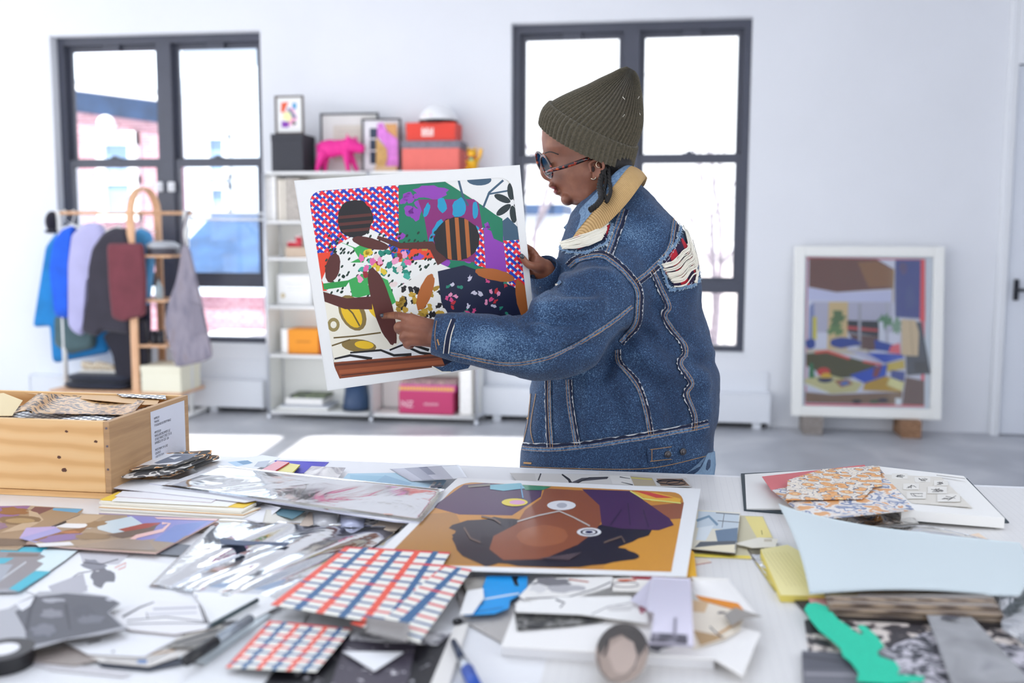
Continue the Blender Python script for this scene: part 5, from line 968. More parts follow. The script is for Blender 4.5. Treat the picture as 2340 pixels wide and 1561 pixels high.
# open book
bk = thing('open_book', 'open book with small line drawings on its right page at the right rear', 'book', PZ(1990, 1150, TZ))
obj('cover', prism([PZ(x, y, TZ+.003) for x, y in ((1693, 1082), (1700, 1165), (1990, 1190), (2306, 1193), (2210, 1093), (2000, 1078), (1990, 1068))], (0, 0, -.0024)), M('dark_green_cloth', '2c3a42', .6), bk)
def page(q, hf, nm, th):
    obj(nm, grid(lambda u, v: PZ(*bil(q, u, v), TZ+.004+hf(u, v)), 14, 8, V((0, 0, -th))), M('book_page', 'f4f2ee', .6), bk)
LQ = [(1702, 1084), (1990, 1066), (2080, 1160), (1706, 1162)]; RQ = [(1992, 1064), (2202, 1088), (2296, 1184), (2060, 1165)]
lh = lambda u, v: .006*math.sin(PI*u*.55)+.001; rh = lambda u, v: .022-.004*u*u
page(LQ, lh, 'left_page', .003); page(RQ, rh, 'page_block', .018)
rs = lambda x, y, h: PZ(x, y, TZ+.004+.0215+h)
def sk(x, y, w, h, s):
    return [('ece8e0', rect(x-w, y-h, x+w, y+h))]+[('55524e', stroke([(x-w*.7+random.Random(s+k).random()*w*1.4, y-h*.6+random.Random(s+k+9).random()*h*1.2) for _ in range(1)]+[(x+w*(random.Random(s*3+k).random()*1.4-.7), y+h*(random.Random(s*5+k).random()*1.2-.6))], 1.1)) for k in range(7)]
shp, cs = art(rs, [('e3ddd2', [(2016, 1084), (2150, 1090), (2222, 1160), (2084, 1150)])]+sk(2056, 1088, 18, 6, 1)+sk(2108, 1096, 18, 6, 5)+sk(2150, 1104, 16, 6, 8)+sk(2082, 1112, 18, 7, 11)+sk(2142, 1120, 22, 8, 14)+sk(2094, 1132, 22, 8, 17)+sk(2168, 1138, 26, 9, 20)+[('aaa49c', stroke([(2140, 1086), (2205, 1094)], 1.5))], h0=.0012); obj('printed_drawings', shp, ink(.6), bk, cols=cs)
# flowered papers
fl_ = NT('orange_flower_paper'); v1 = fl_.n('ShaderNodeTexVoronoi'); v1.inputs['Scale'].default_value = 42; v1.inputs['Randomness'].default_value = .75; nn2 = fl_.n('ShaderNodeTexNoise'); nn2.inputs['Scale'].default_value = 120; ad = fl_.n('ShaderNodeMath', operation='MULTIPLY_ADD'); ad.inputs[1].default_value = .35
fl_.l(fl_.coord(), v1.inputs['Vector']); fl_.l(fl_.coord(), nn2.inputs['Vector']); fl_.l(nn2.outputs[0], ad.inputs[0]); fl_.l(v1.outputs[0], ad.inputs[2])
fl_.l(fl_.ramp(ad.outputs[0], [(0, 'f3d9a4'), (.36, 'e59c54'), (.50, 'edb070'), (.66, '59627a'), (.71, 'f1e6d8'), (.88, '6a6f86'), (.91, 'efe2d0')], 'CONSTANT'), fl_.b.inputs['Base Color']); fl_ = fl_.m
fl2 = ramp_mat('blue_flower_paper', [(.36, 'e9a968'), (.44, 'f0e8e0'), (.52, '7c8cb0'), (.58, 'f0ebe6'), (.66, 'e2a066')], 26, .35, dist=.6, interp='CONSTANT')
GF = 'flowered papers on the open book'
paper('red_sheet', 'muted red sheet under the flowered papers on the open book', 'paper', [(1741, 1089), (1975, 1062), (2020, 1110), (1764, 1122)], .022, col='d86a6e', t=.0006, group=GF)
curled('flower_paper', 'curled blue and orange flowered paper hanging off the open book', 'paper', [(1764, 1120), (2010, 1070), (2090, 1166), (1850, 1190)], .0245, lambda u, v: .002+.004*math.sin(PI*u)*v, fl2, 18, 12, group=GF)
paper('flower_card', 'flat orange and blue flowered card uppermost on the open book', 'card', [(1800, 1097), (1880, 1072), (2010, 1064), (2016, 1110), (1998, 1112), (1970, 1140), (1796, 1142)], .031, t=.001, mat=fl_, group=GF)
curled('clear_wrapper', 'crumpled clear wrapper under the flowered papers', 'wrapper', [(1840, 1190), (2080, 1170), (2100, 1196), (1900, 1206)], .010, lambda u, v: .008*abs(math.sin(u*11))*(1-v), film('wrap_film', 'f0e8dc', .45, .1, .9, 30), 24, 8)
# legal pad and pale blue sheet
paper('legal_pad', 'yellow legal pad under the pale blue curled paper', 'note pad', [(1738, 1255), (1800, 1245), (1960, 1330), (1900, 1362), (1784, 1360)], .001, [('cdbf72', stroke([(1745+9*i, 1262), (1800+10*i, 1340)], .8)) for i in range(7)], t=.010, col='f2e6a4', edge='e8d468')
def bh(u, v): return .006+.055*max(0, 1-u*3.2)**1.5*(1-v)**1.2+.006*math.sin(PI*u)*(1-v)+.012*max(0, u-.75)*4*v*(1-v)
def bq(u, v):
    xl = 1778+72*v+10*math.sin(PI*v); xr = 2330+25*math.sin(PI*v); top = 1150+70*math.sin(min(1, u*1.25)*PI/2)**.8 if u < .62 else 1150+68.5+(u-.62)*75*(1-.25*u)
    bot = 1357-12*max(0, math.sin(u*PI*1.1))*(u < .85)+4*u; return xl+(xr-xl)*u, top+(bot-top)*v
obj('pale_blue_paper', grid(lambda u, v: PZ(*bq(u, v), TZ+.014+bh(u, v)), 48, 24, .0008), M('pale_blue_card', 'd4dfe2', .55), label='big pale blue paper curling up at its left side on the right of the table', cat='paper', smooth=True)
paper('peach_scrap', 'small peach scrap in clear film behind the pale blue paper', 'paper scrap', [(2190, 1228), (2236, 1218), (2262, 1236), (2210, 1240)], .004, col='f0d8c0')
curled('clear_film_sheet', 'clear film sheet behind the pale blue paper on the right', 'film', [(1900, 1206), (2120, 1200), (2290, 1240), (2100, 1250)], .002, lambda u, v: .003*math.sin(u*9)*math.sin(PI*v)+.002, film('wrap_film2', 'f4f4f4', .3, .1, .8, 18), 20, 8)
curled('clear_sleeve', 'narrow clear sleeve edge left of the yellow legal pad', 'sleeve', [(1706, 1255), (1745, 1250), (1800, 1356), (1770, 1352)], .0015, lambda u, v: .001, film('wrap_film2'), 6, 8)
# brown ribbed pack, photos, teal cut-out, grey sheet
rib = ramp_mat('ribbed_brown_plastic', [(.3, '5d4c40'), (.5, '8a7766'), (.75, 'a8937c')], 60, .15, 'wave', dist=2, stretch=(.05, 1, 1), rot=(0, 0, PI/2), coat=.8)
curled('brown_packet', 'shiny brown ribbed plastic packet in front of the pale blue paper', 'packet', [(1880, 1345), (2260, 1345), (2300, 1420), (1898, 1405)], .004, lambda u, v: .014*math.sin(PI*v)**.6+.002*math.sin(v*26), rib, 20, 26, .002)
paper('dark_photo', 'dark photo edge under the brown packet', 'photograph', [(1812, 1368), (1845, 1362), (1900, 1400), (2290, 1424), (2310, 1436), (1850, 1410)], .003, col='2f2b2c', t=.001)
paper('pink_scrap', 'pink scrap between legal pad and brown packet', 'paper scrap', [(1846, 1366), (1906, 1364), (1910, 1392), (1860, 1392)], .0065, col='e0a8a6', t=.001)
paper('stone_photo', 'black and white photo of pale stones in front of the brown packet', 'photograph', [(1838, 1418), (1900, 1402), (2290, 1424), (2340, 1480), (2400, 1600), (1848, 1488)], .0012, mat=bw('stone_bw', 6, 45, '3c383c', 'ddd2ca', '8a7c78', .5, a=.47, b=.53), layers=[('e9e2da', stroke([(1850, 1412), (2290, 1430), (2360, 1500)], 5)), ('47424a', stroke([(1848, 1418), (1856, 1486)], 2))], t=.001)
paper('leaf_photo', 'black and white photo of blossom leaves behind the teal cut-out', 'photograph', [(2000, 1490), (2130, 1440), (2340, 1480), (2420, 1620), (1950, 1620)], .003, mat=bw('leaf_bw', 8, 55, '3c3c44', 'cfcad2', '74747c', 1.2, a=.42, b=.56), t=.0012)
paper('dark_landscape_photo', 'dark grey landscape photo at the bottom right under the teal cut-out', 'photograph', [(1832, 1487), (1920, 1492), (2040, 1500), (2080, 1620), (1836, 1620)], .005, [('5a5b64', [(1834, 1490), (1930, 1494), (2040, 1510), (2050, 1530), (1836, 1530)]), ('9a98a0', stroke([(1840, 1540), (2040, 1545)], 6)), ('47474e', stroke([(1836, 1500), (1920, 1512)], 5)), ('74747c', stroke([(1840, 1555), (1960, 1560)], 8))], col='6d6d75', t=.001)
tc_ = [(1838, 1392), (1846, 1379), (1864, 1377), (1888, 1384), (1904, 1402), (1916, 1416), (1938, 1430), (1952, 1442), (1968, 1450), (1974, 1446), (1960, 1434), (1964, 1428), (1976, 1430), (2000, 1450), (2020, 1476), (2012, 1482), (2004, 1490), (2010, 1500), (2046, 1512), (2056, 1528), (2050, 1541), (2112, 1546), (2110, 1556), (2030, 1562), (1958, 1556), (1962, 1536), (1944, 1512), (1926, 1498), (1920, 1480), (1900, 1462), (1872, 1440), (1852, 1416)]
obj('teal_cutout', prism([PZ(x, y, TZ+.013) for x, y in tc_], (0, 0, -.0012)), M('teal_flock_paper', '25c9a4', .75, noise_amt=.08, nscale=400), label='bright teal cut-out shape like a long glove at the bottom right', cat='cut-out')
gsw = curled('grey_swatch', 'grey cloth like sheet with a small slot lying at the bottom right', 'sheet', [(2116, 1402), (2206, 1394), (2360, 1560), (2180, 1580)], .012, lambda u, v: .003*math.sin(u*6)*math.sin(v*4), ramp_mat('grey_swatch_mat', [(.35, '8e8e90'), (.6, 'a9a9ac'), (.75, '7f7f84')], 14, .6, dist=.5), 14, 18)
obj('slot', prism([PZ(x, y, TZ+.0165) for x, y in ell(2172, 1411, 22, 4, 0, 16)], (0, 0, -.0004)), M('slot_dark', '4c4c54', .7), gsw, label='dark oval slot')
curled('clear_bag', 'crinkled clear plastic bag at the right frame edge', 'plastic bag', [(2280, 1330), (2420, 1330), (2460, 1540), (2290, 1440)], .003, lambda u, v: .012*abs(math.sin(u*6+v*5)), film('bag_film3', 'f0eef4', .45, .1, .9, 26), 16, 20)
# ---------------------------------------------------------------- centre front: white board, scraps, cut-outs
wb_ = [(1182, 1372), (1400, 1384), (1700, 1444), (1736, 1450), (1690, 1500), (1146, 1470)]
zw = TZ+.016
t = thing('white_box_lid', 'flat white box lid with a torn flap holding scraps at the front centre', 'box', PZ(1440, 1470, TZ))
obj('top', prism([PZ(x, y, zw) for x, y in ((1186, 1370), (1480, 1376), (1737, 1446), (1697, 1543), (1632, 1505), (1146, 1475))], (0, 0, -.002)), M('matte_white_card', 'f4f1ee', .6), t)
fr_ = [PZ(1146, 1475, zw-.002), PZ(1632, 1505, zw-.002)]
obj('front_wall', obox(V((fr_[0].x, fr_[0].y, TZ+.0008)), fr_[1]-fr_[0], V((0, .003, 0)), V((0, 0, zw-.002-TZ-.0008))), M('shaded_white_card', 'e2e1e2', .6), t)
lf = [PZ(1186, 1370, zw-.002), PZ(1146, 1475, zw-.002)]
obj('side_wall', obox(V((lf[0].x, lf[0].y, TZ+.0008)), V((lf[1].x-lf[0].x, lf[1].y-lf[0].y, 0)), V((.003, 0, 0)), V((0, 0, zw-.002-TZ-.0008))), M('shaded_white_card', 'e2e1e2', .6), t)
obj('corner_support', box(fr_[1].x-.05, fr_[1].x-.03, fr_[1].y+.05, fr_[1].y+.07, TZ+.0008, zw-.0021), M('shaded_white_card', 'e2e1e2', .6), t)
obj('torn_flap', prism([PZ(1632, 1505, zw-.0005), PZ(1737, 1446, zw+.001), PZ(1700, 1543, zw-.006)], (0, 0, -.001)), M('matte_white_card', 'f4f1ee', .6), t)
G5 = 'drawing scraps piled on the white box lid'
paper('dark_triangle', 'dark grey textured wedge on the left of the white box lid', 'paper scrap', [(1175, 1396), (1260, 1396), (1380, 1416), (1378, 1420), (1300, 1430), (1182, 1440)], .0175, mat=bw('wedge_bw', 9, 70, '2f2f31', '8a8886', '55544f', a=.4, b=.62), t=.001, group=G5)
paper('drawing_sheet', 'long white drawing sheet with grey figure crossing the top of the lid', 'drawing', [(1186, 1362), (1226, 1322), (1400, 1318), (1396, 1340), (1360, 1352), (1290, 1372), (1200, 1370)], .020, [('77757a', blob(1260, 1330, 44, 10, 1)), ('b5b3b6', blob(1290, 1345, 40, 9, 2)), ('d8d6d6', blob(1230, 1345, 20, 10, 3)), ('44424a', stroke([(1200, 1368), (1300, 1364), (1360, 1346), (1396, 1330)], 2.5)), ('b05a44', stroke([(1300, 1324), (1345, 1330)], 3))], col='edeae6', t=.001, group=G5)
paper('drawing_sheet', 'white angled drawing sheet with thin lines across the middle of the lid', 'drawing', [(1178, 1378), (1280, 1364), (1440, 1362), (1480, 1400), (1480, 1424), (1330, 1404), (1180, 1398)], .0225, [('8f8c90', stroke([(1352, 1404), (1390, 1386), (1440, 1378)], 2)), ('55525a', stroke([(1270, 1370), (1290, 1378), (1280, 1388)], 4)), ('c0808c', blob(1468, 1392, 8, 10, 2)), ('d9d6d4', blob(1420, 1390, 30, 8, 4))], col='f3f1ee', t=.001, group=G5)
paper('sketch_scrap', 'white scrap with red and orange sketch marks behind the lilac strip', 'drawing', [(1400, 1322), (1500, 1318), (1510, 1330), (1470, 1352), (1400, 1350)], .018, [('9c2c3c', [(1440, 1318), (1530, 1316), (1500, 1326), (1450, 1324)]), ('c8643c', blob(1430, 1326, 20, 3, 2)), ('6b6068', stroke(ell(1430, 1336, 30, 6), 2))], col='f0ebe4', t=.001, group=G5)
paper('grey_sheet', 'grey sheet under the cyan cut-out left of the lid', 'paper', [(1040, 1340), (1100, 1320), (1200, 1372), (1150, 1470), (1060, 1420)], .002, col='bdb8b4', group=G5, t=.001)
curled('orange_inner_card', 'orange backed white curled card right of the lilac strip', 'card', [(1560, 1330), (1664, 1322), (1735, 1410), (1600, 1372)], .020, lambda u, v: .012*math.sin(PI*u)*(1-v), None, 14, 10, colf=lambda u, v: 'f2efec' if v < .7 or u > .8 else 'e08a1c', group=G5)
paper('tan_scraps', 'tan and cream scraps with grey stroke on the right of the lid', 'paper scrap', [(1580, 1370), (1640, 1372), (1700, 1410), (1690, 1440), (1650, 1462), (1584, 1480)], .0185, [('d8b78e', [(1584, 1372), (1620, 1376), (1610, 1400), (1584, 1398)]), ('b9986e', [(1584, 1440), (1660, 1456), (1600, 1476)]), ('c99c64', stroke([(1640, 1450), (1690, 1420)], 6)), ('4c4b54', stroke([(1622, 1432), (1636, 1446), (1652, 1458)], 3)), ('6a6468', blob(1650, 1400, 10, 3, 4))], col='ebe0cf', t=.001, group=G5)
paper('grey_flap', 'grey white flap pointing right off the lid', 'paper scrap', [(1655, 1405), (1680, 1388), (1740, 1408), (1700, 1412), (1672, 1430)], .026, col='9a948e', t=.001, group=G5)
paper('cream_sheet', 'cream sheet corner at the back right of the lid scraps', 'paper', [(1580, 1318), (1666, 1322), (1672, 1370), (1600, 1350)], .014, col='f3efe9', t=.001, group=G5)
def lil(u, v):
    x, y = bil([(1490, 1318), (1578, 1322), (1586, 1478), (1482, 1472)], u, v); x -= 14*math.sin(PI*v)*(1-u)*(-1 if v > .5 else 1)*.6
    return PZ(x, y, TZ+.030+.016*math.sin(PI*v)**.8)
t = thing('lilac_strip', 'lilac curled photo strip with dark skyline arching over the lid', 'photograph', lil(.5, .9), G5)
obj('sheet', grid(lil, 14, 26, .0006), M('pale_lilac_photo', 'd9d4e4', .35), t, smooth=True)
obj('dark_print', grid(lambda u, v: lil(.03+u*.82, .84+v*.14)+V((0, -.0004, .0012)), 10, 4), bw('skyline', 12, 60, '55525c', 'b4b0bc', '807c88', a=.45, b=.7), t)
obj('tower_print', grid(lambda u, v: lil(.52+u*.07, .60+v*.26)+V((0, -.0004, .0012)), 2, 6), M('tower_grey', '8f8a98', .5), t)
obj('left_fold', grid(lambda u, v: PZ(*bil([(1440, 1372), (1492, 1318), (1490, 1392), (1482, 1392)], u, v), TZ+.028+.006*v), 6, 6, .0005), M('pale_lilac_photo', 'd9d4e4', .35), t)
ov = ell(1421, 1492, 60, 68, .28, 26)
ovp = [(x, y) for x, y in ov]
paper('oval_cutout', 'oval beige and black photo cut-out hanging over the front of the lid', 'cut-out', ovp, .0195,
      [('ad9a8e', ovp), ('c4b0a4', blob(1425, 1500, 34, 40, 1, 20, .08)), ('55504c', clip([(1370, 1440), (1400, 1424), (1476, 1424), (1480, 1470), (1462, 1500), (1450, 1470), (1420, 1450), (1392, 1462), (1376, 1490), (1368, 1500), (1364, 1470)], ovp)), ('2f2b2c', stroke([(1390, 1462), (1386, 1484), (1380, 1500)], 5)), ('3c3838', stroke([(1450, 1470), (1458, 1500), (1448, 1530)], 3)), ('7d706a', stroke([(1366, 1500), (1372, 1534), (1392, 1556)], 5)), ('8a7c74', stroke([(1392, 1556), (1430, 1548), (1452, 1520)], 4))], t=.0008, col='a8988e', rough=.35)
paper('grey_chip', 'dark grey chip beside the oval cut-out at the foot of the lilac strip', 'paper scrap', [(1478, 1468), (1540, 1476), (1512, 1482), (1504, 1490), (1486, 1484)], .024, col='44444a', group=G5)
# cyan cut-out and scraps
paper('cyan_cutout', 'bright cyan cut-out with black corner between the woven paper and the lid', 'cut-out', [(1112, 1316), (1206, 1316), (1204, 1344), (1186, 1360), (1166, 1372), (1162, 1390), (1130, 1402), (1060, 1406), (1080, 1388), (1104, 1380), (1100, 1352)], .011, [('1ea0ec', [(1113, 1317), (1204, 1317), (1200, 1340), (1164, 1368), (1160, 1388), (1130, 1400), (1072, 1404), (1104, 1382)]), ('14141c', [(1168, 1317), (1186, 1317), (1182, 1326), (1186, 1340), (1176, 1338)]), ('d4e4f2', stroke([(1102, 1370), (1150, 1362), (1186, 1356)], 4)), ('0c74b8', stroke([(1090, 1398), (1150, 1388)], 3))], col='1ea0ec', t=.0008, rough=.35)
paper('white_scrap', 'white torn scrap overlapping the left side of the cyan cut-out', 'paper scrap', [(1068, 1350), (1104, 1344), (1106, 1366), (1080, 1402), (1050, 1404)], .014, col='efeeed', t=.001)
paper('grey_scrap', 'warm grey scrap left of the cyan cut-out', 'paper scrap', [(1056, 1322), (1112, 1318), (1100, 1346), (1066, 1352)], .009, col='aaa49c', t=.001)
c = PZ(1046, 1420, TZ+.004); obj('magnet', ellips(c, (.007, .007, .004)), M('magnet_black_gloss', '18181c', .1), label='tiny shiny black magnet beside the woven paper corner', cat='magnet', smooth=True)
# dark photos at front centre
G6 = 'dark photographs at the front centre'
paper('dark_photo', 'black speckled photograph under the woven papers at the front centre', 'photograph', [(740, 1440), (1040, 1446), (1010, 1620), (560, 1620), (620, 1540)], .002, mat=bw('night_bw', 14, 60, '1c1a20', 'cfcbd0', '2c2a30', .8, a=.60, b=.70), t=.001, group=G6)
paper('dark_photo', 'purple grey photograph with white blossom spots at the front centre', 'photograph', [(788, 1462), (950, 1468), (920, 1620), (740, 1620)], .0035, mat=bw('blossom_bw', 15, 70, '4a4450', 'e4e0e4', '5c5560', .8, a=.60, b=.68), t=.001, group=G6)
paper('border_strip', 'pale sheet border running beside the dark photographs', 'paper', [(1038, 1432), (1070, 1424), (1010, 1620), (960, 1620)], .004, col='e9e5e0', t=.002)
paper('grey_fragment', 'grey white fragments under the clip end of the woven paper', 'photograph', [(800, 1432), (930, 1446), (1040, 1440), (1000, 1474), (800, 1462)], .005, mat=bw('frag_bw', 18, 40, '66646c', 'e2e0e2', 'a9a7ab'), group=G6)
paper('white_triangle', 'white paper triangle lying on the dark photographs', 'paper scrap', [(782, 1488), (922, 1490), (856, 1533)], .008, col='f1f1f4', t=.001)
curled('card_tab', 'plain grey card tab resting on the front edge of the large woven paper', 'card', [(838, 1409), (936, 1424), (930, 1468), (834, 1446)], .0275, lambda u, v: .004*math.sin(PI*v), M('grey_tab', '8f8a88', .45), 8, 6)
rod('craft_knife', 'blue craft knife with steel collar at the bottom edge of the photo', 'knife', (1036, 1466), (1092, 1580), .003, .0062, [('blade_cover', 0, .42, .6, .8, M('knife_navy', '25324c', .4)), ('collar', .42, .60, .95, 1.1, M('knife_steel', 'c9ced6', .2, metal=.9)), ('handle', .60, 1, 1.25, 1.15, M('knife_blue', '1f4fae', .35))])
# ================================================================ held print
hq = [(672, 413), (1188, 377), (1229, 824), (748, 893)]
hr = (1, 1.08395, 1.14957, 1.06561); D0 = 1.95
HPT = [PD(x, y, D0*k) for (x, y), k in zip(hq, hr)]
hn = (HPT[1]-HPT[0]).cross(HPT[3]-HPT[0]).normalized()
if hn.dot(FWD) > 0: hn = -hn
ho = HPT[0]
def HS(px, py, h=0): return PP(px, py, ho, hn)+hn*h
def hdep(px, py): return (HS(px, py)-CAM).dot(FWD)
pr = thing('held_print', 'large white bordered print with bright patterned patches held up by the person', 'print', HS(950, 640))
obj('sheet', grid(lambda u, v: HPT[0]+(HPT[1]-HPT[0])*u+(HPT[3]-HPT[0])*v, 8, 8, tuple(hn*-.0006)), M('print_paper_white', 'f3f3f1', .5), pr)
inn = rnd([(704, 438), (1168, 404), (1219, 812), (768, 866)], 34, 7)
BX = [(704, 438), (1168, 404), (1219, 812), (768, 866)]
RD, BU = 'f02a3a', '1542c0'
L = []
def lattice(reg, col0=RD, col1=BU, s=8.6, rot=math.radians(40)):
    """diagonal basket weave clipped to a region"""
    L.append(('f6f6f4', reg)); xs_ = [p[0] for p in reg]; ys_ = [p[1] for p in reg]; cx, cy = (min(xs_)+max(xs_))/2, (min(ys_)+max(ys_))/2
    R = int(max(max(xs_)-min(xs_), max(ys_)-min(ys_))/s)+2; c, q = math.cos(rot), math.sin(rot); w = .56
    def T(a, b): return (cx+(a*c-b*q)*s*1.35, cy+(a*q+b*c)*s*1.35)
    n = int(R/1.35)
    for i in range(-n, n):
        for j in range(-n, n):
            k = ((i-j)//2) % 2; ca = (col0, col1)[k]; cb2 = (col0, col1)[((i-j+1)//2) % 2]
            for pg_, cl_ in (([(i, j), (i+1, j), (i+1, j+w), (i, j+w)], ca), ([(i, j+w), (i+w, j+w), (i+w, j+1), (i, j+1)], cb2)):
                P_ = clip([T(*p) for p in pg_], reg)
                if P_: L.append((cl_, P_, 'lat'+str(id(reg))))
def cv(*pts): return clip(list(pts), BX)
L.append(('e9e6da', BX))
lattice([(704, 438), (911, 422), (912, 580), (722, 600)])
L.append(('0f7d5c', cv((911, 420), (1012, 412), (1150, 500), (1168, 640), (1080, 660), (911, 600))))
r_ = random.Random(5)
for i in range(34):
    x, y = 916+r_.random()*215, 424+r_.random()*170
    if y < 424+max(0, (x-1012))*.62: continue
    L.append(('9440b4', cv(*blob(x, y, 6+r_.random()*10, 5+r_.random()*8, i, 12, .3, r_.random()*3))))
L.append(('9440b4', cv(*blob(985, 440, 38, 16, 3, 18, .2))))
L.append(('8a2474', cv((955, 456), (1092, 455), (1104, 530), (1090, 600), (985, 590), (970, 500))))
for x, y, a, b, r in ((975, 480, 6, 16, .3), (1010, 470, 10, 18, -.2), (1050, 475, 16, 22, .3), (1086, 480, 6, 20, 0), (1000, 520, 8, 22, .5), (1035, 515, 22, 12, 0), (985, 555, 6, 20, .1), (1090, 530, 6, 14, 0), (1040, 550, 18, 20, .3)): L.append(('1b9cc6', cv(*blob(x, y, a, b, int(x), 14, .15, r))))
L.append(('f1f1ee', cv((1008, 408), (1150, 400), (1175, 440), (1186, 556), (1150, 556), (1145, 500), (1078, 452))))
for p_, w in (([(1048, 412), (1058, 450), (1070, 470)], 5), ([(1150, 412), (1118, 440), (1104, 475)], 5), ([(1114, 444), (1160, 436)], 4)): L.append(('3d5c74', cv(*stroke(p_, w))))
L.append(('3d5c74', cv(*ell(1095, 411, 28, 13)))); L.append(('1f2f33', cv(*ell(1097, 408, 18, 8))))
for a in range(6): L.append(('1f2f33', cv(*ell(1170+24*math.cos(a*1.05+.4), 464+26*math.sin(a*1.05+.4), 20, 8, a*1.05+.4))))
L.append(('f1f1ee', ell(1171, 463, 5, 7))); L.append(('3d5c74', cv((1148, 505), (1160, 496), (1184, 520), (1188, 552), (1150, 552))))
L.append(('9440b4', cv((1105, 520), (1150, 540), (1166, 640), (1110, 620)))); L.append(('0f7d5c', cv((1104, 474), (1148, 500), (1150, 555), (1128, 545), (1120, 520))))
lattice([(1150, 550), (1190, 548), (1219, 720), (1190, 700), (1160, 640)]); lattice([(1092, 526), (1104, 520), (1110, 612), (1084, 606)])
CU = [(722, 579), (790, 572), (800, 660), (738, 665)]
for reg in (CU, [(868, 566), (990, 556), (1006, 600), (1010, 660), (900, 660), (880, 610)]):
    L.append(('f0492c', reg)); xs_ = [p[0] for p in reg]; x0, x1 = min(xs_), max(xs_)
    for i in range(int((x1-x0)/4)): L.append((('2a4fc0', '8a4fc0', '2a4fc0', 'c89c3c')[i % 4], clip(blob(x0+r_.random()*(x1-x0), 565+r_.random()*95, 9, 7, i, 12, .35), reg)))
L.append(('f3f3ee', cv((735, 640), (770, 560), (840, 520), (880, 540), (900, 600), (1000, 590), (1010, 640), (900, 720), (760, 690))))
for i in range(210):
    x, y = 745+r_.random()*255, 530+r_.random()*165
    L.append(('1f3c30', cv(*ell(x, y, 2.4, 4.2, .5+.3*r_.random(), 8)), 'dash'))
for c, p_ in (('3cab58', [(765, 548), (812, 566), (850, 545), (846, 560), (830, 600), (800, 600), (820, 590), (806, 566)]), ('3cab58', [(796, 640), (842, 620), (886, 640), (905, 690), (890, 700), (860, 668), (820, 680), (805, 678)]), ('2f9c4c', [(738, 648), (800, 640), (790, 655), (740, 662)])): L.append((c, cv(*p_)))
for i in range(40):
    x, y = 822+r_.random()*110, 575+r_.random()*80
    L.append((('e86ca8', 'f2a0c4', '1f8c78', '43b09a', '9c2c34', 'e6c83c', '1f8c78', 'f0ddd8')[i % 8], cv(*blob(x, y, 9, 6.5, i, 12, .3, r_.random()*3))))
L.append(('f2f0ea', cv((905, 660), (1000, 600), (1090, 640), (1100, 730), (905, 730))))
for i in range(46):
    x, y = 908+r_.random()*150, 655+r_.random()*70
    L.append((('b08c30', '1e1c20', 'c9a23c', '1e1c20')[i % 4], cv(*blob(x, y, 8, 6, i+50, 12, .4, r_.random()*3))))
# plain rounded shapes in brown, black, navy and green take the middle of the sheet
L.append(('1d1b20', blob(811, 500, 40, 44, 2, 40, .04))); L += [('5a2c28', clip([(770, y_), (860, y_-8), (860, y_-1), (770, y_+7)], ell(811, 500, 39, 43, 0, 36))) for y_ in (494, 510, 526)]; L.append(('5a2c28', cv(*blob(846, 556, 44, 12, 4, 24, .05, .25))))
L.append(('5a2c28', cv(*stroke([(862, 542), (915, 562), (985, 560), (1010, 600)], (8, 24))))); L.append(('5a2c28', cv(*blob(760, 612, 16, 34, 6, 24, .05, .2))))
L.append(('1d1b20', blob(1044, 546, 52, 50, 7, 40, .04))); L += [('b8682f', clip([(x_, 490), (x_+9, 490), (x_+17, 605), (x_+8, 605)], ell(1044, 546, 51, 49, 0, 36))) for x_ in (1016, 1038, 1060)]
L.append(('1a2140', cv((1000, 620), (1060, 606), (1130, 632), (1180, 660), (1200, 720), (1190, 745), (1040, 745), (1008, 690))))
for i in range(30):
    L.append((('e0508c', 'd9d4e4', 'c8323c', 'f29cc0', '2c8c74')[i % 5], cv(*blob(1014+r_.random()*165, 630+r_.random()*95, 6, 4, i+9, 10, .5, r_.random()*3))))
L.append(('b8682f', cv(*blob(972, 668, 15, 44, 3, 26, .05, .35)))); L.append(('b8682f', cv(*blob(1130, 628, 46, 13, 5, 26, .05, .2)))); L.append(('b8682f', cv(*blob(1196, 690, 15, 52, 8, 26, .05, -.25))))
L.append(('f3eedc', cv((738, 690), (900, 700), (960, 800), (764, 830))))
for x, y, a, b, r, c in ((805, 715, 28, 44, -.5, '8a7440'), (803, 716, 20, 36, -.5, 'f0c428'), (863, 712, 26, 14, .7, 'f0c428'), (762, 742, 14, 16, 0, '9c8a54'), (762, 742, 7, 8, 0, 'f3eedc'), (820, 790, 40, 15, .1, '8a7440'), (832, 788, 22, 9, .1, 'f0c428')): L.append((c, cv(*ell(x, y, a, b, r))))
for p_ in ([(762, 772), (810, 768), (870, 760)], [(780, 690), (806, 716), (822, 745)], [(758, 790), (800, 776)]): L.append(('6f5c30', cv(*stroke(p_, 3.5))))
L.append(('5a2c28', cv(*blob(874, 700, 22, 92, 9, 30, .04, -.28)))); L.append(('5a2c28', cv(*stroke([(735, 676), (790, 694), (850, 692)], (20, 30)))))
L.append(('f2f2f0', cv((762, 830), (800, 808), (900, 796), (920, 776), (1010, 790), (1020, 815), (762, 840))))
for p_ in ([(764, 820), (800, 812), (850, 820)], [(800, 806), (870, 800), (900, 812), (940, 810)], [(890, 800), (920, 788), (960, 806), (1000, 812)], [(780, 828), (850, 826), (900, 822)], [(930, 784), (980, 800)]): L.append(('1c1b1e', cv(*stroke(p_, (4, 7)))))
L.append(('8a4526', cv((760, 828), (1000, 808), (1225, 786), (1225, 830), (780, 875)))); L.append(('5c2c1c', cv(*stroke([(765, 834), (1000, 815), (1220, 792)], 5)))); L.append(('a85a34', cv(*stroke([(775, 850), (1000, 828), (1220, 806)], 9)))); L.append(('4a2418', cv(*stroke([(780, 858), (1000, 836), (1220, 812)], 2))))
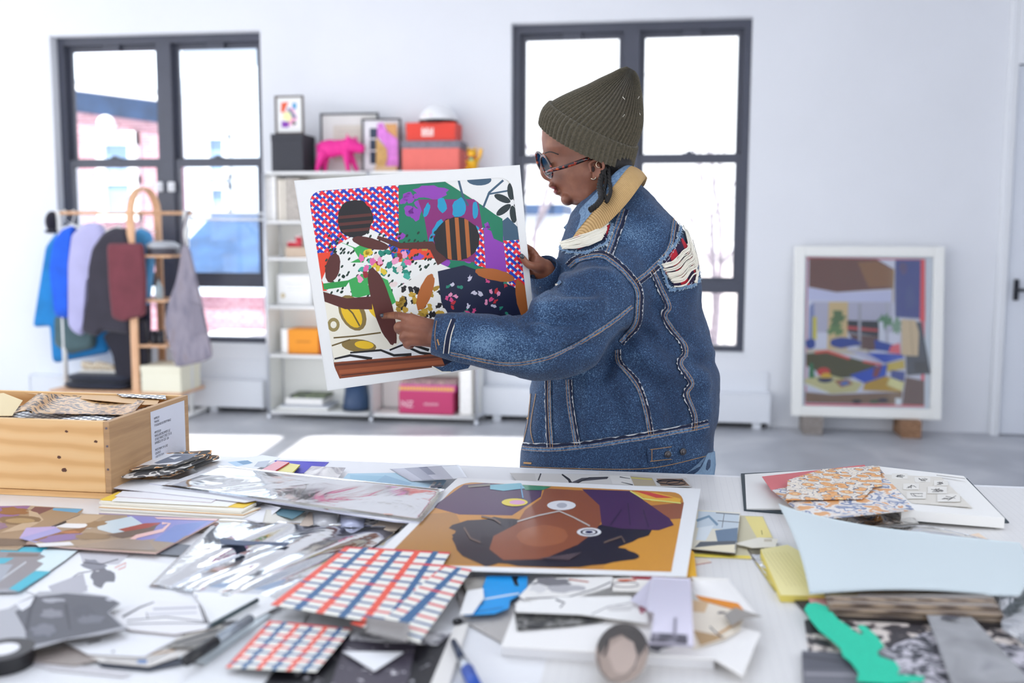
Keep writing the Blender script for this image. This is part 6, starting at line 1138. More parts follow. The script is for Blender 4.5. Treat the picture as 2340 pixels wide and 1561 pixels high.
# white margin drawn last, with a rounded opening
L2 = []; run = []
for it in L+[('', [])]:      # neighbouring small patches of one colour share a layer
    small = len(it) == 2 and it[0] and len(it[1]) in range(9, 15)
    if small: run.append(it); continue
    if run:
        for c_ in sorted({q[0] for q in run}): L2 += [(c_, q[1], 'run%d%s' % (len(L2), '')) if 0 else (c_, q[1], c_+str(id(run))) for q in run if q[0] == c_]
        run = []
    if it[0]: L2.append(it)
L = L2; nl = len({q[2] if len(q) > 2 else i for i, q in enumerate(L)})
shp, cs = art(HS, L, dh=8e-6)
o_ = [(673.5, 414.5), (1187, 378.5), (1227.5, 823), (748.8, 891.5)]; hh = .0001+8e-6*(nl+6)
tri_ = tessellate_polygon([[V((x, y, 0)) for x, y in o_], [V((x, y, 0)) for x, y in inn]]); k0 = len(shp[0]); vv = shp[0]+[HS(x, y, hh) for x, y in o_+inn]
ff = shp[1]+[tuple(i+k0 for i in t_) for t_ in tri_]; cs = cs+[lin('f3f3f1')]*len(tri_)
obj('printed_image', (vv, ff), ink(.5), pr, cols=cs)

# ================================================================ person
FH = V((FWD.x, FWD.y, 0)).normalized()
K = PD; DT = 2.30
ps = thing('person', 'person in ripped denim jacket and olive ribbed beanie pointing at the held print', 'person', V((K(1420, 1075, DT).x, K(1420, 1075, DT).y, 0)))
def ring(xl, xr, y, b, d=DT, tilt=0, n=48, e=2.3, shear=0, yr=None):
    c = K((xl+xr)/2, y, d); hw = RT*((xr-xl)/2/F_PX*d); out = []
    for k in range(n):
        a = 2*PI*k/n; ca, sa = math.cos(a), math.sin(a); ex = 2/e
        x = (abs(ca)**ex)*(1 if ca > 0 else -1); q = (abs(sa)**ex)*(1 if sa > 0 else -1)
        out.append(c+hw*x+FH*(b*q-shear*x)+V((0, 0, tilt*x)))
    return out
tor = [(1186, 1624, 1076, .165, .012), (1186, 1624, 1050, .168, .016), (1189, 1628, 1015, .172, .018), (1196, 1633, 975, .176, .014), (1206, 1637, 920, .180, .008), (1216, 1638, 860, .182, .004), (1232, 1628, 800, .182, 0), (1238, 1608, 740, .182, 0), (1248, 1598, 685, .186, 0),
       (1260, 1597, 640, .190, 0), (1272, 1588, 600, .190, 0), (1278, 1573, 560, .180, 0), (1288, 1556, 525, .165, 0), (1300, 1532, 492, .145, 0), (1322, 1505, 462, .118, 0), (1345, 1480, 436, .09, 0), (1365, 1455, 418, .07, 0)]
torso = loft([ring(a, b, y, d_, DT, t_) for a, b, y, d_, t_ in tor])
def chain(pts, n=20, flat=1.0, k=5):
    P3 = smoothpts([K(*p[:3]) for p in pts], k); R3 = []
    for i in range(len(pts)-1):
        for j in range(k): R3.append(pts[i][3]+(pts[i+1][3]-pts[i][3])*j/k)
    R3.append(pts[-1][3]); return tube(P3, R3, n, flat)
nearsl = chain([(1420, 610, 2.22, .085), (1398, 655, 2.165, .094), (1352, 705, 2.11, .096), (1292, 758, 2.06, .092), (1225, 785, 2.03, .076), (1155, 787, 2.015, .060), (1085, 778, 2.01, .051), (1030, 768, 2.01, .046), (1008, 765, 2.01, .043)], 28)
farsl = chain([(1400, 580, 2.44, .085), (1370, 660, 2.46, .085), (1320, 735, 2.42, .075), (1280, 700, 2.33, .06), (1256, 650, 2.26, .045), (1245, 622, 2.23, .040)], 24)
jv, jf = meld([torso, nearsl, farsl], .008, 8)
def normals(vs, fs):
    n = [V((0, 0, 0)) for _ in vs]
    for f in fs:
        a = (vs[f[1]]-vs[f[0]]).cross(vs[f[-1]]-vs[f[0]])
        for i in f: n[i] += a
    return [x.normalized() if x.length > 0 else V((0, 0, 1)) for x in n]
def toPx(p):
    v = p-CAM; d = v.dot(FWD); return (1170+F_PX*v.dot(RT)/d, 780.5-F_PX*v.dot(UP)/d)
FOLD = [  # crease lines in the cloth: px path, depth mm, half width px
    ([(1245, 640), (1290, 665), (1350, 672)], -7, 14), ([(1205, 718), (1260, 735), (1330, 735)], -9, 15), ([(1180, 716), (1200, 745), (1230, 770)], -8, 13), ([(1230, 700), (1290, 700), (1370, 690)], 6, 16), ([(1150, 730), (1165, 760), (1160, 800)], -5, 11), ([(1110, 740), (1120, 780), (1112, 820)], 4, 12),
    ([(1300, 800), (1360, 790), (1430, 745)], -6, 16), ([(1440, 775), (1410, 800), (1380, 860)], -12, 16), ([(1300, 610), (1340, 600), (1385, 600)], -6, 12), ([(1300, 640), (1360, 620), (1410, 640)], 6, 14), ([(1470, 760), (1540, 800), (1620, 830)], -8, 16), ([(1460, 800), (1530, 850), (1600, 880)], 6, 18),
    ([(1500, 700), (1530, 760), (1600, 790)], -7, 15), ([(1240, 900), (1245, 960), (1235, 1010)], -5, 14), ([(1340, 880), (1350, 940), (1345, 1000)], 5, 18), ([(1400, 900), (1420, 960), (1425, 1000)], -6, 16), ([(1520, 900), (1540, 960), (1536, 1000)], -6, 15), ([(1600, 860), (1610, 930), (1606, 980)], 6, 16), ([(1390, 830), (1440, 840), (1500, 880)], -7, 13),
    ([(1060, 745), (1075, 775), (1060, 810)], -4, 10), ([(1250, 800), (1230, 770), (1235, 740)], 5, 12), ([(1480, 520), (1500, 560), (1490, 600)], -4, 16), ([(1420, 520), (1440, 560), (1430, 600)], 4, 20)]
def segd(px, py, path):
    b = 1e9
    for (x0, y0), (x1, y1) in zip(path, path[1:]):
        dx, dy = x1-x0, y1-y0; t_ = max(0, min(1, ((px-x0)*dx+(py-y0)*dy)/(dx*dx+dy*dy))); b = min(b, math.hypot(px-x0-dx*t_, py-y0-dy*t_))
    return b
nn_ = normals(jv, jf)
jw = []
for i, p in enumerate(jv):
    q = nn_[i]; h = .006*(noise.noise(p*11)+.5*noise.noise(p*23+V((3, 1, 7))))+.0012*noise.noise(p*60); x, y = toPx(p)
    if q.dot(FWD) < .25:
        for path, a_, w in FOLD:
            s_ = segd(x, y, path)
            if s_ < w*3: h += a_*.0017*math.exp(-(s_/w)**2)
    if y > 1015: h *= .3
    wv_ = 0
    for cx_, cy_, rx_, ry_, s_ in ((1110, 785, 90, 38, 1), (1300, 700, 60, 30, .5), (1450, 540, 60, 60, .7), (1330, 850, 40, 10, .4), (1250, 950, 50, 70, .25), (1350, 960, 40, 60, .25), (1200, 830, 60, 20, .8), (1420, 640, 50, 20, .4), (1240, 690, 16, 60, .4)): wv_ += s_*math.exp(-((x-cx_)/rx_)**2-((y-cy_)/ry_)**2)
    jw.append(min(1, wv_)); jv[i] = p+q*h
den = NT('blue_denim'); cd_ = den.coord()
w1 = den.n('ShaderNodeTexNoise'); w1.inputs['Scale'].default_value = 420; w1.inputs['Detail'].default_value = 2; w2 = den.n('ShaderNodeTexNoise'); w2.inputs['Scale'].default_value = 12; w2.inputs['Detail'].default_value = 6; w3 = den.n('ShaderNodeTexWave', bands_direction='DIAGONAL'); w3.inputs['Scale'].default_value = 260; w3.inputs['Distortion'].default_value = 1.5
for w_ in (w1, w2, w3): den.l(cd_, w_.inputs['Vector'])
at_ = den.n('ShaderNodeAttribute', attribute_name='wear'); a1 = den.n('ShaderNodeMath', operation='MULTIPLY_ADD'); a1.inputs[1].default_value = .42; den.l(w2.outputs[0], a1.inputs[0]); den.l(w1.outputs[0], a1.inputs[2])
a2 = den.n('ShaderNodeMath', operation='MULTIPLY_ADD'); a2.inputs[1].default_value = .12; den.l(w3.outputs[1], a2.inputs[0]); den.l(a1.outputs[0], a2.inputs[2]); a3 = den.n('ShaderNodeMath', operation='MULTIPLY_ADD'); a3.inputs[1].default_value = .22; den.l(at_.outputs['Fac'], a3.inputs[0]); den.l(a2.outputs[0], a3.inputs[2])
den.l(den.ramp(a3.outputs[0], [(.50, '12203a'), (.80, '203a5c'), (.98, '3e5f84'), (1.0, '6886a4')]), den.b.inputs['Base Color']); den.b.inputs['Roughness'].default_value = .85; den.bump(a2.outputs[0], .25, .001); den.b.inputs['Sheen Weight'].default_value = .08
DEN = den.m; fraym = M('pale_frayed_cotton', 'b9bcc0', .9); navy = M('raw_navy_denim', '141c38', .9); lden = ramp_mat('faded_denim', [(.35, '4c6a8a'), (.6, '728daa')], 160, .9, detail=3); wthr = M('white_cotton_thread', 'e9e4d6', .9); tanst = M('tan_stitch_thread', 'b08654', .8); seamd = ramp_mat('seam_denim', [(.4, '27466e'), (.6, '6483a4')], 220, .9, detail=3)
jk = obj('denim_jacket', (jv, jf), DEN, ps, smooth=True, label='blue denim jacket with torn seams')
wa_ = jk.data.attributes.new('wear', 'FLOAT', 'POINT'); wa_.data.foreach_set('value', jw)
bvh = BVHTree.FromPolygons([tuple(v) for v in jv], jf)
def hit(px, py, lift=.001, tree=None):
    d = ray(px, py).normalized(); r = (tree or bvh).ray_cast(CAM, d)
    if r[0] is None: return None
    return r[0]+r[1]*lift if r[1].dot(d) < 0 else r[0]-r[1]*lift
def sp2(pts, n=8): return [(p.x, p.y) for p in smoothpts([(x, y, 0) for x, y in pts], n)]
def ribbon(pts, w, lift=.0015, n=8, off=0, jag=0, seed=1):
    P = sp2(pts, n); vs, fs = [], []; r = random.Random(seed); prev = None
    for i, p in enumerate(P):
        a = P[max(i-1, 0)]; b = P[min(i+1, len(P)-1)]; dx, dy = b[0]-a[0], b[1]-a[1]; l = math.hypot(dx, dy) or 1; nx, ny = -dy/l, dx/l; j = r.uniform(-jag, jag)
        A_ = hit(p[0]+nx*(off-w/2), p[1]+ny*(off-w/2), lift); B_ = hit(p[0]+nx*(off+w/2+j), p[1]+ny*(off+w/2+j), lift)
        if A_ is None or B_ is None or (A_-B_).length > .06: prev = None; continue
        k = len(vs); vs += [A_, (A_+B_)/2+(-FWD)*.0004, B_]
        if prev is not None and (vs[prev]-A_).length < .08: fs += [(prev, k, k+1, prev+1), (prev+1, k+1, k+2, prev+2)]
        prev = k
    return vs, fs
def seam(nm, pts, fray=1, w=11):
    obj(nm, ribbon(pts, w, .0022), seamd, jk, smooth=True)
    if fray: obj('raw_edge', ribbon(pts, w*.55, .0026, off=w*.75*fray), navy, jk, smooth=True); obj('frayed_edge', ribbon(pts, 1.2, .0034, 14, off=w*1.02*fray, jag=2.2, seed=len(pts)), fraym, jk)
    obj('stitching', J(ribbon(pts, 1.1, .0032, off=-w*.28), ribbon(pts, 1.1, .0032, off=w*.28)), tanst, jk)
seam('seam', [(1302, 611), (1321, 596), (1369, 586), (1399, 599), (1440, 640), (1455, 666), (1455, 700), (1449, 741), (1417, 782)], -1)
seam('seam', [(1423, 478), (1410, 520), (1398, 555), (1388, 582)], -1, 13)
seam('seam', [(1451, 644), (1480, 622), (1515, 590), (1532, 560), (1537, 530), (1541, 500), (1542, 490)], 1, 11)
seam('seam', [(1492, 618), (1507, 651), (1529, 700), (1522, 726), (1562, 785), (1566, 811), (1555, 834), (1581, 874), (1570, 900), (1588, 949), (1588, 984)], 1, 9)
seam('seam', [(1410, 800), (1417, 834), (1455, 882), (1473, 934), (1484, 993)], -1, 9)
seam('seam', [(1257, 870), (1258, 940), (1262, 1022)], 1, 9)
seam('seam', [(1298, 868), (1302, 930), (1317, 1016)], -1, 10)
seam('seam', [(1443, 700), (1380, 748), (1298, 796), (1232, 822), (1157, 830), (1083, 818), (1030, 806)], 0, 10)
seam('hem_seam', [(1190, 1024), (1269, 1027), (1417, 1009), (1566, 983), (1618, 971)], -1, 12)
obj('stitching', ribbon([(1192, 1066), (1300, 1070), (1480, 1070), (1612, 1042)], 1.3, .002), tanst, jk)
obj('placket_stitching', J(ribbon([(1214, 900), (1208, 960), (1196, 1016)], 1.3, .002), ribbon([(1226, 900), (1214, 975), (1222, 1018)], 1.3, .002)), tanst, jk)
# pocket flap, hem tab, buttons
obj('pocket_flap', J(ribbon([(1240, 640), (1256, 636), (1274, 634)], 14, .004), ribbon([(1270, 634), (1284, 650)], 10, .004)), lden, jk); obj('frayed_edge', ribbon([(1232, 650), (1250, 648), (1280, 652)], 4, .0055, jag=4), wthr, jk)
obj('hem_tab', ribbon([(1479, 1040), (1508, 1037), (1536, 1034)], 34, .004), DEN, jk); obj('stitching', J(ribbon([(1484, 1026), (1532, 1020)], 1.3, .006), ribbon([(1484, 1053), (1532, 1048)], 1.3, .006), ribbon([(1488, 1026), (1488, 1053)], 1.3, .006)), tanst, jk)
brass = M('antique_button', '5d5a5c', .4, metal=.7)
for x, y in ((1524, 1037), (1557, 1031)):
    a = hit(x, y, .005); b = hit(x, y, .0085)
    obj('button', J(tube([a, b], [.0078, .0072], 18), tube([b, b+(b-a)*.35], [.0045, .0035], 14)), brass, jk, smooth=True)
obj('buttonhole', J(ribbon([(1198, 1058), (1216, 1059)], 4, .002), ribbon([(1205, 954), (1208, 957)], 5, .002)), tanst, jk)
# rips: dark red plaid shirt showing through white weft threads
plaid = NT('red_plaid_shirt'); ck = plaid.n('ShaderNodeTexWave'); ck.inputs['Scale'].default_value = 9; plaid.l(plaid.coord(rot=(0, .4, 0)), ck.inputs['Vector']); plaid.l(plaid.ramp(ck.outputs[1], [(.45, '241436'), (.5, '8c1a2c'), (.8, 'b01e30')]), plaid.b.inputs['Base Color']); plaid.b.inputs['Roughness'].default_value = .9; plaid = plaid.m
def patch(poly, lift, n=14):
    xs_ = [p[0] for p in poly]; ys_ = [p[1] for p in poly]; x0, x1, y0, y1 = min(xs_), max(xs_), min(ys_), max(ys_); vs, fs = [], []
    for i in range(n):
        for j in range(n):
            c = clip([(x0+(x1-x0)*i/n, y0+(y1-y0)*j/n), (x0+(x1-x0)*(i+1)/n, y0+(y1-y0)*j/n), (x0+(x1-x0)*(i+1)/n, y0+(y1-y0)*(j+1)/n), (x0+(x1-x0)*i/n, y0+(y1-y0)*(j+1)/n)], poly)
            h_ = [hit(x, y, lift) for x, y in c]
            if len(c) > 2 and None not in h_: k = len(vs); vs += h_; fs.append(tuple(range(k, k+len(c))))
    return vs, fs
obj('shirt_patch', patch([(1557, 545), (1592, 600), (1592, 650), (1540, 654), (1510, 610)], .003), plaid, jk, label='dark red plaid shirt showing through the rip')
obj('shirt_patch', patch([(1285, 560), (1345, 525), (1395, 515), (1385, 548), (1320, 572)], .003), plaid, jk, label='dark red plaid shirt showing through the rip')
rr = random.Random(3); thr = []
def thread(p, lift=.005, r=.0009):
    q = [hit(x, y, lift) for x, y in sp2(p, 4)]; q = [a for a in q if a is not None]
    if len(q) > 2 and max((a-b).length for a, b in zip(q, q[1:])) < .05: thr.append(tube(q, r, 5))
for i in range(58):
    u = i/57; sx, sy = 1557+rr.uniform(-3, 10)+u*8, 515+u*18+rr.uniform(-3, 6)
    if rr.random() < .42: continue
    ex, ey = 1508+u*30+rr.uniform(-3, 3), 602+u*52; mx_, my_ = 1560+u*26, 575+u*52+rr.uniform(-4, 4); thread([(sx, sy), (mx_+6, my_-14), (mx_-8, my_+2), ((ex+mx_)/2, (ey+my_)/2+6+u*4), (ex, ey)], .0045+.003*rr.random(), .0011)
for i in range(16): thread([(1566+i*1.6, 560+i*4), (1582+i*.6, 600+i*2), (1590-i*.5, 640+rr.uniform(-3, 8))], .005, .0012)
obj('frayed_threads', J(*thr), wthr, jk, smooth=True, kind='stuff', label='white loose threads across the back rip'); thr = []
for i in range(46):
    u = i/45; sx, sy = 1288+u*6+rr.uniform(-4, 4), 556+u*14; ex, ey = 1392-u*16+rr.uniform(-3, 3), 512+u*40; thread([(sx, sy), ((sx*2+ex)/3, (sy*2+ey)/3+4+rr.uniform(-3, 3)), ((sx+ex*2)/3, (sy+ey*2)/3+5), (ex, ey)], .0045+.003*rr.random(), .0013)
obj('frayed_threads', J(*thr), wthr, jk, smooth=True, kind='stuff', label='white loose threads across the shoulder rip'); thr = []
edges = [[(1508, 600), (1520, 636), (1530, 660), (1560, 656), (1580, 652), (1596, 640)], [(1556, 510), (1548, 545), (1530, 575), (1508, 598)], [(1274, 560), (1300, 575), (1345, 578), (1384, 560)], [(1384, 560), (1396, 535), (1400, 512)], [(1558, 505), (1574, 540), (1590, 580), (1594, 630)]]
for e_ in edges:
    for p in sp2(e_, 14):
        for _ in range(3):
            a = rr.uniform(0, 2*PI); l_ = rr.uniform(3, 8); thread([(p[0], p[1]), (p[0]+math.cos(a)*l_*.5, p[1]+math.sin(a)*l_*.5), (p[0]+math.cos(a+.5)*l_, p[1]+math.sin(a+.5)*l_)], .003, .0007)
obj('frayed_fringe', J(*thr), M('pale_blue_fray', 'a9bccb', .9), jk, smooth=True, kind='stuff')
for i, e_ in enumerate(edges): obj('torn_edge', ribbon(e_, 5, .004, jag=3, seed=i), lden, jk)
# collar: faded denim stand and tan corduroy fall
I_ = [(1288, 520, 2.30), (1322, 480, 2.24), (1362, 440, 2.205), (1408, 392, 2.22), (1438, 374, 2.30), (1446, 380, 2.38), (1435, 405, 2.45), (1350, 500, 2.46)]
M_ = [(1303, 546, 2.22), (1348, 492, 2.16), (1393, 437, 2.155), (1436, 383, 2.20), (1450, 384, 2.32), (1454, 392, 2.42), (1440, 420, 2.50), (1360, 510, 2.50)]
O_ = [(1314, 553, 2.185), (1378, 518, 2.135), (1430, 468, 2.125), (1471, 413, 2.165), (1477, 404, 2.32), (1478, 412, 2.43), (1460, 440, 2.52), (1375, 525, 2.52)]
def strip3(A_, B_, n=6, th=.005, bulge=.004, m=6):
    a = smoothpts([K(*p) for p in A_], n); b = smoothpts([K(*p) for p in B_], n); N = len(a)-1
    return grid(lambda u, v: a[round(u*N)].lerp(b[round(u*N)], v)+(-FWD*.7+UP*.7)*bulge*math.sin(PI*v), N, m, tuple(FWD*th))
cord = NT('tan_corduroy'); wv2 = cord.n('ShaderNodeTexWave', bands_direction='DIAGONAL'); wv2.inputs['Scale'].default_value = 120; cord.l(cord.coord(rot=(0, -.5, 0)), wv2.inputs['Vector']); cord.l(cord.ramp(wv2.outputs[1], [(.1, 'a98655'), (.6, 'cba773')]), cord.b.inputs['Base Color']); cord.bump(wv2.outputs[1], .5, .0015); cord.b.inputs['Roughness'].default_value = .9; cord = cord.m
obj('collar_stand', strip3(I_, M_), lden, jk, smooth=True, label='faded denim collar stand'); obj('collar', strip3(M_, O_, bulge=.006), cord, jk, smooth=True, label='tan corduroy collar')
# cuffs
def cuff(pts, r0, r1, nm='cuff', n=28, flat=1.0):
    P = [K(*p) for p in pts]; ax = (P[-1]-P[0]).normalized(); vs, fs = [], []
    s = ax.cross(UP).normalized(); u = s.cross(ax).normalized(); rs = []
    for c, r in ((P[0], r0), (P[1], r0*1.0), (P[1], r0*.86), (P[0]+ax*.004, r0*.86)): rs.append((c, r))
    rings = []
    for c, r in ((P[0], r1), (P[1], r0), (P[1]+ax*.0015, r0*.93), (P[1]-ax*.012, r0*.88), (P[0], r1*.86)): rings.append([c+s*(math.cos(2*PI*k/n)*r*flat)+u*(math.sin(2*PI*k/n)*r) for k in range(n)])
    return loft(rings, cap=False)
cf = obj('cuff', cuff([(1040, 770, 2.01), (992, 764, 2.01)], .041, .049), DEN, jk, smooth=True)
cvv, cff = cuff([(1040, 770, 2.01), (992, 764, 2.01)], .041, .049); cb_ = BVHTree.FromPolygons([tuple(v) for v in cvv], cff)
bv0 = bvh; bvh = cb_
obj('cuff_seam', ribbon([(1038, 730), (1026, 766), (1020, 806)], 8, .0025), navy, jk, smooth=True); obj('cuff_edge', J(ribbon([(1044, 732), (1032, 766), (1026, 806)], 2, .003), ribbon([(1032, 732), (1020, 766), (1014, 806)], 1.6, .003)), wthr, jk)
obj('stitching', J(ribbon([(998, 734), (994, 766), (998, 798)], 1.2, .0015), ribbon([(1000, 775), (1004, 788)], 3, .0018)), tanst, jk); bvh = bv0
flp = [(988, 838, 1.99), (1012, 838, 2.0), (1048, 818, 2.0), (1082, 822, 2.0), (1070, 842, 2.01), (1030, 850, 2.02), (1010, 850, 2.01)]
obj('cuff_flap', prism([K(*p) for p in flp], FWD*.006), DEN, jk); obj('cuff_gusset', prism([K(*p) for p in ((1004, 806, 2.0), (1040, 806, 2.01), (1078, 820, 2.01), (1040, 826, 2.03), (1016, 834, 2.03))], FWD*.004), navy, jk)
obj('flap_edge', tube([K(*p)-FWD*.001 for p in flp[:1]+flp[5:][::-1]+[(1060, 846, 2.01)]][:3], .0012, 5), wthr, jk)
obj('cuff', cuff([(1254, 646, 2.25), (1238, 612, 2.215)], .037, .041), DEN, jk, smooth=True)
# ---------------------------------------------------------------- body: head, neck, arms, hands, legs as one surface
hd = [(1330, 1420, 232, .035), (1295, 1440, 240, .055), (1265, 1450, 252, .068), (1249, 1454, 266, .074), (1240, 1458, 285, .079), (1238, 1456, 315, .080), (1240, 1452, 338, .079), (1243, 1448, 350, .078), (1250, 1444, 362, .076), (1254, 1438, 378, .075), (1256, 1430, 394, .074), (1259, 1424, 405, .072), (1258, 1418, 412, .069),
      (1257, 1412, 420, .065), (1263, 1407, 427, .062), (1271, 1402, 433, .059), (1272, 1398, 440, .057), (1279, 1394, 447, .055), (1287, 1390, 453, .052), (1290, 1384, 459, .048), (1300, 1376, 465, .040), (1318, 1362, 469, .028)]
def hring(xl, xr, y, b, n=48):
    bx = 1259+(y-405)*.62 if 405 < y < 462 else xl; dv = RT*((xl-bx)/F_PX*DT); xl = bx
    c = K((xl+xr)/2, y, DT); hw = RT*((xr-xl)/2/F_PX*DT); out = []
    for k in range(n):
        a = 2*PI*k/n; ca, sa = math.cos(a), math.sin(a); nar = 1-.30*max(0, -ca)**1.5 if y > 340 else 1-.12*max(0, -ca)
        out.append(c+hw*ca+dv*max(0, -ca)**9+FH*(b*(abs(sa)**.85)*(1 if sa > 0 else -1)*nar+.018*max(0, -ca)))
    return out
parts = [loft([hring(*h_) for h_ in hd])]
parts += [chain([(1243, 352, 2.318, .008), (1243, 374, 2.318, .0085), (1244, 392, 2.318, .0105), (1248, 401, 2.318, .010), (1256, 404, 2.318, .011)], 12),   # nose
          ellips(K(1262, 424, 2.312), (.009, .020, .0065)), ellips(K(1275, 440, 2.312), (.0085, .018, .0065)), ellips(K(1297, 455, 2.30), (.016, .026, .015)),]
parts += [chain([(1372, 430, 2.31, .056), (1392, 475, 2.32, .055), (1410, 530, 2.32, .062)], 20),
          loft([ring(a+(b-a)*.12, b-(b-a)*.12, y, d_*.8, DT, t_*.5, 32) for a, b, y, d_, t_ in tor[1:14]]),
          chain([(1420, 560, 2.25, .05), (1398, 640, 2.17, .048), (1300, 752, 2.07, .043), (1225, 780, 2.03, .04), (1100, 776, 2.01, .03), (1020, 766, 2.01, .026), (985, 762, 2.012, .024)], 18),
          chain([(1400, 560, 2.40, .05), (1360, 650, 2.45, .048), (1318, 735, 2.41, .042), (1280, 700, 2.32, .034), (1254, 640, 2.24, .026), (1238, 608, 2.205, .022)], 18)]
# pointing hand
d_ = 2.005; tip = hdep(872, 723)-.008
def fing(*p): return chain([q[:3]+(q[3]*(.93 if q[3] < .011 else 1),) for q in p], 12, k=3)
parts += [fing((992, 752, d_+.006, .020), (960, 738, d_, .0135), (933, 727, d_+.002, .0115)), fing((992, 760, d_+.004, .021), (960, 752, d_-.004, .014), (931, 746, d_-.003, .0115)), fing((992, 768, d_+.006, .020), (962, 766, d_-.002, .0135), (934, 765, d_-.001, .0105)), fing((992, 776, d_+.010, .018), (964, 778, d_+.003, .0125), (942, 781, d_+.003, .0095)),
          fing((933, 727, d_+.002, .0105), (908, 721, d_+(tip-d_)*.35, .0088), (889, 721, d_+(tip-d_)*.75, .0078), (874, 723, tip, .0066)),
          fing((931, 746, d_-.003, .0105), (911, 745, d_-.002, .0100), (911, 754, d_+.018, .0092), (922, 760, d_+.030, .008)),
          fing((934, 765, d_-.001, .0098), (921, 769, d_+.002, .0094), (924, 776, d_+.020, .0085), (934, 776, d_+.030, .0075)),
          fing((942, 781, d_+.003, .0090), (929, 786, d_+.008, .0086), (934, 791, d_+.022, .0078), (944, 788, d_+.030, .0068)),
          fing((985, 772, d_+.020, .017), (962, 770, d_+.036, .012), (940, 764, d_+.042, .0095), (922, 760, d_+.042, .0080))]
# hand gripping the right edge of the sheet: thumb in front, four fingers behind
e_ = hdep(1206, 600)
parts += [fing((1240, 610, e_+.03, .019), (1226, 598, e_+.018, .015), (1217, 592, e_+.012, .012)), fing((1238, 612, e_+.025, .016), (1220, 609, e_-.004, .0105), (1205, 603, e_-.0135, .0085), (1191, 585, hdep(1191, 585)-.0105, .0072)),
          fing((1226, 588, e_+.022, .0095), (1214, 572, e_+.026, .0085), (1196, 562, hdep(1196, 562)+.014, .0078), (1182, 560, hdep(1182, 560)+.0115, .0068)), fing((1226, 596, e_+.03, .0095), (1206, 588, e_+.034, .0085), (1186, 582, hdep(1186, 582)+.014, .0078), (1174, 580, hdep(1174, 580)+.0115, .0068)),
          fing((1228, 606, e_+.034, .009), (1206, 606, e_+.036, .0082), (1188, 602, hdep(1188, 602)+.014, .0074), (1178, 601, hdep(1178, 601)+.0115, .0066)), fing((1232, 614, e_+.034, .0085), (1212, 622, e_+.034, .0076), (1196, 622, hdep(1196, 622)+.013, .0068))]
# hips and legs
hip = K(1415, 1075, DT+.02); hp_ = lambda a, b, z: V((hip.x+a, hip.y+b, z))
parts += [tube([hp_(0, 0, 1.02), hp_(0, 0, .93), hp_(0, 0, .86)], [.12, .145, .14], 20)]
for s in (-1, 1): parts += [tube([hp_(.01*s, .075*s, .88), hp_(-.01, .09*s, .50), hp_(.01, .10*s, .12), hp_(0.01, .10*s, .06)], [.085, .058, .04, .038], 16), tube([hp_(.03, .10*s, .05), hp_(-.06, .10*s, .045), hp_(-.16, .10*s, .03)], [.036, .036, .026], 12)]
bv_, bf_ = meld(parts, .0029, 2)
skin = ramp_mat('brown_skin', [(.35, '7d4c39'), (.55, '8b5741'), (.7, '99644b')], 28, .48, detail=6, bump=.12)
skin.node_tree.nodes['Principled BSDF'].inputs['Subsurface Weight'].default_value = .08; skin.node_tree.nodes['Principled BSDF'].inputs['Subsurface Scale'].default_value = .004
body = obj('body', (bv_, bf_), skin, ps, smooth=True)
hb = BVHTree.FromPolygons([tuple(v) for v in bv_], bf_)
# ear, lips, eye
def hh_(px, py, l=.001): return hit(px, py, l, hb)
E_ = lambda px, py, l: (hh_(px, py, 0) or K(px, py, 2.225))-FWD*l
sk2 = skin
ear = meld([tube(smoothpts([E_(1350, 388, .004), E_(1347, 376, .006), E_(1356, 369, .008), (E_(1368, 369, .012)), (E_(1377, 378, .016)), (E_(1376, 391, .016)), (E_(1369, 402, .012)), (E_(1360, 410, .008)), (E_(1354, 406, .006))], 4), .0036, 8), ellips(E_(1363, 392, .003), (.011, .006, .017)), ellips(E_(1359, 405, .006), (.006, .005, .007)), tube([E_(1366, 375, .006), E_(1370, 388, .010), E_(1364, 398, .008)], .0035, 8), ellips(E_(1350, 392, .004), (.003, .004, .005))], .0016, 3)
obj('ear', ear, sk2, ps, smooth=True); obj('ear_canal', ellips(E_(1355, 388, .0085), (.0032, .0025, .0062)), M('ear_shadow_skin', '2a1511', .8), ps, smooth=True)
lipm = M('lip_brown_pink', '9c5a58', .4)
obj('lips', meld([ellips(K(1265, 429, 2.306), (.0065, .018, .0035)), ellips(K(1271, 438, 2.306), (.0065, .017, .005))], .0015, 3), lipm, ps, smooth=True)
obj('eye', ellips(K(1254, 377, 2.288), (.006, .010, .007)), M('eyelid_dark', '3c211b', .5), ps, smooth=True); obj('eyebrow', tube(smoothpts([K(1245, 350, 2.285), K(1258, 347, 2.262), K(1276, 353, 2.244)], 4), [.0013]*9, 6), M('black_hair', '120e0e', .7), ps, smooth=True)
nailm = M('dark_silver_nail', '4c5058', .2, metal=.5)
for (x, y, w_, hh2, tr_) in ((874, 721, .0052, .0040, 0),): c = hh_(x, y, .0004); obj('fingernail', ellips(c, (w_, .0022, hh2)), nailm, ps, smooth=True)
c = hh_(1193, 586, .0003); obj('fingernail', ellips(c, (.0048, .0022, .0062), M3=Matrix.Rotation(-.6, 3, 'Y')), nailm, ps, smooth=True)
for x0_, y0_, y1_ in ((905, 715, 727), (902, 716, 726), (908, 716, 727), (884, 717, 726)):
    q = [hh_(x0_+.6*math.sin(k), y0_+(y1_-y0_)*k/4, .0001) for k in range(5)]
    if None not in q: obj('knuckle_crease', tube(q, .00035, 5), M('skin_crease', '5a3226', .7), ps, smooth=True)
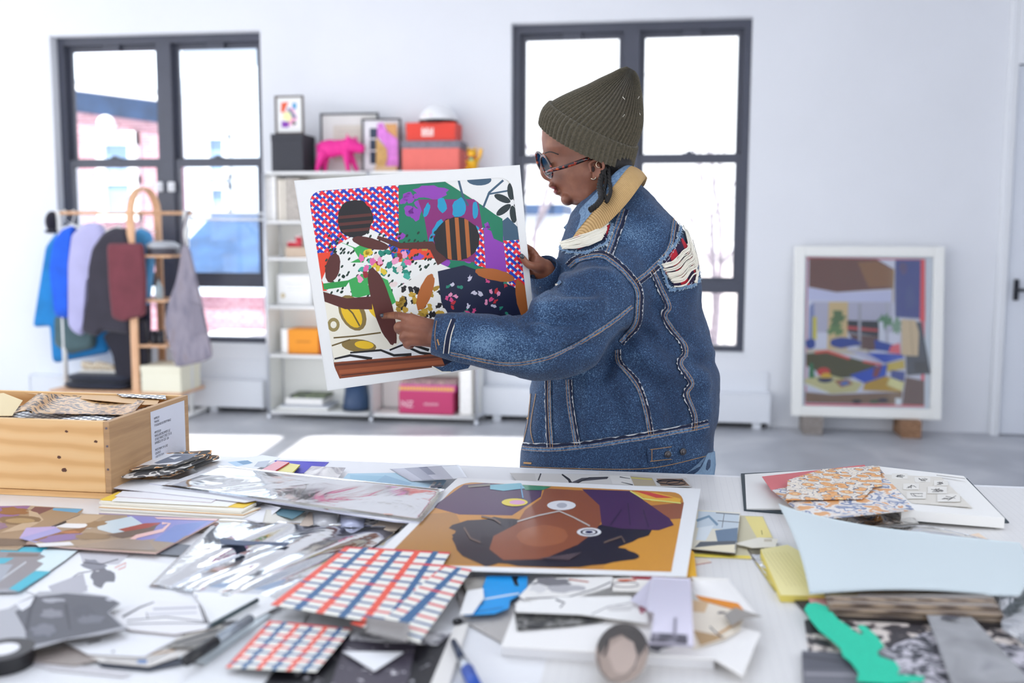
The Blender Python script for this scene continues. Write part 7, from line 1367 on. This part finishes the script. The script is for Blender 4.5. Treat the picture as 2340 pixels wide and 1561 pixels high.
# glasses
tor_m = ramp_mat('tortoiseshell', [(.44, '140b0d'), (.54, '2c0e12'), (.62, '8a2412'), (.72, 'c0521c')], 130, .15, detail=2, interp='LINEAR', coat=.6)
def rim(c, up, sd_, n=28): return [K(*c)+up*math.cos(a)+sd_*math.sin(a) for a in [2*PI*k/n for k in range(n)]]
gup = (UP*.94-RT*.34)*.0265; gsd = FH*.027-RT*.008
gl_ = obj('glasses', J(tube(rim((1249, 381, 2.262), gup, gsd), .0026, 8, closed=True), tube(rim((1237, 372, 2.335), gup, gsd), .0026, 8, closed=True), tube([K(1246, 372, 2.292), K(1240, 366, 2.30), K(1240, 366, 2.312)], .0025, 8),
     tube(smoothpts([K(1250, 394, 2.237), K(1262, 389, 2.222), K(1300, 378, 2.212), K(1336, 365, 2.214), K(1352, 362, 2.222)], 4), .0049, 8, flat=.9), tube([K(1228, 372, 2.362), K(1290, 362, 2.39), K(1340, 352, 2.385)], .003, 8)), tor_m, ps, smooth=True, label='tortoiseshell glasses')
lens = pane_m
for c in ((1249, 381, 2.262), (1237, 372, 2.335)): r = rim(c, gup*.95, gsd*.95); obj('lens', (r+[p+RT*.001 for p in r], [tuple(range(28)), tuple(range(55, 27, -1))]+[(i, (i+1) % 28, 28+(i+1) % 28, 28+i) for i in range(28)]), lens, gl_)
# earrings
silv = M('pale_gold_jewel', 'e9d9bc', .15, metal=1)
c = E_(1368, 378, .013); obj('hoop_earring', tube([c+RT*(.0068*math.cos(a))+UP*(.0072*math.sin(a)) for a in [k*2*PI/24 for k in range(20)]], .0008, 6), silv, ps, smooth=True)
c = E_(1355, 408, .012); obj('stud_earring', tube([c+RT*.005*math.cos(a)-UP*.004*math.sin(a) for a in [k*PI/8-.3 for k in range(9)]], .0013, 6), silv, ps, smooth=True)
# hair: braids below the beanie
hm_ = M('black_hair', '120e0e', .7)
def braid(pts, r, nm='braid'):
    P = smoothpts([K(*p) for p in pts], 8); sh = []
    for k in range(3):
        q = []
        for i, p in enumerate(P):
            d = (P[min(i+1, len(P)-1)]-P[max(i-1, 0)]).normalized(); s = d.cross(FWD).normalized(); t_ = s.cross(d); a = i*.9+k*2.094; q.append(p+(s*math.cos(a)+t_*math.sin(a))*r*.55)
        sh.append(tube(q, r*.62, 6))
    obj(nm, J(*sh), hm_, ps, smooth=True)
braid([(1382, 384, 2.222), (1374, 408, 2.20), (1370, 430, 2.165), (1374, 452, 2.13), (1364, 468, 2.115), (1348, 480, 2.115)], .0062)
braid([(1390, 384, 2.225), (1392, 410, 2.19), (1395, 436, 2.14), (1391, 452, 2.125), (1385, 462, 2.12)], .0042)
braid([(1376, 384, 2.222), (1384, 412, 2.19), (1380, 440, 2.15), (1386, 456, 2.125)], .0038)
obj('hair', meld([ellips(K(1400, 378, 2.27), (.045, .05, .03)), ellips(K(1428, 372, 2.29), (.02, .05, .03)), ellips(K(1388, 392, 2.25), (.02, .02, .022))], .005, 3), hm_, ps, smooth=True)
# beanie
BR = [(1237, 284, 1441, 376, .093, 30), (1240, 268, 1445, 358, .0945, 28), (1247, 250, 1449, 343, .095, 26), (1261, 235, 1452, 331, .094, 24), (1285, 221, 1460, 312, .092, 21), (1315, 207, 1467, 285, .086, 18), (1345, 194, 1468, 255, .075, 14), (1372, 180, 1466, 225, .060, 11), (1398, 168, 1462, 198, .043, 8), (1418, 158, 1457, 175, .028, 5), (1434, 153, 1449, 161, .012, 2)]
def brings(rows, infl, amp, sub=4, n=480, ribs=60):
    rows = [V((r[0], r[1], 0)) for r in rows], [V((r[2], r[3], 0)) for r in rows], [V((r[4], r[5], 0)) for r in rows]
    a, b, c = [smoothpts(q, sub) for q in rows]; out = []
    for i in range(len(a)):
        Lp, Rp = K(a[i].x, a[i].y, DT), K(b[i].x, b[i].y, DT); cen = (Lp+Rp)/2; hv = (Rp-Lp)/2; sag = -UP*(c[i].y*1.1/F_PX*DT)-RT*(c[i].y*.25/F_PX*DT); o_ = []
        for k in range(n):
            an = 2*PI*k/n; ca, sa = math.cos(an), math.sin(an); m_ = 1+(infl+amp*math.cos(ribs*an))/hv.length
            o_.append(cen+(hv*ca+(-FH*c[i].x+sag)*sa)*m_)
        out.append(o_)
    return out
knit = ramp_mat('olive_ribbed_knit', [(.35, '433e31'), (.6, '575040')], 260, .95, detail=3, bump=.15, sheen=.15)
bn = obj('beanie', loft(brings(BR[2:], 0, .0032)), knit, ps, smooth=True, label='olive grey ribbed knit beanie')
r1 = brings(BR[:4], .0058, .0026, 3); r2 = brings(BR[:4], -.001, 0, 3)
obj('beanie_cuff', loft(r1+r2[::-1], cap=False), knit, bn, smooth=True)
bb_ = BVHTree.FromPolygons([tuple(v) for v in loft(brings(BR[2:], 0, .0032))[0]], loft(brings(BR[2:], 0, .0032))[1])
for a, b in (((1423, 222), (1428, 228)), ((1428, 262), (1423, 268)), ((1461, 221), (1458, 226)), ((1461, 259), (1463, 263))):
    p, q = hit(*a, .001, bb_), hit(*b, .001, bb_)
    if p and q: obj('white_stitch', tube([p, q], .0007, 5), wthr, bn)
# jeans and shoes
jl = [loft([[hp_(rx*math.cos(2*PI*k/36)+ox, ry*math.sin(2*PI*k/36), z) for k in range(36)] for z, rx, ry, ox in ((.99, .196, .135, .015), (.94, .200, .15, .015), (.88, .185, .165, .01), (.82, .15, .16, 0))])]
for s in (-1, 1): jl.append(tube([hp_(0, .085*s, .90), hp_(-.01, .09*s, .50), hp_(.0, .10*s, .14), hp_(.0, .10*s, .10)], [.10, .082, .075, .075], 20))
jn = obj('jeans', meld(jl, .009, 4), ramp_mat('light_jeans', [(.35, '6d8aa6'), (.6, '93abc2')], 120, .9, detail=4), ps, smooth=True)
wfl = [(1560, 1086, 2.16), (1600, 1066, 2.16), (1618, 1036, 2.20), (1634, 1032, 2.24), (1636, 1062, 2.24), (1632, 1092, 2.24), (1600, 1100, 2.18)]
obj('waist_fold', prism([K(*p) for p in wfl], FWD*.02), M('faded_denim_plain', '7d98b2', .9, noise_amt=.15, nscale=90), jn)
for s in (-1, 1): obj('boot', meld([tube([hp_(.045, .10*s, .055), hp_(-.06, .10*s, .055), hp_(-.19, .10*s, .038)], [.048, .05, .036], 14), tube([hp_(.02, .10*s, .04), hp_(.02, .10*s, .16)], .055, 14), hexa([hp_(-.22, .10*s-.045, .001), hp_(.07, .10*s-.04, .001), hp_(.07, .10*s+.04, .001), hp_(-.22, .10*s+.045, .001), hp_(-.22, .10*s-.045, .03), hp_(.07, .10*s-.04, .03), hp_(.07, .10*s+.04, .03), hp_(-.22, .10*s+.045, .03)])], .006, 3), M('black_boot_leather', '1c1a1c', .4), ps, smooth=True)
